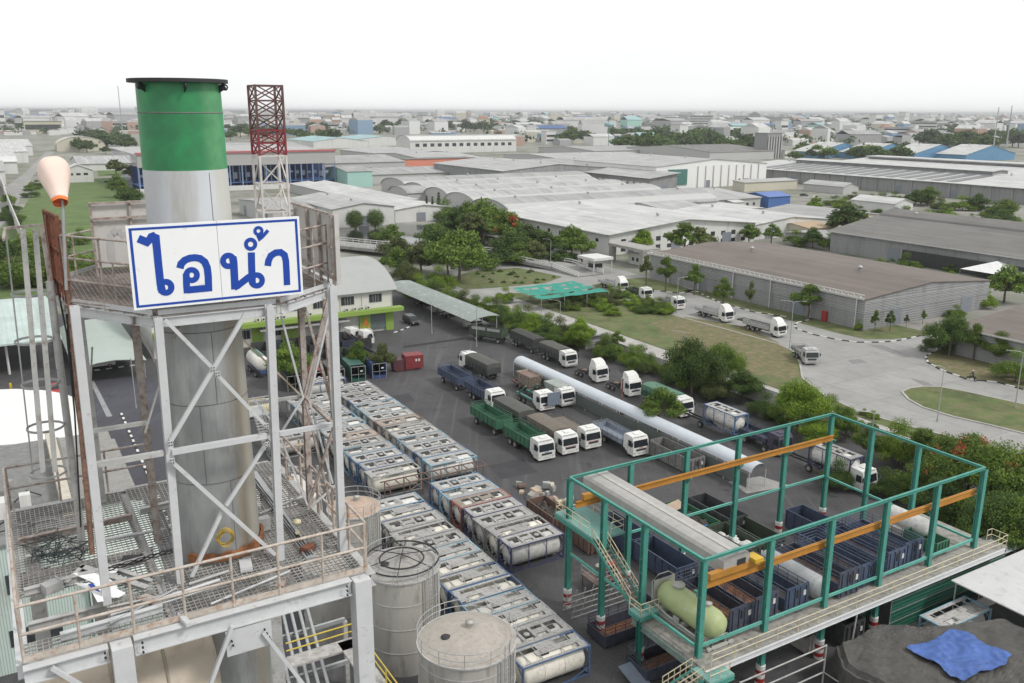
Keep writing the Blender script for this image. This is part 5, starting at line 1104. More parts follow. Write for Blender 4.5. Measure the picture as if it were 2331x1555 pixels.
RW=roofm('roof_white',(.56,.56,.55));RG=roofm('roof_grey',(.36,.36,.355));RL=roofm('roof_light',(.43,.43,.425));RB=roofm('roof_brown',(.155,.125,.105));RT=roofm('roof_taupe',(.165,.158,.148));RTq=roofm('roof_turquoise',(.32,.5,.52));RBl=roofm('roof_blue',(.05,.12,.3));RP=roofm('roof_palegreen',(.5,.6,.57));RD=roofm('roof_dark',(.16,.16,.16))
WW=mat('wall_white',(.6,.6,.585),.7,var=.04,scale=.2,streak=1,dirt=(.42,.4,.37),dirt_amt=.25);WG=mat('wall_grey',(.26,.265,.27),.7,var=.08,scale=.2,streak=1,dirt=(.16,.155,.15),dirt_amt=.4,wave=('Z',2,.04));WT=mat('wall_turquoise',(.32,.52,.47),.7,var=.05);WC=mat('wall_cream',(.52,.49,.4),.7,var=.05);WO=mat('wall_coral',(.6,.22,.15),.7);WB=mat('wall_blue',(.06,.14,.36),.6);WM=mat('wall_mid',(.44,.44,.43),.75,var=.08)
winm=mat('window_dark',(.04,.045,.05),.2,var=.3,rnd=.3);frm=mat('window_frame',(.45,.45,.44),.6)
def roofmesh(u0,u1,v0,v1,h,rt,rh,ax,ov=.5,th=.15):
    m=M()
    a0,a1=(u0-ov,u1+ov) if ax=='u' else (v0-ov,v1+ov); b0,b1=(v0-ov,v1+ov) if ax=='u' else (u0-ov,u1+ov)
    if rt=='flat': m.bb(u0-ov,u1+ov,v0-ov,v1+ov,h,h+.25); return m
    if rt=='gable': prof=[(b0,h),((b0+b1)/2,h+rh),(b1,h)]
    elif rt=='shed': prof=[(b0,h),(b1,h+rh)]
    elif rt=='arch':
        n=12;hw=(b1-b0)/2;prof=[((b0+b1)/2-hw*math.cos(math.pi*i/n*.86+math.pi*.07)/math.cos(math.pi*.07),h+rh*(math.sin(math.pi*(.07+.86*i/n))-math.sin(math.pi*.07))/(1-math.sin(math.pi*.07))) for i in range(n+1)]
    elif rt=='hip':
        bm_=(b0+b1)/2;w=(b1-b0)/2*.9
        T=lambda a,b,z:(a,b,z) if ax=='u' else (b,a,z)
        vs=[T(a0,b0,h),T(a1,b0,h),T(a1,b1,h),T(a0,b1,h),T(a0+w,bm_,h+rh),T(a1-w,bm_,h+rh)]
        m.add(vs,[(0,1,5,4),(2,3,4,5),(1,2,5),(3,0,4),(3,2,1,0)]); return m
    T=(lambda a,b,z:(a,b,z)) if ax=='u' else (lambda a,b,z:(b,a,z))
    poly=prof+[(x,z-th) for x,z in reversed(prof)]
    return m.prism(poly,a0,a1,'x' if ax=='u' else 'y',0,rt=='arch' and False)
def gablefill(m,u0,u1,v0,v1,h,rt,rh,ax):
    b0,b1=(v0,v1) if ax=='u' else (u0,u1);a0,a1=(u0,u1) if ax=='u' else (v0,v1)
    if rt=='gable': prof=[(b0,h),((b0+b1)/2,h+rh-.17),(b1,h)]
    elif rt=='arch': n=12;hw=(b1-b0)/2;prof=[((b0+b1)/2-hw*math.cos(math.pi*i/n),h+(rh-.17)*math.sin(math.pi*i/n)) for i in range(n+1)]
    elif rt=='shed': prof=[(b0,h),(b1,h+rh-.17),(b1,h)]
    else: return
    m.prism(prof,a0+.02,a1-.02,'x' if ax=='u' else 'y')
def building(label,u0,u1,v0,v1,h,rt='gable',rh=1.5,ax='u',wm=None,rm=None,wins=(),cat='warehouse',name='warehouse',group=None,ov=.5,extra=None,thr=.15):
    t=uvthing(name,label,cat,(u0+u1)/2,(v0+v1)/2,0,group)
    m=M().bb(u0,u1,v0,v1,0,h-.005); gablefill(m,u0,u1,v0,v1,h-.005,rt,rh,ax); uvo('wall',m,wm or WG,t)
    uvo('roof',roofmesh(u0,u1,v0,v1,h,rt,rh,ax,ov),rm or RG,t)
    first={}
    for (face,n,z0,z1,wd,mg) in wins:
        for i in range(n):
            L=(u1-u0) if face=='v0' else (v1-v0); c=mg+(L-2*mg)*(i+.5)/n
            if face=='v0': cu,cv=u0+c,v0-.03
            else: cu,cv=u0-.03,v0+c
            key=(face,round(wd,2),round(z1-z0,2))
            if key not in first:
                if face=='v0': me=M().bb(-wd/2,wd/2,-.02,.02,0,z1-z0).mesh('window',winm)
                else: me=M().bb(-.02,.02,-wd/2,wd/2,0,z1-z0).mesh('window',winm)
                first[key]=me
            obj('window',first[key],None,t,(cu-(u0+u1)/2,cv-(v0+v1)/2,z0))
    if (u1-u0)*(v1-v0)>1100 and v0<760 and rt in('gable','arch'):
        rn=random.Random(int(u0*7+v0)); b0,b1,a0,a1=(v0,v1,u0,u1) if ax=='u' else (u0,u1,v0,v1); n=max(3,int((a1-a0)/14))
        def zr(b):
            q=(b-b0)/(b1-b0); return h+(rh*(1-abs(2*q-1)) if rt=='gable' else rh*math.sin(math.pi*q)*.97)
        if rt=='gable' and rm not in(RB,) and h!=7.5 and rn.random()<.75:
            for i in range(n):
                a=a0+(a1-a0)*(i+.5)/n; 
                for s0,s1 in ((.1,.4),(.6,.9)):
                    p_=b0+(b1-b0)*s0;q_=b0+(b1-b0)*s1;w2=.5; c=[(a-w2,p_,zr(p_)+.06),(a+w2,p_,zr(p_)+.06),(a+w2,q_,zr(q_)+.06),(a-w2,q_,zr(q_)+.06)]
                    if ax!='u': c=[(y,x,z) for x,y,z in c]
                    uvo('skylight_strip',M().add(c,[(0,1,2,3)]),mat('skylight_sheet',(.66,.68,.66) if rm is not RW else (.42,.45,.45),.4,dirt=(.4,.41,.38),dirt_amt=.4),t)
        for i in range(max(2,n//2)):
            a=a0+(a1-a0)*(i+.3+.4*rn.random())/max(2,n//2); b=b0+(b1-b0)*.46; c=(a,b) if ax=='u' else (b,a)
            uvo('roof_vent',M().tube((*c,zr(b)-.2),(*c,zr(b)+.4),.35,8).lathe([(.35,.4),(.6,.65),(.55,1.0),(.01,1.25)],(*c,zr(b)),10),galv,t)
        m=M(); 
        if ax=='v' or rt=='shed': m.bar((u0-ov-.12,v0,h-.15),(u0-ov-.12,v1,h-.15),.22,.25)
        else: m.bar((u0,v0-ov-.12,h-.15),(u1,v0-ov-.12,h-.15),.22,.25)
        uvo('gutter',m,WM,t)
    if v0<480 and h>4.4 and cat in('warehouse','factory'):
        rn=random.Random(int(u0+v0*3))
        for i in range(1+int((v1-v0)/40)): v=v0+(v1-v0)*(i+rn.uniform(.3,.7))/(1+int((v1-v0)/40)); uvo('roller_door',M().bb(u0-.06,u0-.01,v-2,v+2,0,min(4,h*.7)),mat('door_grey',(.2,.22,.25),.6,wave=('Z',4,.03)),t)
        for i in range(1+int((u1-u0)/30)): u=u0+(u1-u0)*(i+rn.uniform(.3,.7))/(1+int((u1-u0)/30)); uvo('roller_door',M().bb(u-2,u+2,v0-.06,v0-.01,0,min(4,h*.7)),MATS['door_grey'],t)
    if extra: extra(t)
    return t
# --- office with barrel roof ---
of=uvthing('office_building','two-storey white and lime green office with grey barrel roof','office',46,171)
U0,U1=22.0,66.6
uvo('upper_wall',M().bb(U0,U1,158.7,184,4.3,8.3).prism([(158.7,8.2),(162,9.7),(166,11.3),(171.5,12.2),(177,11.3),(181,9.7),(184,8.2)],U0,U1,'x'),mat('office_white',(.58,.57,.53),.7,var=.05,dirt=(.4,.38,.34),dirt_amt=.2),of)
lime=mat('lime_green',(.22,.34,.06),.6,var=.05,dirt=(.25,.33,.1),dirt_amt=.2)
uvo('lower_wall',M().bb(U0,U1,158.9,184,0,4.29),mat('office_ground',(.5,.49,.46),.7),of)
n=16;prof=[(171.5-13.6*(1-2*i/n),8.2+4.4*(1-abs(1-2*i/n)**2.2)**.85) for i in range(n+1)]
uvo('roof',M().prism(prof+[(v,z-.12) for v,z in reversed(prof)],U0-.8,U1+.9,'x'),mat('office_roof',(.34,.35,.34),.6,var=.04,scale=.2,wave=('X',3,.01),dirt=(.3,.3,.29),dirt_amt=.3),of)
uvo('green_ledge',M().bb(U0,U1+1.8,156.9,158.65,4.0,4.75),lime,of)
wf=M().bb(-1.3,1.3,-.02,.02,0,1.6).mesh('window',winm); wfr=M().bb(-1.4,1.4,.0,.03,-.1,0).bb(-1.4,1.4,0,.03,1.6,1.7).bb(-.03,.03,-.04,.0,0,1.5).bb(-.55,-.5,-.04,0,0,1.5).bb(.5,.55,-.04,0,0,1.5).mesh('frame',frm)
def win(u,v,z,s=1.):
    o=obj('window',wf,None,of,(u-46,v-171,z)); o.scale=(s,1,1); obj('frame',wfr,None,o)
for u in (63.2,57.5,52,47,42.5,38,33.5,29,25): win(u,158.66,5.9)
for u in (54,43.3,37.5,33,28): win(u,158.86,1.6,.9)
gx=[PV(x,730,158.6)[0] for x in (818,843,878,893)]
for u0,u1 in ((gx[0],gx[1]),(gx[2],U1+.2),(44.4,48.2),(34.5,36.5),(39,41)): uvo('green_panel',M().bb(u0,u1,158.5 if u0>56 else 158.75,158.89,0,4.0),lime,of)
uvo('entrance_glass',M().bb(gx[1]+.02,gx[2]-.02,158.6,158.85,.6,3.9),mat('glass_grey',(.12,.15,.15),.15),of)
em=mat('emblem_orange',(.7,.25,.04),.6)
m=M()
def sp(u,z): return (u,158.46,z)
e0=(gx[0]+gx[1])/2
for pts in ([(e0-.7,.9),(e0-.35,1.0),(e0+.1,2.2),(e0+.25,3.3),(e0-.2,2.4)],[(e0+.25,3.3),(e0+.5,2.1),(e0+.75,1.0),(e0+.35,1.2),(e0+.1,2.2)],[(e0-.5,1.5),(e0+.8,1.5),(e0+.7,1.8),(e0-.3,1.75)]): m.add([sp(*p) for p in pts]+[(p[0],158.49,p[1]) for p in pts],[tuple(range(5)) if len(pts)==5 else (0,1,2,3)])
uvo('emblem',m,em,of)
ac=M().bb(-.4,.4,-.18,.18,0,.6).lathe([(.22,-.19),(.24,-.19),(.24,-.17)],(0,0,.3),12,0,'y').mesh('air_conditioner',mat('ac_white',(.55,.54,.5),.5)); acf=M().lathe([(.01,-.2),(.2,-.2)],(-.1,0,.3),12,0,'y').mesh('fan',dark)
for u in (57.2,58.8,60.2,61.5,48.8,50,43.8,45,40.2,41.2,35,31.5,30.2): o=obj('air_conditioner',ac,None,of,(u-46,158.2-171,4.8)); obj('fan',acf,None,o)
m=M()
for u in (56,60.4,U1): m.tube((u,158.6,0),(u,158.6,8.1),.06,6)
uvo('downpipe',m,WW,of)
uvo('porch_roof',M().bb(40,57,156.2,158.6,3.2,3.35),RG,of)
# --- long curved car port ---
cp=uvthing('car_port','long grey-green curved canopy over parked cars beside the office','car port',79.6,165)
prof=[(76.6,3.3),(77.6,3.6),(79,3.9),(80.6,4.05),(82.2,3.95),(83.0,3.8)]
uvo('roof',M().prism(prof+[(v,z-.08) for v,z in reversed(prof)],144.5,186.5,'y'),mat('carport_roof',(.23,.265,.245),.6,var=.05,scale=.3,dirt=(.5,.52,.5),dirt_amt=.3),cp)
for i in range(8):
    v=145+i*5.8; uvo('post',M().tube((82.6,v,0),(82.6,v,3.8),.08,6).path([(76.8,v,3.2),(78.5,v,3.55),(80.5,v,3.8),(82.6,v,3.75)],.05,5),plb,cp)
# cars
def make_car(kind,col):
    t=thing('car','','car'); 
    if kind=='van': pr=[(0,.35,.9),(0,.75,.92),(-.9,1.0,.92),(-1.9,1.65,.8),(-4.3,1.72,.8),(-4.9,1.3,.88),(-4.95,.35,.9)];gl=[(-1.0,1.06),(-1.85,1.6),(-4.25,1.62),(-4.75,1.15)]
    elif kind=='pickup': pr=[(0,.4,.88),(0,.95,.9),(-1.3,1.1,.9),(-2.0,1.7,.76),(-3.3,1.72,.76),(-3.6,1.1,.88),(-5.1,1.1,.88),(-5.1,.45,.88)];gl=[(-1.42,1.14),(-2.02,1.6),(-3.25,1.62),(-3.45,1.15)]
    else: pr=[(0,.3,.82),(0,.7,.85),(-1.2,.95,.86),(-1.9,1.42,.68),(-3.3,1.44,.68),(-4.0,1.0,.84),(-4.4,.95,.84),(-4.4,.35,.82)];gl=[(-1.3,.99),(-1.92,1.36),(-3.25,1.38),(-3.8,1.02)]
    obj('body',loftcab(pr),col,t)
    W_=lambda z:.93 if z<1.15 else .835
    for s in(-1,1): obj('side_window',M().add([(x,s*(.9 if z<1.2 else .82),z) for x,z in gl],[(0,1,2,3)]),glass,t)
    obj('windscreen',M().bar((gl[0][0]+.09,0,gl[0][1]-.0),(gl[1][0]+.06,0,gl[1][1]+.02),1.45,.03),glass,t)
    for x in (-.85,-3.9 if kind!='car' else -3.5):
        for s in(-1,1): wheel(t,x,s*.8,.34,.2)
    for s in(-1,1): obj('headlight',M().bb(0,.03,s*.65-.15,s*.65+.15,.55,.7),lampm,t)
    return t
carw=mat('car_white',(.65,.65,.64),.3,var=.03);carb=mat('car_black',(.02,.02,.024),.25,var=.05);cars=mat('car_silver',(.35,.36,.37),.3,.3,var=.03);carr=mat('car_red',(.35,.02,.02),.3,var=.05)
def car(key,mk,loc,rz,label,grp='cars around the yard'):
    k='car'+key
    if k not in _P: t=mk();_P[k]=t;t.location=loc;t.rotation_euler=(0,0,rz);t['label']=label;t['group']=grp;return t
    return dup(_P[k],loc,rz,label,grp)
car('v',lambda:make_car('van',carb),P(948,742),H2,'dark van driving past the right end of the green and white office')
car('p',lambda:make_car('pickup',carw),P(262,832),YA,'white pickup parked under the end of the arched canopy')
car('b',lambda:make_car('car',carb),P(328,775),H2,'black car between the tower posts left of the stack')
car('c',lambda:make_car('car',carw),P(350,690),H2,'white car far behind the stack left side')
car('r',lambda:make_car('car',carr),P(130,905),H2,'red car beside the white curved tent roof')
for i,(u,v) in enumerate(((79.6,149),(79.6,152.5),(79.8,163),(79.8,168),(79.8,175))): car('cs'if i%2 else 'b2',lambda i=i:make_car('car',cars if i%2 else carb),W(u,v),YA+math.pi,'%s car parked under the long canopy, %s from its open end'%(('silver' if i%2 else 'black'),ORD[i] if i else 'first'))
car('v2',lambda:make_car('van',carw),W(82.6,41.8),H2,'white van cut by the right photo edge below the trees')
for i,(px,py) in enumerate(((1700,452),(1730,470),(1300+540,447),(1870,452),(1380+530,450),(1660,495),(1705,480),(390,455),(245,415),(262,422))): car(['c','cs','b'][i%3],lambda:make_car('car',cars),P(px,py),H2+R(20*i),['white','silver','black'][i%3]+' distant car, number %s counted left to right among the far cars'%['eight','nine','ten','eleven','twelve','six','seven','five','one','two'][i],'distant cars')
# --- left edge structures ---
lc=uvthing('fuel_canopy','pale mint curved canopy roof on posts at the left edge','canopy',2,178)
prof=[(158.9,5.6),(162,6.2),(168,6.9),(178,7.2),(188,6.9),(197,5.9)]
uvo('roof',M().prism(prof+[(v,z-.3) for v,z in reversed(prof)],-26,8.1,'x'),RP,lc)
for u in (-20,-8,0,7): 
    for v in (161,195): uvo('post',M().tube((u,v,0),(u,v,5.8),.2,8),WW,lc)
c2=uvthing('car_port','grey-green arched canopy over the white pickup left of the stack','car port',14,162)
prof=[(8.7,2.6),(10,3.2),(12,3.6),(14.5,3.75),(17,3.5),(19.2,3.1)]
uvo('roof',M().prism(prof+[(v,z-.08) for v,z in reversed(prof)],147.5,180,'y'),mat('carport_roof2',(.36,.42,.385),.6,var=.05,scale=.3),c2)
for v in (148,156,164,172,179): uvo('post',M().tube((18.9,v,0),(18.9,v,3.2),.08,6).tube((9,v,0),(9,v,2.7),.08,6).path([(8.9,v,2.4),(12,v,3.3),(15,v,3.4),(19,v,2.9)],.05,5),plb,c2)
tn=uvthing('tent_hall','white curved tent roof at the left edge behind the ladder cage','tent',-6,115)
m=M();n=12;prof=[(8.0-15+15*math.cos(math.pi*i/n),3.2+4.2*math.sin(math.pi*i/n)) for i in range(n+1)]
uvo('roof',M().prism(prof+[(v,z-.1) for v,z in reversed(prof)],104.5,127,'y'),mat('tent_white',(.7,.7,.68),.6,var=.04,dirt=(.55,.54,.5),dirt_amt=.2),tn)
uvo('wall',M().bb(-21.5,7.6,104.8,126.8,0,3.1),WW,tn)
ws2=mat('corrugated_mint',(.5,.6,.55),.6,var=.06,scale=.4,streak=1,dirt=(.35,.36,.32),dirt_amt=.35,wave=('X',5,.05))
def lwx(t):
    uvo('rooftop_box',M().bb(-2.6,-1.6,75,76.4,10.8,12.2),WW,t);uvo('rooftop_box',M().bb(-.6,.2,76.5,77.3,10.8,11.9),WW,t);uvo('rooftop_box',M().bb(-5,-3.8,79,80.5,10.8,12.6),WW,t)
    uvo('rooftop_wall',M().bb(2.2,3.0,73,92,10.8,12.0),mat('parapet_cream',(.5,.46,.38),.8,dirt=(.3,.28,.25),dirt_amt=.3),t)
    uvo('rooftop_pipes',M().path([(-3,73,10.9),(-1.6,73.6,11.3),(-.2,73,11.0),(1.2,74,11.1)],.08,6).path([(-3,72.4,10.9),(-1,72,11.2),(1.5,72.6,11)],.05,6).path([(-1,78,10.9),(0,79,11.3),(1,78.4,10.9)],.06,6),dark,t)
    uvo('roof_vent',M().tube((-1.2,80,10.7),(-1.2,80,12.1),.35,12),plb,t)
building('corrugated mint process building with flat grey roof and rooftop units at left',-22,3.2,70.5,93,10.5,'flat',0,'u',ws2,mat('roof_membrane',(.2,.2,.195),.9,var=.2,dirt=(.13,.13,.12),dirt_amt=.4),[('v0',4,6.6,8.2,3.0,1),('v0',4,2.2,3.6,3.6,1)],'building','process_building',extra=lwx,ov=.15)
building('mint corrugated annex with grey roof between the process building and left road',3.25,8.2,78.5,92.5,9.6,'flat',0,'u',ws2,mat('annex_grey',(.27,.265,.25),.9,dirt=(.18,.17,.16),dirt_amt=.4),[],'building','annex',ov=.1)
building('lower mint annex with sloping pale sheet roof by the left road',3.25,8.7,70,78.4,6.0,'shed',2.6,'u',ws2,mat('annex_roof',(.55,.63,.58),.6,wave=('X',3,.05),dirt=(.4,.42,.38),dirt_amt=.3),[],'building','annex',ov=.1)
building('small flat-roofed cream room behind the mint annex',3.2,8,93,101,7.6,'flat',0,'u',WC,MATS['annex_grey'],[],'building','annex')
# --- storage tanks ---
def silo(label,u,v,r,h,topm,bands,dome=.5,ladder=True,railing=True,ladang=-1.2):
    t=uvthing('storage_tank',label,'storage tank',u,v,0,'round storage tanks by the tower')
    sm=mat('tank_shell',(.42,.405,.375),.6,var=.1,scale=.5,streak=1,dirt=(.2,.19,.16),dirt_amt=.4)
    m=M().lathe([(r,0),(r,h)],(u,v,0),48)
    uvo('shell',m,sm,t)
    m=M()
    for z in bands: m.lathe([(r,z-.03),(r+.04,z-.03),(r+.04,z+.03),(r,z+.03)],(u,v,0),48,sm=False)
    m.lathe([(r,h-.12),(r+.1,h-.12),(r+.1,h),(r,h)],(u,v,0),48,sm=False); uvo('band',m,steelp,t)
    uvo('roof',M().lathe([(r+.02,h),(r*.6,h+dome*.6),(r*.2,h+dome*.95),(.01,h+dome)],(u,v,0),48),topm,t)
    m=M().lathe([(.3,h+dome*.8),(.3,h+dome+.3),(.34,h+dome+.32),(.01,h+dome+.38)],(u+.4,v+.3,0),16); uvo('vent',m,sm,t)
    m=M().lathe([(.32,h+dome*.4),(.32,h+dome*.6+.15),(.01,h+dome*.6+.16)],(u-r*.45,v+.2,0),16); uvo('manhole',m,dark,t)
    if railing:
        m=M();n=24
        for z in(.5,1.0): m.path([(u+(r+.05)*math.cos(2*math.pi*k/n),v+(r+.05)*math.sin(2*math.pi*k/n),h+z) for k in range(n)],.03,5,closed=True)
        for k in range(0,n,2): a=2*math.pi*k/n;m.tube((u+(r+.05)*math.cos(a),v+(r+.05)*math.sin(a),h),(u+(r+.05)*math.cos(a),v+(r+.05)*math.sin(a),h+1.0),.025,5)
        uvo('railing',m,galv,t)
    if ladder:
        c,s=math.cos(ladang),math.sin(ladang);m=M();d=Vector((c,s,0));q=Vector((-s,c,0));b=Vector((u,v,0))+d*(r+.18)
        for k in(-1,1): m.tube(b+q*.22*k,b+q*.22*k+Vector((0,0,h+1)),.03,5)
        for i in range(int(h/.35)): z=Vector((0,0,.3+i*.35));m.tube(b+q*.22+z,b-q*.22+z,.02,4)
        for i in range(int((h-2)/.9)):
            z=Vector((0,0,2.2+i*.9)); m.path([b+z+q*.35*math.cos(x)+d*.55*math.sin(x) for x in [math.pi*j/8 for j in range(9)]],.015,4)
        uvo('ladder',m,galv,t)
        m=M()
        for k in (.5,.75,-.6): m.tube(b+q*k-d*.05,b+q*k-d*.05+Vector((0,0,h)),.06,6)
        uvo('pipe',m,galv,t)
    return t
tb=silo('tall grey round storage tank with wheel-shaped roof frame, middle of three',24.3,57.5,2.9,8,mat('tank_roof_grey',(.33,.32,.3),.7,dirt=(.22,.2,.18),dirt_amt=.4),(2,4,6),.35)
m=M()
for rr in (2.85,1.7): m.path([(24.3+rr*math.cos(2*math.pi*k/28),57.5+rr*math.sin(2*math.pi*k/28),8.55) for k in range(28)],.07,5,closed=True)
for k in range(6): a=k*math.pi/3; m.tube((24.3,57.5,8.9),(24.3+2.85*math.cos(a),57.5+2.85*math.sin(a),8.5),.04,5)
uvo('roof_ring_frame',m,dark,tb)
silo('broad pale round storage tank with beige domed roof, nearest the photo bottom',24.7,47.5,3.35,7,mat('tank_roof_beige',(.36,.33,.295),.75,var=.1,dirt=(.28,.24,.2),dirt_amt=.4),(2,4,6),.7)
silo('cream round tank with orange-tan roof just right of the tower',25.3,70.5,2.35,7.3,mat('tank_roof_tan',(.42,.32,.25),.75,dirt=(.35,.24,.18),dirt_amt=.4),(2.5,5),.5)
silo('small pale round tank behind the right tower posts',20.3,63.5,2.0,6.5,mat('tank_roof_beige',(.36,.31,.27)),(2,4),.4,False)
silo('white cone-topped tank behind the tower right side',21.5,80,3.6,6.0,mat('tank_roof_white',(.5,.48,.45),.7,dirt=(.35,.3,.27),dirt_amt=.3),(2,4),1.6,True,True)
# pipe racks and yellow rail under the tower
pr=uvthing('pipe_bridge','dark steel pipe bridge with yellow handrails under the tower','pipe bridge',14,44)
m=M()
for i in range(7): m.tube((9+.6*i,34,6-.0),(14+.6*i,62,6),.12,8,0)
for i in range(5): m.bar((8.5,36+5*i,5.7),(19,36+5*i,5.7),.2,.3)
uvo('pipes',m,galv,pr)
yr=mat('rail_yellow',(.5,.38,.05),.6,dirt=(.3,.22,.05),dirt_amt=.3)
m=M()
for z in(.55,1.1): m.tube((13,50,8+z),(17.5,50,8+z),.05,6);m.tube((17.5,50,8+z),(17.5,36,8+z),.05,6)
for i in range(6): m.tube((17.5,36+2.8*i,8),(17.5,36+2.8*i,9.1),.05,6)
uvo('yellow_handrail',m,yr,pr)
uvo('catwalk',M().bb(16.4,17.6,36,50,7.85,8.0).bb(13,17.6,49,50.2,7.85,8.0),gm,pr)
for u,v in ((9,36),(19,36),(9,56),(19,56),(17,48)): uvo('post',M().bb(u-.15,u+.15,v-.15,v+.15,0,7.84 if u==17 else 5.55),steelp,pr)
building('dark open process hall roof below the tower',3,13,30,60,4.0,'flat',0,'u',WG,RD,[],'building','process_building')
for i,(u,v,r) in enumerate(((20.6,44,.5),(21.5,42.5,.45),(19.5,46,.5))): tag(obj('drum',M().lathe([(.01,0),(r,0),(r,.9),(.01,.92)],(0,0,0),16),plb,None,W(u,v)),['pale drum under the tower, middle','pale drum under the tower, nearest','pale drum under the tower, farthest'][i],'drum')
# loading stairs by the far-left containers
ls=uvthing('loading_stairs','grey loading stairs with yellow rails left of the far container block','stairs',28,112)
m=M()
for i in range(12): m.bb(26.5,27.7,106+i*.35,106.4+i*.35,.3+i*.28,.36+i*.28);
uvo('treads',m,galv,ls)
rail([(26.5,106,.3),(26.5,110.2,3.6)],(.55,1.05),1.2,plb,.03,'handrail',ls); rail([(27.7,106,.3),(27.7,110.2,3.6)],(.55,1.05),1.2,plb,.03,'handrail',ls)
uvo('platform',M().bb(25.5,28.7,110.2,114,3.5,3.6),galv,ls); rail([(25.6,110.4,3.6),(25.6,114,3.6),(28.6,114,3.6),(28.6,110.4,3.6)],(.55,1.05),1.2,yr,.03,'handrail',ls)
for u in(25.7,28.5):
    for v in(110.4,113.8): uvo('post',M().tube((u,v,0),(u,v,3.5),.07,6),galv,ls)
# open-ended box containers before the office
Gc='box containers in front of the office'
for i,(u,cm,l) in enumerate(((41.3,'r','dark container with red floor, left of the green one'),(44.8,'k','black container with white door frame beside the green one'),(48.3,'g','green and blue container in the row before the office'),(51.9,'b','black container with white cross frame next to the red one'),(38,'k','dark container half hidden by the tree at the tower post'))):
    c={'r':paint('c_red',(.2,.03,.03)),'k':pdk,'g':paint('c_green',(.02,.09,.07)),'b':paint('c_blue',(.03,.06,.18))}[cm]
    t=thing('box_container',l,'container',W(u,131.8),YA-R(6),Gc)
    obj('body',M().bb(-1.2,1.2,-2.9,-2.8,0,.5).bb(-1.2,-1.1,-2.9,3,0,2.5).bb(1.1,1.2,-2.9,3,0,2.5).bb(-1.1,1.1,2.9,3,0,2.5).bb(-1.1,1.1,-2.8,2.9,.0,.15).bb(-1.2,1.2,-2.0,3,2.5,2.55),c,t)
    obj('door_frame',M().bar((-1.15,-2.93,0),(-1.15,-2.93,2.5),.08).bar((1.15,-2.93,0),(1.15,-2.93,2.5),.08).bar((-1.15,-2.93,2.5),(1.15,-2.93,2.5),.08).bar((0,-2.93,0),(0,-2.93,2.5),.05).bar((-1.15,-2.93,1.2),(1.15,-2.93,1.2),.05),plb,t)
    obj('door_plate',M().bb(.3,.7,-2.99,-2.96,1.6,1.85),white,t)
t=thing('red_container','dark red container with a black machine at its left end','container',W(57.2,131.5),YA-R(8),Gc)
obj('body',M().bb(-.2,2.9,-1.2,1.2,.4,2.6),paint('c_red2',(.22,.025,.03)),t); obj('machine',M().bb(-2.2,-.25,-1.0,1.0,.4,2.0).bb(-2.0,2.5,-1.1,1.1,.1,.4),paint('c_mar',(.1,.03,.04)),t); obj('marking',M().bb(1.5,1.8,-1.23,-1.21,1.6,2.0).bb(2.0,2.3,-1.23,-1.21,1.6,2.0),white,t)
for i in range(7):
    k=[pdk,pnavy,tdark,pdk][i%4]; o=obj('roll_off_container',openbody(M(),-1.25,1.25,-3.4,3.4,.1,2.0,2.0,0,7,1),k,None,W(38.5+3*i,150.5),YA-R(4)); tag(o,'dark roll-off container before the office, %s from the left'%(['first']+ORD[1:])[i],'container','dark roll-off containers before the office')
for i in range(4):
    o=obj('roll_off_container',openbody(M(),-1.25,1.25,-3,3,.1,1.9,1.9,0,6,1),[pgreen,pdk,polive,pnavy][i],None,W(43+3.4*i,140.5),YA); tag(o,'%s open container behind the row of door-framed containers'%['green','black','olive','navy'][i],'container','open containers by the small trees')
t=put('tk',lambda:make_truck('tractor',6,pdk),58.8,150.2,'white cab tractor parked in front of the office entrance',head=YA)
m=tankshape(M(),-3.2,3.2,1.2,2.3); tt=thing('tank_truck','white tank trailer with green top left of the box containers','tank truck',W(35.4,141.5),H2)
obj('tank',m,mat('tank_white',(.66,.64,.6),.4,dirt=(.5,.4,.35),dirt_amt=.2),tt); obj('top_strip',M().bb(-2.5,2.5,-.4,.4,3.46,3.52),teald,tt); obj('chassis',M().bb(-3.3,3.3,-.5,.5,.7,1.15),paint('ch_blue',(.05,.08,.2)),tt)
for x in(-2.4,-1.3,2.0): 
    for s in(-1,1): wheel(tt,x,s*.98,.5,.46)
put('tk',None,57.2,153.4,'second white cab behind the office tractor',head=YA+R(10))
# boundary wall and concrete things along the yard
bwm=mat('boundary_wall',(.47,.46,.45),.85,var=.1,scale=.5,streak=1,dirt=(.3,.29,.26),dirt_amt=.35)
tag(uvo('boundary_wall',M().bb(96.3,96.5,20,94,0,2.4).bb(96.3,96.5,98,130,0,1.2),bwm),'pale concrete boundary wall behind the yard trees','wall')
tag(uvo('parking_slab',M().bb(96.7,103.0,95,97,0,.05),crl),'flat','slab') if 0 else None
for i,(u,v,l) in enumerate(((91,127,'grey shed roof among bushes beyond the tarpaulin trucks'),)): building(l,u,u+4,v,v+4,2.4,'flat',0,'u',WG,RL,[],'shed','shed')
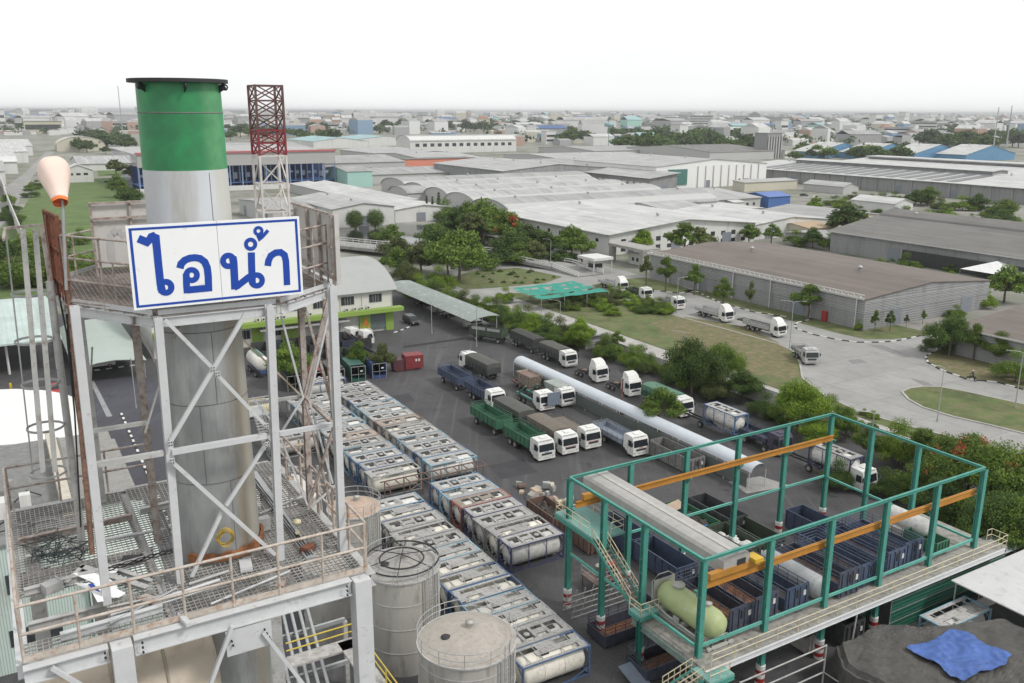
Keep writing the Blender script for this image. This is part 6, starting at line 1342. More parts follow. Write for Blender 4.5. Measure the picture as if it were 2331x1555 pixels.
# ---- warehouses of the estate, in the yard's grid ----
def bwx(t):
    m=M();z=6.35
    for i in range(44): v=112+i*1.5; m.bar((147.0,v,z+.2),(147.0,v+.75,z+.85),.12,.1);m.bar((147.0,v+.75,z+.85),(147.0,v+1.5,z+.2),.12,.1)
    m.bar((147.0,111.5,z+.87),(147.0,178,z+.87),.16,.14).bar((147.0,111.5,z+.2),(147.0,178,z+.2),.16,.14); uvo('roof_truss_rail',m,WW,t)
    for v in (113.2,124.5,136,147.5,159,170): uvo('downpipe',M().tube((147.1,v,0),(147.1,v,6.2),.12,8),WW,t)
    m=M()
    for z in [3.4+.32*i for i in range(8)]: m.bb(147.42,147.48,111.4,178,z,z+.1).bb(147.4,189,111.42,111.48,z,z+.1)
    uvo('louvres',m,mat('louvre_pale',(.4,.4,.4),.6),t)
building('big brown flat-roofed grey warehouse beside the queue of trucks',147.5,189,111.5,178,6.4,'gable',1.6,'v',WG,RB,[],ov=.25,extra=bwx)
building('second brown-roofed grey warehouse cut by the right edge',146.5,185,60,92,5.2,'gable',1.2,'v',WG,RB,[],ov=.3)
tag(uvo('fire_cabinet',M().bb(147.0,147.45,120.2,121.4,0,2.2),redp),'dark red cabinet against the brown-roofed warehouse','cabinet')
def gwx(t):
    uvo('ridge_monitor',M().prism([(248,9.6),(249,10.6),(255,12.0),(261,10.6),(262,9.6)],128,186.3,'y'),RT,t)
    uvo('monitor_wall',M().bb(249.5,260.5,90,185.6,8.0,10.4),WG,t)
    uvo('dark_opening',M().bb(225.6,225.9,100,160,0,4.0),dark,t)
building('large taupe-roofed warehouse with raised ridge vent at the right',226.2,284,86,186,6.4,'gable',4.6,'v',WG,RT,[],ov=1.0,extra=gwx)
def lwx2(t):
    c=[]
    for i in range(15):
        v=413-i*9.3
        uvo('skylight',M().add([(432,v-2.9,7.95),(465,v-2.9,10.1),(465,v+2.9,10.1),(432,v+2.9,7.95)],[(0,1,2,3)]),mat('skylight',(.13,.135,.14),.4),t)
    uvo('ridge_monitor',M().bb(468,482,283,419,10.0,11.9),WG,t); uvo('monitor_roof',M().prism([(466.5,11.9),(475,12.7),(483.5,11.9),(475,12.5)],282,420,'y'),RW,t)
    for i in range(24): uvo('wall_strip',M().bb(428.4,428.9,435-i*11-.2,435-i*11+.2,0,7.2),plb,t)
building('very long white-roofed grey factory with skylights and raised vents',429,521,110,440,7.5,'gable',3,'v',WG,RW,[],'factory','factory',ov=1.2,extra=lwx2)
def lw3(t): uvo('ridge_monitor',M().bb(566,580,200,438,9.6,10.9),WG,t); uvo('monitor_roof',M().bb(564.5,581.5,198,440,10.95,11.5),RW,t)
building('rear white-roofed bay of the very long factory',523.5,622,110,445,6.8,'gable',3,'v',WG,RW,[],ov=1.2,extra=lw3)
# white complex
def wcx(t):
    uvo('glass_front',M().bb(332,346,388.0,388.35,2,10.8),mat('glass_green',(.08,.19,.17),.15,var=.3),t)
    for i in range(9): uvo('wall_pier',M().bb(354+i*6,354.4+i*6,387.9,388.4,0,12.3),WW,t)
building('tall white factory hall with green glass office front',323.7,409,388.5,470,12.6,'gable',3.5,'v',mat('wall_bright',(.76,.76,.75),.6,var=.03),RL,[('v0',2,2.5,4,1.6,1),('u0',3,8.8,10.4,2.2,2)],extra=wcx,ov=.6)
def dkx(t):
    for i in range(8): uvo('dock_door',M().bb(304.6,304.9,316+0*i+58+i*5.6-0,316+58+i*5.6+3.6,0,5.5),WW,t)
building('low white-roofed hall with a row of loading dock doors',305,323.6,371,430,8,'shed',2.5,'v',WG,RL,[],extra=dkx,ov=1.5)
building('wide flat grey hall behind the loading docks',250,323,431,520,10,'gable',3,'v',WG,RL)
building('white building with wide pale roof and small windows in the photo centre',160.5,221,213,280,6.4,'gable',3.0,'v',WW,RW,[('u0',9,3.4,4.4,1.5,3),('v0',12,3.2,4.6,1.8,3),('v0',12,.8,2.0,1.8,3)],ov=1.2)
for i,(v0,v1,u1,rr) in enumerate(((285,316,272,RG),(317,345,270,RL),(346,372,272,RL),(373,402,275,RL),(404,436,292,RG))):
    building('barrel-roofed grey warehouse, %s of five stacked away from the camera'%ORD[i],168+2.8*i,u1,v0,v1,5.4,'arch',4.0,'u',WM,rr,[],group='barrel-roofed warehouses',ov=.4)
for i,(u0,u1,v0,v1,h,rt,rh,ax,wm,rm,lab,cat) in enumerate([
 (222,262,216,262,5,'gable',2,'v',WW,RW,'pale-roofed long shed right of the central white building','warehouse'),
 (262.5,292,214,250,5,'gable',1.6,'v',WC,RG,'cream sheds with grey roofs right of the pale long shed','warehouse'),
 (228,250,266,300,5,'gable',1.6,'u',WW,RL,'white hip-roofed factory office with dark windows','factory'),
 (275,303,290,345,5,'gable',2,'u',WM,RL,'pale low factory roof behind the barrel warehouses','factory'),
 (262,275,262,290,4,'flat',0,'u',WW,RW,'small white flat annex by the truck yard','building'),
 (109.6,134,314,364,7,'gable',1.8,'v',WW,RL,'flat pale warehouse roof on trusses above two round dark trees','warehouse'),
 (136,160,318,345,5,'gable',1.5,'v',WW,RW,'small white annex right of the truss-roofed warehouse','warehouse'),
 (92,109,330,380,6,'gable',1.5,'u',WM,RG,'grey roof peeking between sign and lattice mast','warehouse'),
 (141,151,346,470,4.5,'shed',1,'v',WM,RW,'long narrow white roof running back beside the dark yard','shed'),
 (153,160,350,470,4.5,'shed',1,'v',WM,RW,'second long narrow white roof beyond the dark yard','shed'),
 (165,176,371,392,6,'arch',2.5,'u',WM,RG,'small dark arched roof house left of the barrel warehouses','house'),
 (177,192,480,520,9,'gable',2,'u',WT,RG,'pale turquoise gabled block','building'),
 (192,252,500,560,5.5,'gable',2,'u',WM,RG,'wide grey-roofed hall right of the turquoise block','warehouse'),
 (253,309,573,590,9.5,'flat',0,'u',WO,RD,'long coral and red striped low building','building'),
 (190,250,565,640,9,'gable',3,'u',WM,RG,'flat grey hall left of the coral building','warehouse'),
 (312,400,520,600,6,'gable',2,'u',WM,RG,'wide low grey roofs right of the coral building','warehouse'),
 (280,330,600,700,8,'gable',2.5,'u',WM,RL,'pale wide roof behind the coral building','warehouse'),
 (393,405,318,345,4,'gable',2,'v',WM,RL,'grey gabled shed before the very long factory','shed'),
 (306,320,288,304,5,'gable',1.5,'u',WB,mat('roof_royal',(.1,.17,.42),.6),'bright blue shed beside the truck yard','shed'),
 (358,399,355,364,5,'shed',.8,'u',WC,RL,'long pale roofed open shed before the tall white hall','shed'),
 (282,288,285,300,4,'gable',1,'u',WW,RW,'white low shed with parked lorries','shed'),
 (228,240,188,206,3.5,'gable',1,'u',WM,RG,'small grey house behind the brown warehouse','house'),
 (240,252,206,222,4,'gable',1,'u',WC,mat('roof_tan',(.4,.3,.2),.8),'tan-roofed house near the palm','house'),
 (330,342,240,262,5,'gable',2,'v',WW,RW,'white steep-roofed hall in the trees at right','building'),
 (380.,506,845,880,12,'arch',6,'u',WW,RG,'long white school block with row of windows under grey curved roof','school'),
 (398,478,1050,1130,8,'gable',4,'v',WW,RTq,'light turquoise sawtooth-roofed factory','factory'),
 (330,395,1000,1100,8,'gable',4,'v',WW,RTq,'second light turquoise roofed factory left of the first','factory'),
 (300,376,700,830,6,'gable',3,'v',WM,RL,'wide grey factory roof before the school block','factory'),
 (506,600,700,800,6,'gable',2.5,'u',WM,RG,'long low grey roof right of the school block','factory'),
 (400,500,600,690,5.5,'gable',2,'u',WM,RL,'long pale roof in front of the grey one by the school','factory'),
 (560,640,600,720,8,'gable',4,'u',WM,RT,'taupe hall roof behind the white complex','factory'),
 (100,190,620,760,10,'gable',4,'u',WM,RL,'pale hall roof behind the blue open steel building','factory'),
 (150,260,780,930,9,'gable',4,'u',WM,RG,'flat grey halls beside the lattice mast','factory'),
 ]):
    wins=[('v0',14,6.5,9.8,4.5,4)] if cat=='school' else ([('v0',6,1.5,2.8,1.4,2)] if cat in('factory','building') and v0<320 else [])
    building(lab,u0,u1,v0,v1,h,rt,rh,ax,wm,rm,wins,cat,cat if cat!='school' else 'school_block')
# lorries by sheds
# open blue steel building with red band
bo=uvthing('open_steel_building','large open blue steel building with grey fascia and red roof edge','steel building',140,540)
uvo('fascia',M().bb(70,176.5,497,499,13,19.6),mat('fascia_grey',(.36,.355,.35),.7,var=.05),bo); uvo('red_edge',M().bb(69.5,177,496.3,499.2,19.62,20.6),mat('edge_red',(.4,.12,.12),.6),bo)
uvo('roof',M().bb(70,176.5,499.3,610,19.3,19.6),RL,bo); uvo('base_wall',M().bb(68,178,492,496.9,0,2.2),WW,bo)
uvo('floor_slab',M().bb(70,176.5,499.3,520,3.4,3.7),MATS['wall_blue'],bo); uvo('rear_wall',M().bb(70,176.5,520.5,521,0,12.5),mat('deep_blue',(.02,.04,.14),.7),bo)
for i in range(17): uvo('column',M().bb(70.2+i*6.6,70.8+i*6.6,497.2,497.8,0,12.95),mat('column_blue',(.16,.24,.4),.6),bo)
for i in range(30):
    rn_=random.Random(i); u=71+i*3.5; uvo('inner_frame',M().bb(u,u+.5,505,505.5,0,12.9).bb(u,u+2.5,505.6,506,rn_.uniform(5,8),rn_.uniform(8.2,9)),mat('inner_pale',(.3,.34,.42),.7),bo)
# grey tower
def twx(t):
    for i in range(6): uvo('pier',M().bb(635+i*3.4,636.2+i*3.4,603,603.7,0,21),WM,t)
    uvo('dark_recess',M().bb(634.5,652,603.6,603.8,2,20),mat('recess',(.12,.12,.13),.7),t)
building('tall grey concrete tower block with vertical piers',634,653,604,620,23.5,'flat',0,'u',mat('tower_grey',(.26,.26,.26),.8),RG,[],'tower','tower_block',extra=twx)
building('low white annex right of the grey tower block',654.5,668,600,615,8,'flat',0,'u',WW,RG,[('v0',2,3,5,2,2)],'building','annex')
# blue gabled row
for i in range(4):
    building('white roof with blue gable end, %s of four from the left'%['first','second','third','fourth'][i],688+26*i,764+26*i,592-34*i,622-34*i,6,'gable',8,'v',mat('gable_blue',(.1,.24,.4),.6),RW,[],'warehouse','warehouse',group='blue-gabled warehouses')
# far landmarks
for (px,py,wd,dp,h,lab,nw) in ((1595,289,70,40,24,'white banded office block on the skyline',5),(1690,283,70,60,22,'pale grey block on the skyline right of the banded office',0),(1760,286,110,60,20,'pale long block behind the grey tower',0),(2040,322,42,14,15,'white four-storey block above the blue gables',4),(2100,300,60,30,17,'white balconied block right of the four-storey block',3),(1640,300,50,30,10,'low white block left of the wooded band',0),(2000,300,70,25,9,'long white block among far trees',2),(1320,283,30,30,16,'white and grey block above the far trees',2),(1350,295,50,20,13,'red-brown banded block above the far trees',3),(100,305,60,30,16,'cream building with arched windows and dome roof at far left',1),(157,290,70,40,18,'pale violet block with tall roof frame at far left',0),(280,300,90,30,14,'long white block behind the stack',2),(740,300,60,25,12,'white windowed block right of the lattice mast',2),(690,300,28,20,20,'grey square block right of the lattice mast',0)):
    c=P(px,py);u,v=UV(c);h*=1.35
    m=M();rotz=math.atan2(c.y,c.x)-math.pi/2
    t=thing('office_block',lab,'block',c,rotz)
    cm=mat('far_cream',(.5,.47,.36),.8) if 'cream' in lab else mat('far_grey',(.33,.33,.34),.8) if 'grey' in lab or 'violet' in lab else mat('far_red',(.4,.28,.25),.8) if 'red' in lab else mat('far_white',(.62,.62,.61),.8)
    obj('wall',M().bb(-wd/2,wd/2,0,dp,0,h),cm,t); obj('roof',M().bb(-wd/2-1,wd/2+1,-1,dp+1,h,h+1),RG,t)
    for k in range(nw): obj('window_band',M().bb(-wd/2+2,wd/2-2,-.25,-.02,h*(k+.35)/max(nw,1),h*(k+.75)/max(nw,1)),winm,t)
building('grey barrel-roofed hall at the far left road',71,117,1040,1075,6,'arch',9,'v',WC,RL,[],'warehouse')
building('white gabled house with dark windows beside the windsock',42,58,590,606,7,'gable',3.5,'v',WW,RW,[('v0',3,4.2,5.5,2.4,2)],'house','house')
for i,(u0,u1,v0,v1,h,rt,c,l) in enumerate(((-60,5.5,505,570,7,'gable',RL,'nearest grey factory roof at the left edge'),(-70,12,590,660,8,'gable',RL,'second factory roof at the left edge'),(-80,22,690,790,8,'arch',RW,'third white factory roof at the left edge'),(-60,35,830,930,9,'gable',RW,'fourth white factory roof at the left edge'),(-100,45,960,1120,9,'gable',RW,'fifth pale factory roof at the left edge'),(60,100,700,760,5,'gable',RL,'low grey sheds before the barrel-roofed hall'))): building(l,u0,u1,v0,v1,h,rt,4,'u',WW,c,[],'factory','factory')
tag(uvo('compound_wall',M().bb(8.6,9.0,300,500,0,5.5).bb(9,9.8,500,1000,0,5),mat('wall_pale',(.5,.49,.47),.85,var=.08,streak=1,dirt=(.35,.33,.3),dirt_amt=.3)),'long pale compound wall beside the left road','wall')
# net shade, guard house, gate, bridge, tents
ns=uvthing('shade_net','torn turquoise shade net stretched on poles beside the truck road','shade net',109,163)
rn=random.Random(9);m=M();n=14;vs=[]
for i in range(n+1):
    for j in range(n+1): vs.append((100.2+18*i/n,156.5+14*j/n,3.0-.35*math.sin(math.pi*i/n)*math.sin(math.pi*j/n)+rn.uniform(-.1,.1)))
fs=[(i*(n+1)+j,(i+1)*(n+1)+j,(i+1)*(n+1)+j+1,i*(n+1)+j+1) for i in range(n) for j in range(n) if not ((j in(4,8,11) and rn.random()<.55) or rn.random()<.04)]
m.add(vs,fs); uvo('net',m,mat('net_turquoise',(.012,.24,.18),.7,var=.15),ns)
for u in (100.2,106.2,112.2,118.2):
    for v in (156.5,163.5,170.5): uvo('pole',M().tube((u,v,0),(u,v,3.0),.07,6),plb,ns)
gh=uvthing('guard_house','white guard kiosk with wide square canopy roof by the gate','guard house',140,193)
uvo('roof',M().bb(137,143.5,188.5,196,3.6,4.3),WW,gh); uvo('walls',M().bb(139,142,191,194,0,3.59),WW,gh)
for a in((137.3,188.8),(143.2,188.8),(143.2,195.7),(137.3,195.7)): uvo('post',M().tube((*a,0),(*a,3.6),.12,8),WW,gh)
uvo('window',M().bb(138.96,138.99,191.4,193.6,1.2,2.4).bb(139.3,141.7,190.95,190.98,1.2,2.4),winm,gh)
gp=uvthing('entrance_gate','grey concrete entrance portal beside the white guard kiosk','gate',155,195)
uvo('portal',M().bb(154,155.5,189,190.5,0,4.6).bb(154,155.5,203,204.5,0,4.6).bb(153.8,160,188.8,204.7,4.6,5.4),conc,gp); 
building('small white gate office inside the portal',157,162,193,199,3,'flat',0,'u',WW,RW,[('u0',2,1,2,1,1)],'gate office','gate_office')
br_=uvthing('road_bridge','pale concrete road bridge with white railings crossing the canal','bridge',115,235)
pts=[P(640,552),P(770,566),P(880,580),P(1000,590),P(1090,592),P(1180,598),P(1280,612),P(1345,628)];pu=[UV(p) for p in pts];zz=[1.4,1.8,2.1,2.2,2.1,1.8,1.0,.15]
m=M();vs=[]
L=[];Rr=[]
for i,p in enumerate(pu):
    a=Vector(pu[max(i-1,0)]);b=Vector(pu[min(i+1,len(pu)-1)]);d=(b-a).normalized();nn=Vector((-d.y,d.x))*4.2;q=Vector(p);L.append(q+nn);Rr.append(q-nn)
    vs+=[(L[-1].x,L[-1].y,zz[i]),(Rr[-1].x,Rr[-1].y,zz[i]),(L[-1].x,L[-1].y,zz[i]-.9),(Rr[-1].x,Rr[-1].y,zz[i]-.9)]
fs=[]
for i in range(len(pu)-1): a=4*i;b=a+4;fs+=[(a,a+1,b+1,b),(a+2,b+2,b+3,a+3),(a,b,b+2,a+2),(a+1,a+3,b+3,b+1)]
m.add(vs,fs);uvo('deck',m,crd,br_)
for side in (L,Rr):
    m=M()
    for i in range(len(pu)-1):
        a=side[i];b=side[i+1];A=Vector((a.x,a.y,zz[i]));B=Vector((b.x,b.y,zz[i+1]))
        for h in (.5,1.1): m.bar(A+Vector((0,0,h)),B+Vector((0,0,h)),.18,.22)
        k=int((B-A).length/2.5)
        for j in range(k+1): c=A.lerp(B,j/max(k,1));m.bar(c,c+Vector((0,0,1.0)),.18,.18)
    uvo('railing',m,WW,br_)
for i in range(1,6):
    q=pu[i]; uvo('pier',M().bb(q[0]-.4,q[0]+.4,q[1]-3,q[1]+3,0,zz[i]-.9),conc,br_)
for i,(u,v,r) in enumerate(((224,131,6),(232,122,7),(226,112,6))):
    m=M();a=[(-r,-r,2.6),(r,-r,2.6),(r,r,2.6),(-r,r,2.6)];m.add(a+[(0,0,5)],[(0,1,4),(1,2,4),(2,3,4),(3,0,4)]);t=thing('marquee',['farther','middle','nearer'][i]+' white pointed marquee in front of the taupe-roofed warehouse','marquee',W(u,v),YA,'white marquees at the right edge');obj('roof',m,mat('marquee_white',(.72,.72,.71),.6),t);obj('poles',M().tube((-r,-r,0),(-r,-r,2.6),.06,6).tube((r,-r,0),(r,-r,2.6),.06,6).tube((-r,r,0),(-r,r,2.6),.06,6).tube((r,r,0),(r,r,2.6),.06,6),galv,t)
# queue of trucks on the road and the lone lorry
Gq='trucks queueing on the concrete road'
put('q4',lambda:make_truck('low',9.0,mat('body_pale',(.4,.4,.4),.6),high=True),128.9,115.2,'front truck of the road queue with dark load and red-lettered cab',Gq)
put('q4',None,128.9,129.4,'second truck of the road queue, high white cab and grey load',Gq)
put('q3',lambda:make_truck('low',6.0,plb),128.4,143.8,'small white truck with blue stripe and red goods in the queue',Gq)
put('q2',lambda:make_truck('low',7.0,polive),128.8,155.5,'white cab truck with dark load beside the turquoise net end',Gq)
put('q4',None,129.6,165.5,'rearmost truck of the road queue by the gate garden',Gq)
for key in ('q4',):
    obj('load',M().bb(-11,-2.6,-1.05,1.05,1.5,1.78),tdark,_P[key]);
KIDS.clear()
put('q1',lambda:make_truck('low',6.6,plb,cm=mat('cab_silver',(.42,.42,.42),.4)),118.6,99.0,'lone silver-grey lorry with open frame body beside the grass field corner','trucks queueing on the concrete road',H2-R(27))
# motorcyclist
mb=thing('motorbike','motorbike with rider passing the kerb of the tree island','motorbike',P(2212,866),H2+R(180))
obj('frame',M().path([(-.6,0,.3),(-.2,0,.6),(.3,0,.62),(.6,0,.3)],.08,6).path([(.45,0,.6),(.4,0,1.0)],.03,6).tube((.4,-.3,1.0),(.4,.3,1.0),.025,6).bb(-.6,.1,-.12,.12,.62,.75),carb,mb)
for x in(-.62,.62): obj('wheel',M().lathe([(.18,-.05),(.29,-.05),(.3,0),(.29,.05),(.18,.05)],(x,0,.3),16,0,'y'),tyrem,mb)
def skinbody(name,joints,edges,rad,mt,parent=None,loc=(0,0,0),rz=0):
    me=bpy.data.meshes.new(name);me.from_pydata(joints,edges,[]);o=bpy.data.objects.new(name,me);COL.objects.link(o);md=o.modifiers.new('skin','SKIN');o.modifiers.new('sub','SUBSURF').levels=1
    for i,r in enumerate(rad): me.skin_vertices[0].data[i].radius=(r,r)
    me.skin_vertices[0].data[0].use_root=True;me.materials.append(mt);o.location=loc;o.rotation_euler=(0,0,rz);o.modifiers['sub'].render_levels=2
    if parent:o.parent=parent
    return o
clothd=mat('cloth_dark',(.05,.055,.07),.9);clothy=mat('cloth_yellow',(.55,.42,.03),.8)
def person(label,loc,rz,ride=False,mt=clothd,hair=None):
    if ride: J=[(-.2,0,.82),(-.15,0,1.1),(-.08,0,1.35),(-.06,0,1.5),(-.04,0,1.62),(.02,.2,1.3),(.2,.28,1.08),(.4,.28,1.03),(.02,-.2,1.3),(.2,-.28,1.08),(.4,-.28,1.03),(-.1,.13,.8),(.25,.18,.72),(.15,.18,.35),(.28,.18,.3),(-.1,-.13,.8),(.25,-.18,.72),(.15,-.18,.35),(.28,-.18,.3)]
    else: J=[(0,0,.95),(0,0,1.18),(0,0,1.4),(0,0,1.5),(0,0,1.62),(0,.2,1.38),(.04,.25,1.12),(.12,.24,.88),(0,-.2,1.38),(-.03,-.25,1.12),(.02,-.24,.88),(0,.1,.9),(.03,.11,.5),(0,.12,.08),(.12,.12,.04),(0,-.1,.9),(-.05,-.11,.5),(-.12,-.12,.08),(.0,-.12,.04)]
    E_=[(0,1),(1,2),(2,3),(3,4),(2,5),(5,6),(6,7),(2,8),(8,9),(9,10),(0,11),(11,12),(12,13),(13,14),(0,15),(15,16),(16,17),(17,18)]
    rd=[.14,.14,.15,.06,.1,.07,.05,.035,.07,.05,.035,.1,.07,.05,.04,.1,.07,.05,.04]
    o=skinbody('person',J,E_,rd,mt,None,loc,rz); o['label']=label;o['category']='person'
    h=obj('hair' if not ride else 'helmet',M().sphere((J[4][0],0,J[4][2]+.05),.125,8),hair or dark,o); return o
person('rider in dark clothes sitting on the motorbike',P(2212,866),H2+R(180),True,hair=white)
person('person in a yellow top standing at the left edge below the mint canopy',P(26,893),0,mt=clothy)
person('person standing between debris and the teal frame',W(62,66.5),1,mt=clothd) if 0 else None
# ================= trees =================
ONE=['','first','second','third','fourth','fifth','sixth','seventh','eighth','ninth','tenth','eleventh','twelfth','thirteenth','fourteenth','fifteenth','sixteenth','seventeenth','eighteenth','nineteenth'];TEN={20:'twentieth',30:'thirtieth',40:'fortieth'}
def ordn(k): return ONE[k] if k<20 else TEN[k] if k in TEN else {2:'twenty',3:'thirty',4:'forty'}[k//10]+'-'+ONE[k%10]

barkm=mat('bark',(.11,.085,.065),.95,var=.3,scale=3,dirt=(.2,.17,.14),dirt_amt=.3)
def leafm(name,c,c2,rnd=.22):
    m=bpy.data.materials.new(name);m.use_nodes=True;n=m.node_tree.nodes;l=m.node_tree.links;b=n['Principled BSDF'];b.inputs['Roughness'].default_value=.7;b.inputs['Specular IOR Level'].default_value=.25
    g=n.new('ShaderNodeNewGeometry');nz=n.new('ShaderNodeTexNoise');nz.inputs['Scale'].default_value=.9;nz.inputs['Detail'].default_value=4;l.new(g.outputs['Position'],nz.inputs['Vector'])
    r=n.new('ShaderNodeMapRange');r.inputs[1].default_value=.35;r.inputs[2].default_value=.65;l.new(nz.outputs['Fac'],r.inputs[0])
    mx=n.new('ShaderNodeMix');mx.data_type='RGBA';l.new(r.outputs[0],mx.inputs[0]);mx.inputs[6].default_value=(*c,1);mx.inputs[7].default_value=(*c2,1)
    oi=n.new('ShaderNodeObjectInfo');r3=n.new('ShaderNodeMapRange');r3.inputs[3].default_value=1-rnd;r3.inputs[4].default_value=1+rnd;l.new(oi.outputs['Random'],r3.inputs[0])
    ri=n.new('ShaderNodeMapRange');l.new(g.outputs['Random Per Island'],ri.inputs[0]);ri.inputs[3].default_value=.7;ri.inputs[4].default_value=1.35
    mm=n.new('ShaderNodeMath');mm.operation='MULTIPLY';l.new(r3.outputs[0],mm.inputs[0]);l.new(ri.outputs[0],mm.inputs[1])
    m4=n.new('ShaderNodeMix');m4.data_type='RGBA';m4.blend_type='MULTIPLY';m4.inputs[0].default_value=1;l.new(mx.outputs[2],m4.inputs[6]);l.new(mm.outputs[0],m4.inputs[7]);l.new(m4.outputs[2],b.inputs['Base Color'])
    tr=n.new('ShaderNodeBsdfTranslucent');l.new(m4.outputs[2],tr.inputs['Color']);ms=n.new('ShaderNodeMixShader');ms.inputs[0].default_value=.28;l.new(b.outputs[0],ms.inputs[1]);l.new(tr.outputs[0],ms.inputs[2]);l.new(ms.outputs[0],n['Material Output'].inputs[0]);return m
LM={'green':leafm('leaf_green',(.075,.135,.025),(.165,.235,.04)),'dark':leafm('leaf_dark',(.05,.095,.024),(.105,.16,.034)),'bright':leafm('leaf_bright',(.11,.2,.02),(.22,.3,.035)),'olive':leafm('leaf_olive',(.075,.105,.035),(.15,.17,.06)),'flame':leafm('petal_red',(.36,.07,.03),(.42,.13,.05)),'dusk':leafm('leaf_far',(.04,.075,.03),(.08,.115,.04))}
import numpy as np
def leafcloud(clumps,n,size,rs_,flat=.6):
    rg=np.random.default_rng(rs_);w_=np.array([c[3]**2 for c in clumps]);idx=rg.choice(len(clumps),n,p=w_/w_.sum());C=np.array(clumps)[idx]
    d=rg.normal(size=(n,3));d/=np.linalg.norm(d,axis=1)[:,None]; rad=C[:,3]*(rg.random(n)**.35)*(1+.12*rg.normal(size=n))
    p=C[:,:3]+d*rad[:,None]*np.array([1,1,flat])
    nr=d+rg.normal(size=(n,3))*.7+np.array([0,0,.4]);nr/=np.linalg.norm(nr,axis=1)[:,None]
    a=np.cross(nr,rg.normal(size=(n,3)));a/=np.linalg.norm(a,axis=1)[:,None];b=np.cross(nr,a);s=size*(.6+.8*rg.random(n))[:,None]
    q=np.stack([p-a*s*.5,p+b*s*.3-nr*s*.08,p+a*s*.5,p-b*s*.3-nr*s*.08],1).reshape(-1,3); return q
def cloudmesh(name,q,mats,mi=None):
    n=len(q)//4;me=bpy.data.meshes.new(name);me.vertices.add(4*n);me.vertices.foreach_set('co',q.astype(np.float32).ravel());me.loops.add(4*n);me.loops.foreach_set('vertex_index',np.arange(4*n,dtype=np.int32));me.polygons.add(n);me.polygons.foreach_set('loop_start',np.arange(0,4*n,4,dtype=np.int32));me.polygons.foreach_set('loop_total',np.full(n,4,dtype=np.int32))
    for m in mats: me.materials.append(m)
    if mi is not None: me.polygons.foreach_set('material_index',mi)
    me.update();me.validate();return me
TP={}
SHP={'round':(3.8,.5,.28,28),'wide':(5.0,.52,.3,38),'sparse':(3.0,.58,.3,14),'bush':(5.3,.42,0,24),'topiary':(4.2,.55,.12,1),'cypress':(.9,.5,.05,9)}
def make_tree(shape,leaf,lod,seed):
    key=(shape,leaf,lod,seed)
    if key in TP: return TP[key]
    R_,zc,zt,nc=SHP[shape];rn=random.Random(seed*7+3);cl=[];H=8.
    N,S={0:(19000,.235),1:(5200,.46),2:(650,1.35)}[lod]
    if shape=='sparse': N=int(N*.45)
    if shape=='cypress': cl=[(0,0,.8+i*.85,R_*(1-.07*i)) for i in range(9)];N//=2;S*=.8
    elif shape=='topiary': cl=[(0,0,4.2,3.9)]
    else:
        for i in range(nc):
            a=rn.random()*6.283;r=R_*math.sqrt(rn.random())*.78;t=r/R_
            z=H*zc+(1-t*t)*H*(1-zc)*rn.uniform(-.25,.72)-t*H*.06; cr=R_*rn.uniform(.2,.38)
            if shape=='bush': z=max(1.0,H*.35*(1-t)+rn.uniform(.3,2.2)); 
            cl.append((r*math.cos(a),r*math.sin(a),min(z,H-cr*.62),cr))
        cl.append((0,0,H-R_*.3,R_*.38))
    q=leafcloud(cl,N,S,seed+11,.72 if shape not in('topiary','cypress') else .95)
    mats=[LM[leaf]];mi=None
    if leaf=='flame':
        mats=[LM['green'],LM['flame']];cz=q.reshape(-1,4,3).mean(1);f=np.sin(cz[:,0]*1.3+seed)*np.sin(cz[:,1]*1.1)+cz[:,2]*.12;mi=((f>1.32)).astype(np.int32)
    t=thing('bush' if shape=='bush' else 'cypress_tree' if shape=='cypress' else 'tree','','bush' if shape=='bush' else 'tree')
    o=bpy.data.objects.new('crown' if shape!='bush' else 'foliage',cloudmesh('crown',q,mats,mi));COL.objects.link(o);o.parent=t
    if shape=='sparse' and lod<2 or shape in('round','wide'):
        m=M();h=H*.55;m.tube((0,0,0),(.15,.1,h*.5),.24,7,r2=.17).tube((.15,.1,h*.5),(.1,.0,h),.17,7,r2=.1)
        for c in cl[:7 if lod<2 else 3]:
            m.tube((.14,.08,h*rn.uniform(.45,.9)),(c[0]*.8,c[1]*.8,c[2]),.09,5,r2=.03)
        obj('trunk',m,barkm,t)
    else: obj('trunk',M().tube((0,0,0),(0,0,2.4),.15,6,r2=.08),barkm,t)
    TP[key]=t;t['_new']=1;return t
tcount={}
def hz(b,pyt):
    lo,hi=0.,60.
    a=math.pi/2-PITCH
    for _ in range(40):
        mz=(lo+hi)/2;d=(b[0],b[1],mz-HC);c,s=math.cos(a),math.sin(a);x=d[0];y=c*d[1]+s*d[2];z=-s*d[1]+c*d[2];c,s=math.cos(ROLL),math.sin(ROLL);yy=-s*x+c*y;py=777.5-FPX*yy/-z
        if py>pyt:lo=mz
        else:hi=mz
    return lo
KN={'green':'mid green','dark':'dark green','bright':'bright yellow-green','olive':'dry olive','flame':'red-flowering','dusk':'hazy dark'}
SN={'round':'round tree','wide':'spreading tree','sparse':'thin sparse tree','bush':'bush','topiary':'clipped round tree','cypress':'slim cypress'}
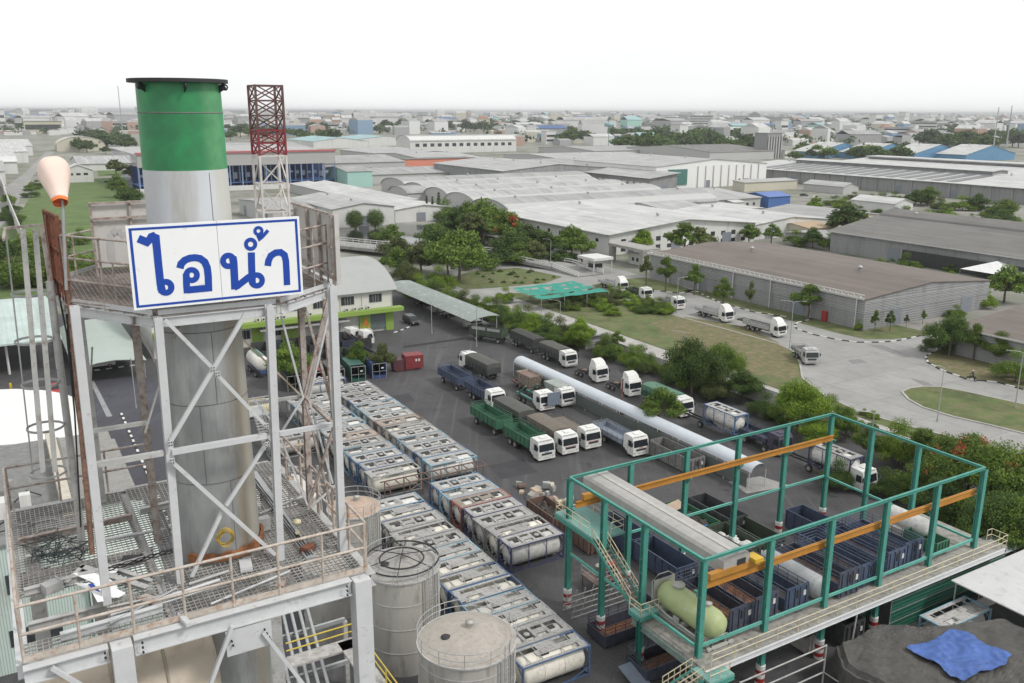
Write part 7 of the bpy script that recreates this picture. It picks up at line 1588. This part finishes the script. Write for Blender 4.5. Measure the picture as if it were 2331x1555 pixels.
def T(px,pyb,pyt,shape,leaf,lab=None,grp='trees and bushes',w_=1.,h=None,at=None):
    b=at if at is not None else P(px,pyb);dist=math.hypot(b[0],b[1]);lod=0 if dist<215 else 1 if dist<620 else 2
    h=h or max(1.2,hz(b,pyt));k=tcount.get((shape,leaf,lod),0);tcount[(shape,leaf,lod)]=k+1
    t=make_tree(shape,leaf,lod,k%(3 if lod==0 else 3));s=h/8.;sc_=(s*w_,s*w_,s);rz=random.random()*6.28
    lab=lab or ('%s %s'%(KN[leaf],SN[shape]))
    if '_new' in t: del t['_new'];t.location=b;t.rotation_euler=(0,0,rz);t.scale=sc_;t['label']=lab;t['group']=grp;return t
    return dup(t,b,rz,lab,grp,sc_)
G1='bushes along the long canopy'
for i,(px,b,t) in enumerate(((985,690,632),(1020,694,650),(1050,706,660),(1082,716,668),(1112,724,672),(1145,742,690),(1178,752,700),(1210,764,708),(1240,776,716),(1262,786,740),(955,668,620),(930,655,612))):
    T(px,b,t,'bush',['green','bright','dark'][i%3],'%s bush behind the long canopy, %s from its office end'%(['mid green','bright','dark'][i%3],(['second','first']+['x'])[0 if i==10 else 1] if i>9 else (['third']+ORD[3:])[i] ),G1,1.15)
for a in [(1045,640,515,'wide','green','largest dark-trunked spreading tree beyond the canopy',1.0),(960,628,545,'round','olive','olive tree just left of the largest spreading tree',1.2),(905,628,560,'round','green','tree behind the office roof end',1.1),(1000,600,520,'round','dark','dark tree behind the largest spreading tree',1.1),
 (893,562,508,'round','green','single green tree standing in the canal edge',1.25),(1035,545,470,'round','dark','dark tree at the canal left of the tall bright tree',1.1),(1100,545,448,'round','green','tall tree with bright green top beyond the canal',1.1),(1075,550,480,'round','olive','olive tree beneath the tall bright topped tree',1.1),(1150,560,478,'round','flame','red-flowering tree beside the central white building',1.2),(1200,575,505,'round','dark','dark tree right of the red-flowering tree',1.2),(1245,590,525,'round','dark','dark tree behind the bridge end',1.1),(1300,592,510,'round','green','tree before the central white building corner',1.0),(1325,600,530,'sparse','green','thin tree by the guard kiosk',1.2),
 (1460,575,520,'round','bright','bright green tree against the white building wall',1.2),(1555,590,505,'sparse','green','pale sparse tree behind the brown roof left corner',1.5),(1590,590,515,'sparse','olive','olive sparse tree behind the brown roof',1.4),(1705,556,508,'round','green','round tree behind the brown roof ridge',1.2),
 (1150,688,650,'bush','bright','bright bush left of the turquoise net',1.1),(1470,650,580,'sparse','olive','brownish thin tree at the verge by the net',.7),(1515,662,582,'sparse','green','thin tree second along the brown warehouse',.8),(1580,672,600,'sparse','green','thin tree third along the brown warehouse',.9),(1645,704,630,'sparse','green','thin tree fourth along the brown warehouse',.9),(1707,710,638,'sparse','olive','nearly bare thin tree fifth along the brown warehouse',.5),(1838,728,645,'sparse','green','flat-topped tree at the brown warehouse near corner',1.3),
 (1952,752,725,'bush','bright','small bright bush at the warehouse corner',.6),(1990,757,705,'sparse','green','small tree right of the warehouse corner',.6),(2025,755,705,'sparse','green','second small tree right of the warehouse corner',.6),(2062,745,715,'sparse','olive','third small tree right of the warehouse corner',.6),(2100,738,705,'sparse','green','fourth small tree right of the warehouse corner',.6),
 (2160,812,712,'wide','dark','big dark round tree on the kerbed island',.9),(2215,820,735,'sparse','green','thin tree on the kerbed island between two big ones',.9),(2272,830,752,'round','green','green round tree at the right of the kerbed island',1.1),
 (2175,722,692,'bush','green','bush behind the big island tree',1.3),(2240,700,655,'bush','bright','bright bush right of the brown warehouse',1.1),(2285,690,600,'round','green','green tree beside the white marquees',1.1),(2060,615,572,'bush','green','bush behind the brown roof back edge',1.0),
 (1320,800,720,'round','bright','bright green tree beside the tarpaulin trucks',.9),(1375,815,765,'bush','green','bush behind the farther high white cab',.9),(1435,830,780,'bush','bright','low bright bush between the high white cabs',.8),(1480,850,800,'bush','green','bush behind the nearer high white cab',.9),
 (1575,905,765,'wide','dark','largest dark tree beside the walkway',.85),(1640,880,775,'wide','green','green tree just right of the largest dark tree',.8),(1690,915,840,'round','dark','low dark tree left of the bright round tree',1.2),(1500,985,880,'sparse','green','thin tree growing in front of the walkway roof',1.3),
 (1815,985,858,'wide','bright','bright round tree above the teal frame corner',.85),(1890,960,895,'bush','green','green bush right of the bright round tree',.9),(1925,1000,925,'round','green','tree right of the bright round tree',1.1),(1975,1060,960,'sparse','green','thin tree behind the teal back corner post',1.0),(2040,1060,950,'bush','bright','bright leafy bush behind the teal frame',1.0),(2095,1085,975,'sparse','green','thin tree with trunk before the white wall',1.2),(2140,1110,985,'round','green','green tree left of the red-flowering one',1.0),(2195,1150,985,'wide','flame','red-flowering spreading tree by the teal right corner',.95),(2265,1190,1000,'wide','green','dense green tree right of the red-flowering one',.9),(2330,1200,1015,'wide','flame','red-flowering tree at the right photo edge',.9),(2250,1275,1110,'wide','dark','dark tree nearest the teal frame right corner',.8),(2320,1290,1120,'wide','green','green tree over the white van',.8),(1905,1120,1040,'bush','dark','dark bush behind the white tank lorry',.8),(2010,1130,1060,'bush','dark','dark bush right of the white tank lorry cab',.9),
 (660,880,775,'round','green','green tree between the tower posts and the office',1.0),(818,845,775,'round','green','green tree above the green and blue container',.9),(872,850,778,'round','olive','olive tree left of the red container',.9),(700,860,800,'bush','dark','dark bush beside the tower right posts',1.0),(1205,888,862,'bush','bright','small yellow-green bush by the walkway left posts',.8),(1265,900,862,'bush','olive','yellowish bush beside the walkway roof',.7),
 (780,545,480,'topiary','dark','left one of two dark clipped round trees',.85) if 0 else (808,522,478,'topiary','dark','left one of two dark clipped round trees',.95),(855,520,476,'topiary','dark','right one of two dark clipped round trees',.95),(972,495,445,'cypress','dark','left one of three slim cypress trees',.9),(985,497,447,'cypress','dark','middle one of three slim cypress trees',.9),(999,495,437,'cypress','dark','right and tallest slim cypress',1.0),
 (1925,545,460,'round','dark','large dark round tree by the white steep hall',1.2),(1960,560,510,'round','green','tree right of the large dark round one',1.2),(1755,560,508,'sparse','green','palm-like tree behind the brown roof',1.2),(1810,560,520,'bush','green','bush row behind the brown roof, left',1.2),(1850,565,515,'round','dark','dark tree behind the brown roof middle',1.1),(1890,568,525,'bush','green','bush row behind the brown roof, right',1.2),(1930,572,530,'bush','olive','olive bush left of the taupe warehouse',1.2),
 (2082,470,430,'round','dark','left of two trees before the very long factory',1.2),(2112,470,422,'round','green','right of two trees before the very long factory',1.2),(2225,480,438,'wide','dark','dark tree before the very long factory at right',1.0),(2285,500,450,'wide','green','green tree above the taupe warehouse ridge',1.0),
 (905,600,535,'wide','olive','olive crown over the bridge left end',1.1),(985,575,505,'wide','dark','dark wide tree left of the tall bright topped tree',1.1),(1065,520,455,'round','green','tree behind the tall bright topped tree, left',1.1),(1140,535,470,'wide','green','tree behind the tall bright topped tree, right',1.1),(1165,590,520,'wide','dark','dark wide tree below the red-flowering tree',1.1),(1215,600,545,'round','olive','olive tree by the bridge, right part',1.2),(1020,625,545,'wide','green','wide tree merging with the largest spreading tree',1.1),(1090,610,560,'bush','green','thicket on the bank at the bridge middle',1.6),(1120,500,462,'round','bright','pale bright crown beside the barrel roofs',1.2),(940,560,0,'bush','dark','x',1) if 0 else (870,545,515,'bush','green','bush on the bank left of the single canal tree',1.5),(1285,570,520,'round','green','tree at the central white building near corner',1.2),
 (940,615,560,'round','green','green tree right behind the office roof arch',1.2),(1130,600,540,'bush','dark','dark thicket under the tall bright topped tree',1.5),(1180,600,548,'bush','green','green thicket by the bridge middle',1.5),(1060,600,545,'bush','green','green thicket behind the largest spreading tree',1.5),(1230,570,520,'wide','green','wide tree at the central white building left wall',1.1),(1275,600,550,'bush','dark','dark bush at the bridge right end',1.3),(925,660,590,'wide','olive','olive spreading tree touching the canopy start',.8),(1000,655,600,'bush','bright','bright bush below the largest spreading tree',1.1),(2085,1140,1050,'bush','green','green bush under the thin tree by the white wall',1.3),(2150,1190,1085,'wide','dark','dark tree inside the right tree mass',1.0),(2200,1220,1120,'bush','green','green bush against the right column of the teal frame',1.2),(2300,1240,1120,'bush','dark','dark undergrowth right of the teal frame',1.5),(1780,960,900,'bush','green','green undergrowth left of the bright round tree',1.1),(1850,1000,920,'bush','bright','bright undergrowth right of the bright round tree',1.1),(1740,945,890,'bush','dark','dark bush behind the semitrailer tank',1.2),(1620,885,820,'bush','dark','dark undergrowth of the largest dark tree',1.5),(1540,850,800,'bush','green','green bush left of the largest dark tree',1.3),(1405,800,752,'sparse','green','thin tree behind the farther high white cab',1.),(2135,800,745,'bush','dark','dark bush beneath the island tree',1.2),(2310,870,790,'bush','green','green bush at the right end of the island',1.),
 (30,660,590,'wide','green','green tree at the left edge behind the ladder cage',1.),(75,650,565,'bush','green','bush behind the ladder cage top',1.2),(5,620,530,'wide','dark','dark tree at the left photo edge',1.),(130,620,565,'bush','dark','dark bush under the windsock',1.2),(180,640,575,'bush','bright','bright bush left of the rear sign board',1.2),(225,640,570,'bush','green','bush behind the rear sign board',1.2),(270,450,395,'round','green','tree left of the stack by the side road',1.),(295,480,420,'wide','dark','dark tree touching the stack left side',1.),(265,398,362,'round','olive','olive tree by the far side road',1.4),(300,410,375,'round','green','green tree by the far side road',1.2),(20,470,440,'wide','green','tree along the left compound wall',1.),(170,340,315,'round','dark','dark tree in front of the barrel hall',1.4),(240,350,332,'wide','dark','tree right of the barrel hall',1.2)]:
    T(a[0],a[1],a[2],a[3],a[4],a[5],'trees and bushes',a[6])
for i in range(16):
    x=930+i*24;y=690+i*6.2 if i<14 else 790; T(x+8,y-14,0,'bush',['bright','green','olive'][i%3],'%s bush of the rear hedge row behind the canopy, %s from the office end'%(KN[['bright','green','olive'][i%3]].split()[0],ONE[i+1]),'rear hedge row behind the canopy',1.0,h=3.4+.8*(i%3))
for i in range(15):
    T(0,0,0,'bush' if i%3 else 'round',['green','dark','bright','green','olive'][i%5],'%s %s in the hedge beside the footpath, %s from its far end'%(['mid green','dark','bright','green','olive'][i%5],'bush' if i%3 else 'small tree',ONE[i+1]),'hedge between trucks and footpath',.95,h=2.6+1.1*((i*7)%3),at=W(89.5+1.6*((i*5)%3),136-i*3.1))
# scrub in the field and the right wasteland
sc_i=0
def scrub(poly,n,hmin,hmax,leafs,grp,lab,seed):
    rn=random.Random(seed);xs=[p[0] for p in poly];ys=[p[1] for p in poly];k=0
    while k<n:
        x=rn.uniform(min(xs),max(xs));y=rn.uniform(min(ys),max(ys));c=False
        for i in range(len(poly)):
            (x1,y1),(x2,y2)=poly[i],poly[i-1]
            if (y1>y)!=(y2>y) and x<(x2-x1)*(y-y1)/(y2-y1)+x1:c=not c
        if not c: continue
        T(x,y,0,'bush',leafs[k%len(leafs)],'%s %s'%(KN[leafs[k%len(leafs)]],lab),grp,rn.uniform(1.,1.8),h=rn.uniform(hmin,hmax));k+=1
scrub([(1250,690),(1330,672),(1400,668),(1500,690),(1530,715),(1400,722),(1300,712)],46,1.3,3.0,['olive','green','bright'],'scrub in the grass field','scrub bush in the field beyond the turquoise net',1)
scrub([(1080,625),(1180,612),(1270,630),(1220,645),(1110,648)],22,.5,1.0,['olive','green'],'small plants in the garden bed','garden plant in the bed left of the turquoise net',2)
scrub([(1830,448),(2060,458),(2331,490),(2331,540),(2180,520),(1990,500),(1860,490)],42,3,7,['green','bright','olive','dark'],'scrub before the very long factory','shrub in the wasteland before the very long factory',3)
scrub([(1990,600),(2100,620),(2180,640),(2160,610),(2050,590)],12,1.5,2.5,['green','bright'],'shrubs behind the brown warehouse','shrub between the brown and taupe warehouses',4)
scrub([(0,580),(60,540),(250,560),(300,640),(0,660)],26,3,6,['green','bright','dark','olive'],'shrubs on the left meadow','shrub on the meadow at the left edge',5)
scrub([(10,500),(90,400),(110,390),(60,480),(20,530)],12,3,5,['green','dark'],'shrubs along the left wall','shrub along the left compound wall',6)
scrub([(780,500),(960,508),(970,514),(800,510)],8,1.5,2.5,['green','bright'],'shrubs on the canal bank','shrub on the far canal bank',7)
scrub([(1010,480),(1160,520),(1160,550),(1010,540)],14,4,9,['green','dark','olive'],'trees on the canal bank','shrub mass on the canal bank by the white building',8)
scrub([(1880,905),(2060,985),(2331,1060),(2331,1090),(2050,1010)],14,1,2.2,['bright','green'],'shrubs on the verge behind the teal frame','shrub on the grass verge behind the teal frame',9)
def band(x0,x1,y0,y1,n,h0,h1,leafs,grp,lab,seed,shape='wide'):
    rn=random.Random(seed)
    for k in range(n):
        x=x0+(x1-x0)*(k+rn.random())/n;y=rn.uniform(y0,y1);T(x,y,0,shape,leafs[k%len(leafs)],'%s, %s from the left'%(lab,ordn(k+1)),grp,rn.uniform(1.0,1.5),h=rn.uniform(h0,h1))
band(1420,1730,318,356,46,14,24,['dusk','dark'],'wooded band behind the white factory','tree of the wooded band behind the white factory',21)
band(1260,1420,308,330,18,14,20,['dusk','dark'],'wooded band left of the white factory','tree above the barrel roofs',22)
band(1800,2100,345,368,30,9,15,['dark','dusk','green'],'trees below the blue gabled roofs','tree before the blue-gabled roofs',23)
band(2100,2331,300,345,22,14,24,['dusk','dark'],'tall trees at the far right','hazy tree at the far right skyline',24)
band(860,1260,288,305,40,16,26,['dusk'],'tree line on the skyline','tree of the skyline row above the school block',25)
band(510,760,300,325,18,14,22,['dusk','dark'],'trees beside the lattice mast','tree behind the lattice mast',26)
band(170,300,318,350,14,12,20,['dusk','dark'],'trees along the far side road','tree along the far side road',27)
band(0,60,285,300,8,14,20,['dusk'],'trees at the far left','hazy tree at the far left skyline',28)
band(1780,2331,283,300,36,14,24,['dusk'],'far trees in the right town','far hazy tree in the town at right',29)
band(1180,1780,274,288,40,16,24,['dusk'],'far trees of the middle town','far hazy tree of the town behind the wooded band',30)
# far town
FT=[]
def house(w_,d_,h,rt,wm,rm,nm):
    t=thing('far_building','','building');obj('wall',M().bb(-w_/2,w_/2,-d_/2,d_/2,0,h-.01),wm,t)
    m=roofmesh(-w_/2,w_/2,-d_/2,d_/2,h,rt,h*.3 if rt!='flat' else 0,'u',.6);obj('roof',m,rm,t)
    if nm.startswith('block'): obj('window_band',M().bb(-w_/2+1,w_/2-1,-d_/2-.12,-d_/2-.02,h*.2,h*.35).bb(-w_/2+1,w_/2-1,-d_/2-.12,-d_/2-.02,h*.55,h*.7),winm,t)
    FT.append((t,nm))
fw=mat('far_white',(.62,.62,.61),.8);fg=mat('far_grey',(.33,.33,.34),.8)
RO=roofm('roof_orange',(.35,.18,.12))
house(34,22,7,'gable',fw,RW,'wide white gabled building');house(26,16,9,'flat',fg,RG,'block-like grey building');house(18,14,12,'flat',fw,RL,'block white with window bands');house(50,30,7,'gable',fg,RG,'long grey hall');house(20,15,8,'hip',WC,RO,'cream house with orange hipped roof');house(60,28,8,'arch',fw,RL,'long pale arched hall');house(30,20,8,'gable',WT,RTq,'turquoise-roofed hall');house(22,14,14,'flat',fw,RD,'block pale tall with dark roof');house(40,20,6,'shed',fg,RBl,'hall with blue sloping roof')
FT=[(t,n.replace('block-like','boxy').replace('block white','white block').replace('block pale tall','tall pale block')) for t,n in FT]
zones=[(0,300,'left of the stack'),(500,770,'behind the lattice mast'),(770,1250,'above the barrel roofs'),(1250,1740,'above the white factory'),(1740,2060,'above the very long factory'),(2060,2331,'near the right photo edge')]
foot=[]
for o in list(bpy.data.objects):
    if o.name.split('.')[0] in('roof',) and o.parent and o.parent.get('category') not in('building',) and o.data:
        b=o.matrix_basis
foot=[(-110,60,500,1130),(68,180,490,620),(160,310,280,560),(300,330,360,530),(320,415,385,480),(425,625,100,480),(630,670,595,625),(680,850,480,625),(190,400,560,720),(250,400,600,840),(375,510,840,885),(325,480,995,1135),(500,600,700,800),(420,640,600,720),(100,260,620,930)]
rn=random.Random(77);cnt=0;usedf=[False]*len(FT);tries=0
while cnt<290 and tries<6000:
    tries+=1
    px=rn.uniform(-40,2380);py=rn.choice([rn.uniform(264,276),rn.uniform(270,295),rn.uniform(275,335)]);px=px if rn.random()<.6 else rn.uniform(1200,2380);
    if px<1200 and py>300: py=rn.uniform(266,300)
    c=P(px,py);u,v=UV(c)
    if any(a-30<u<b+30 and e-30<v<f+30 for a,b,e,f in foot): continue
    foot.append((u-16,u+16,v-16,v+16)); i=rn.choice([0,0,1,1,2,3,3,4,5,6,7,8]);s=rn.uniform(.75,1.25)*(1 if c.length<2000 else 1.6)
    z=next((n for a,b,n in zones if a<=px<=b),'hidden behind the stack'); lab='%s of the far town, %s'%(FT[i][1],z)
    rz=YA+rn.choice([0,math.pi/2,R(20),R(-15)])
    if not usedf[i]: t=FT[i][0];usedf[i]=True;t.location=c;t.rotation_euler=(0,0,rz);t.scale=(s,s,s*rn.uniform(.9,1.4));t['label']=lab;t['group']='buildings of the far town'
    else: dup(FT[i][0],c,rz,lab,'buildings of the far town',(s,s,s*rn.choice([1,1.2,1.6,2.2])))
    cnt+=1
# beyond the nearest few hundred buildings the town reads as one mass, with its trees
rn=random.Random(99);m=M();cols=[fw,fg,RG,RW,WC,mat('far_blue',(.2,.3,.42),.8),mat('far_rose',(.4,.27,.22),.8)];tr=[]
for k in range(3000):
    px=rn.uniform(-60,2400);py=rn.triangular(259,292,264) if px>1150 else rn.triangular(259,280,264);s=rn.uniform(.7,1.5)
    if k>1500: py=rn.uniform(272,332) if px>1150 else rn.uniform(268,308);s=rn.uniform(.5,1.0)
    c=P(px,py);fu,fv=UV(c)
    if k>1500 and any(a-22<fu<b+22 and e-22<fv<f+22 for a,b,e,f in foot): continue
    if k>1500: foot.append((fu-8,fu+8,fv-8,fv+8))
    wd,dp,hh=rn.uniform(14,50)*s,rn.uniform(12,30)*s,rn.choice([6,8,8,11,16,24])*rn.uniform(.8,1.2)*s
    a=YA+rn.choice([0,.4,-.3,math.pi/2]);ca,sa=math.cos(a),math.sin(a);q=[(c.x+x*ca-y*sa,c.y+x*sa+y*ca) for x,y in((-wd/2,-dp/2),(wd/2,-dp/2),(wd/2,dp/2),(-wd/2,dp/2))];ci=rn.choice([0,0,0,1,1,4,5,6])
    m.add([(x,y,0) for x,y in q]+[(x,y,hh) for x,y in q]+[((q[0][0]+q[3][0])/2,(q[0][1]+q[3][1])/2,hh*1.25),((q[1][0]+q[2][0])/2,(q[1][1]+q[2][1])/2,hh*1.25)],[(0,1,5,4),(1,2,6,5),(2,3,7,6),(3,0,4,7)],ci)
    o_=len(m.v)-10;m.f+=[(o_+4,o_+5,o_+9,o_+8),(o_+7,o_+8,o_+9,o_+6),(o_+4,o_+8,o_+7),(o_+5,o_+6,o_+9)];m.mi+=[rn.choice([2,3])]*4;m.sm+=[False]*4
    for j in range(2):
        if rn.random()<.7: tr.append((c.x+rn.uniform(-70,70),c.y+rn.uniform(-90,90),rn.uniform(5,9),rn.uniform(9,20) if k<1500 else rn.uniform(6,11)))
o=obj('distant_town',m,cols);o['kind']='stuff';o['label']='dense far town of small pale buildings below the horizon'
q=leafcloud(tr,90000,6.5,5,.75);o=bpy.data.objects.new('distant_woodland',cloudmesh('distant_woodland',q,[LM['dusk']]));COL.objects.link(o);o['kind']='stuff';o['label']='scattered dark tree masses of the far town'
# distant masts and poles
for (px,pyb,h,l) in ((2258,360,48,'left of two tall thin poles at the far right'),(2288,355,50,'right of two tall thin poles at the far right'),(1598,330,40,'thin mast rising from the wooded band'),(282,330,70,'faint lattice mast left of the stack'),(1165,300,40,'slim mast above the barrel roofs'),(178,290,45,'dark chimney at the far left skyline'),(1385,335,24,'turquoise water tower above the wooded band')):
    c=P(px,pyb);t=obj('mast',M().tube((0,0,0),(0,0,h),.7 if 'chimney' not in l else 3,8,r2=.45 if 'chimney' not in l else 2.2),[galv,RTq][1 if 'turq' in l else 0],None,c);tag(t,l,'mast')
    if 'turq' in l: obj('basin',M().lathe([(.5,24),(6,25),(6,29),(.5,30)],(0,0,0),16),RTq,t)
# far ground: woodland, fields as one mass beyond the town; sea strip; low hills
rn=random.Random(5);m=M()
for k in range(26):
    a=R(-38+76*k/26+rn.uniform(-1,1));dd=rn.uniform(11000,16000);c=Vector((math.sin(a)*dd,math.cos(a)*dd,0));L=rn.uniform(400,1400);hh=rn.uniform(15,45)
    t=Vector((math.cos(a),-math.sin(a),0));n_=9
    pts=[c+t*L*(i/n_-.5)*2 for i in range(n_+1)];vs=[]
    for i,p in enumerate(pts): vs+=[p,p+Vector((0,0,hh*math.sin(math.pi*i/n_)+1))]
    f=Vector((math.sin(a),math.cos(a),0))*500;vs+=[v+f for v in vs]
    o_=2*(n_+1);m.add(vs,[(2*i,2*i+2,2*i+3,2*i+1) for i in range(n_)]+[(2*i+1,2*i+3,o_+2*i+3,o_+2*i+1) for i in range(n_)])
struct('hills',m,mat('hill_green',(.06,.08,.05),.95))
# ================= haze =================
hb_=M().bb(-24000,24000,-600,30000,-1,60);hzo=obj('haze',hb_,[]);hzo['kind']='stuff'
hm=bpy.data.materials.new('haze_air');hm.use_nodes=True;n=hm.node_tree.nodes;n.remove(n['Principled BSDF']);pv=n.new('ShaderNodeVolumePrincipled');pv.inputs['Color'].default_value=(.82,.845,.86,1);pv.inputs['Density'].default_value=.00011;pv.inputs['Anisotropy'].default_value=.2
hm.node_tree.links.new(pv.outputs[0],n['Material Output'].inputs['Volume']);hzo.data.materials.append(hm)
# ---- tidy: drop the layout helper properties ----
for o in bpy.data.objects:
    for k in('_c','_new'):
        if k in o: del o[k]
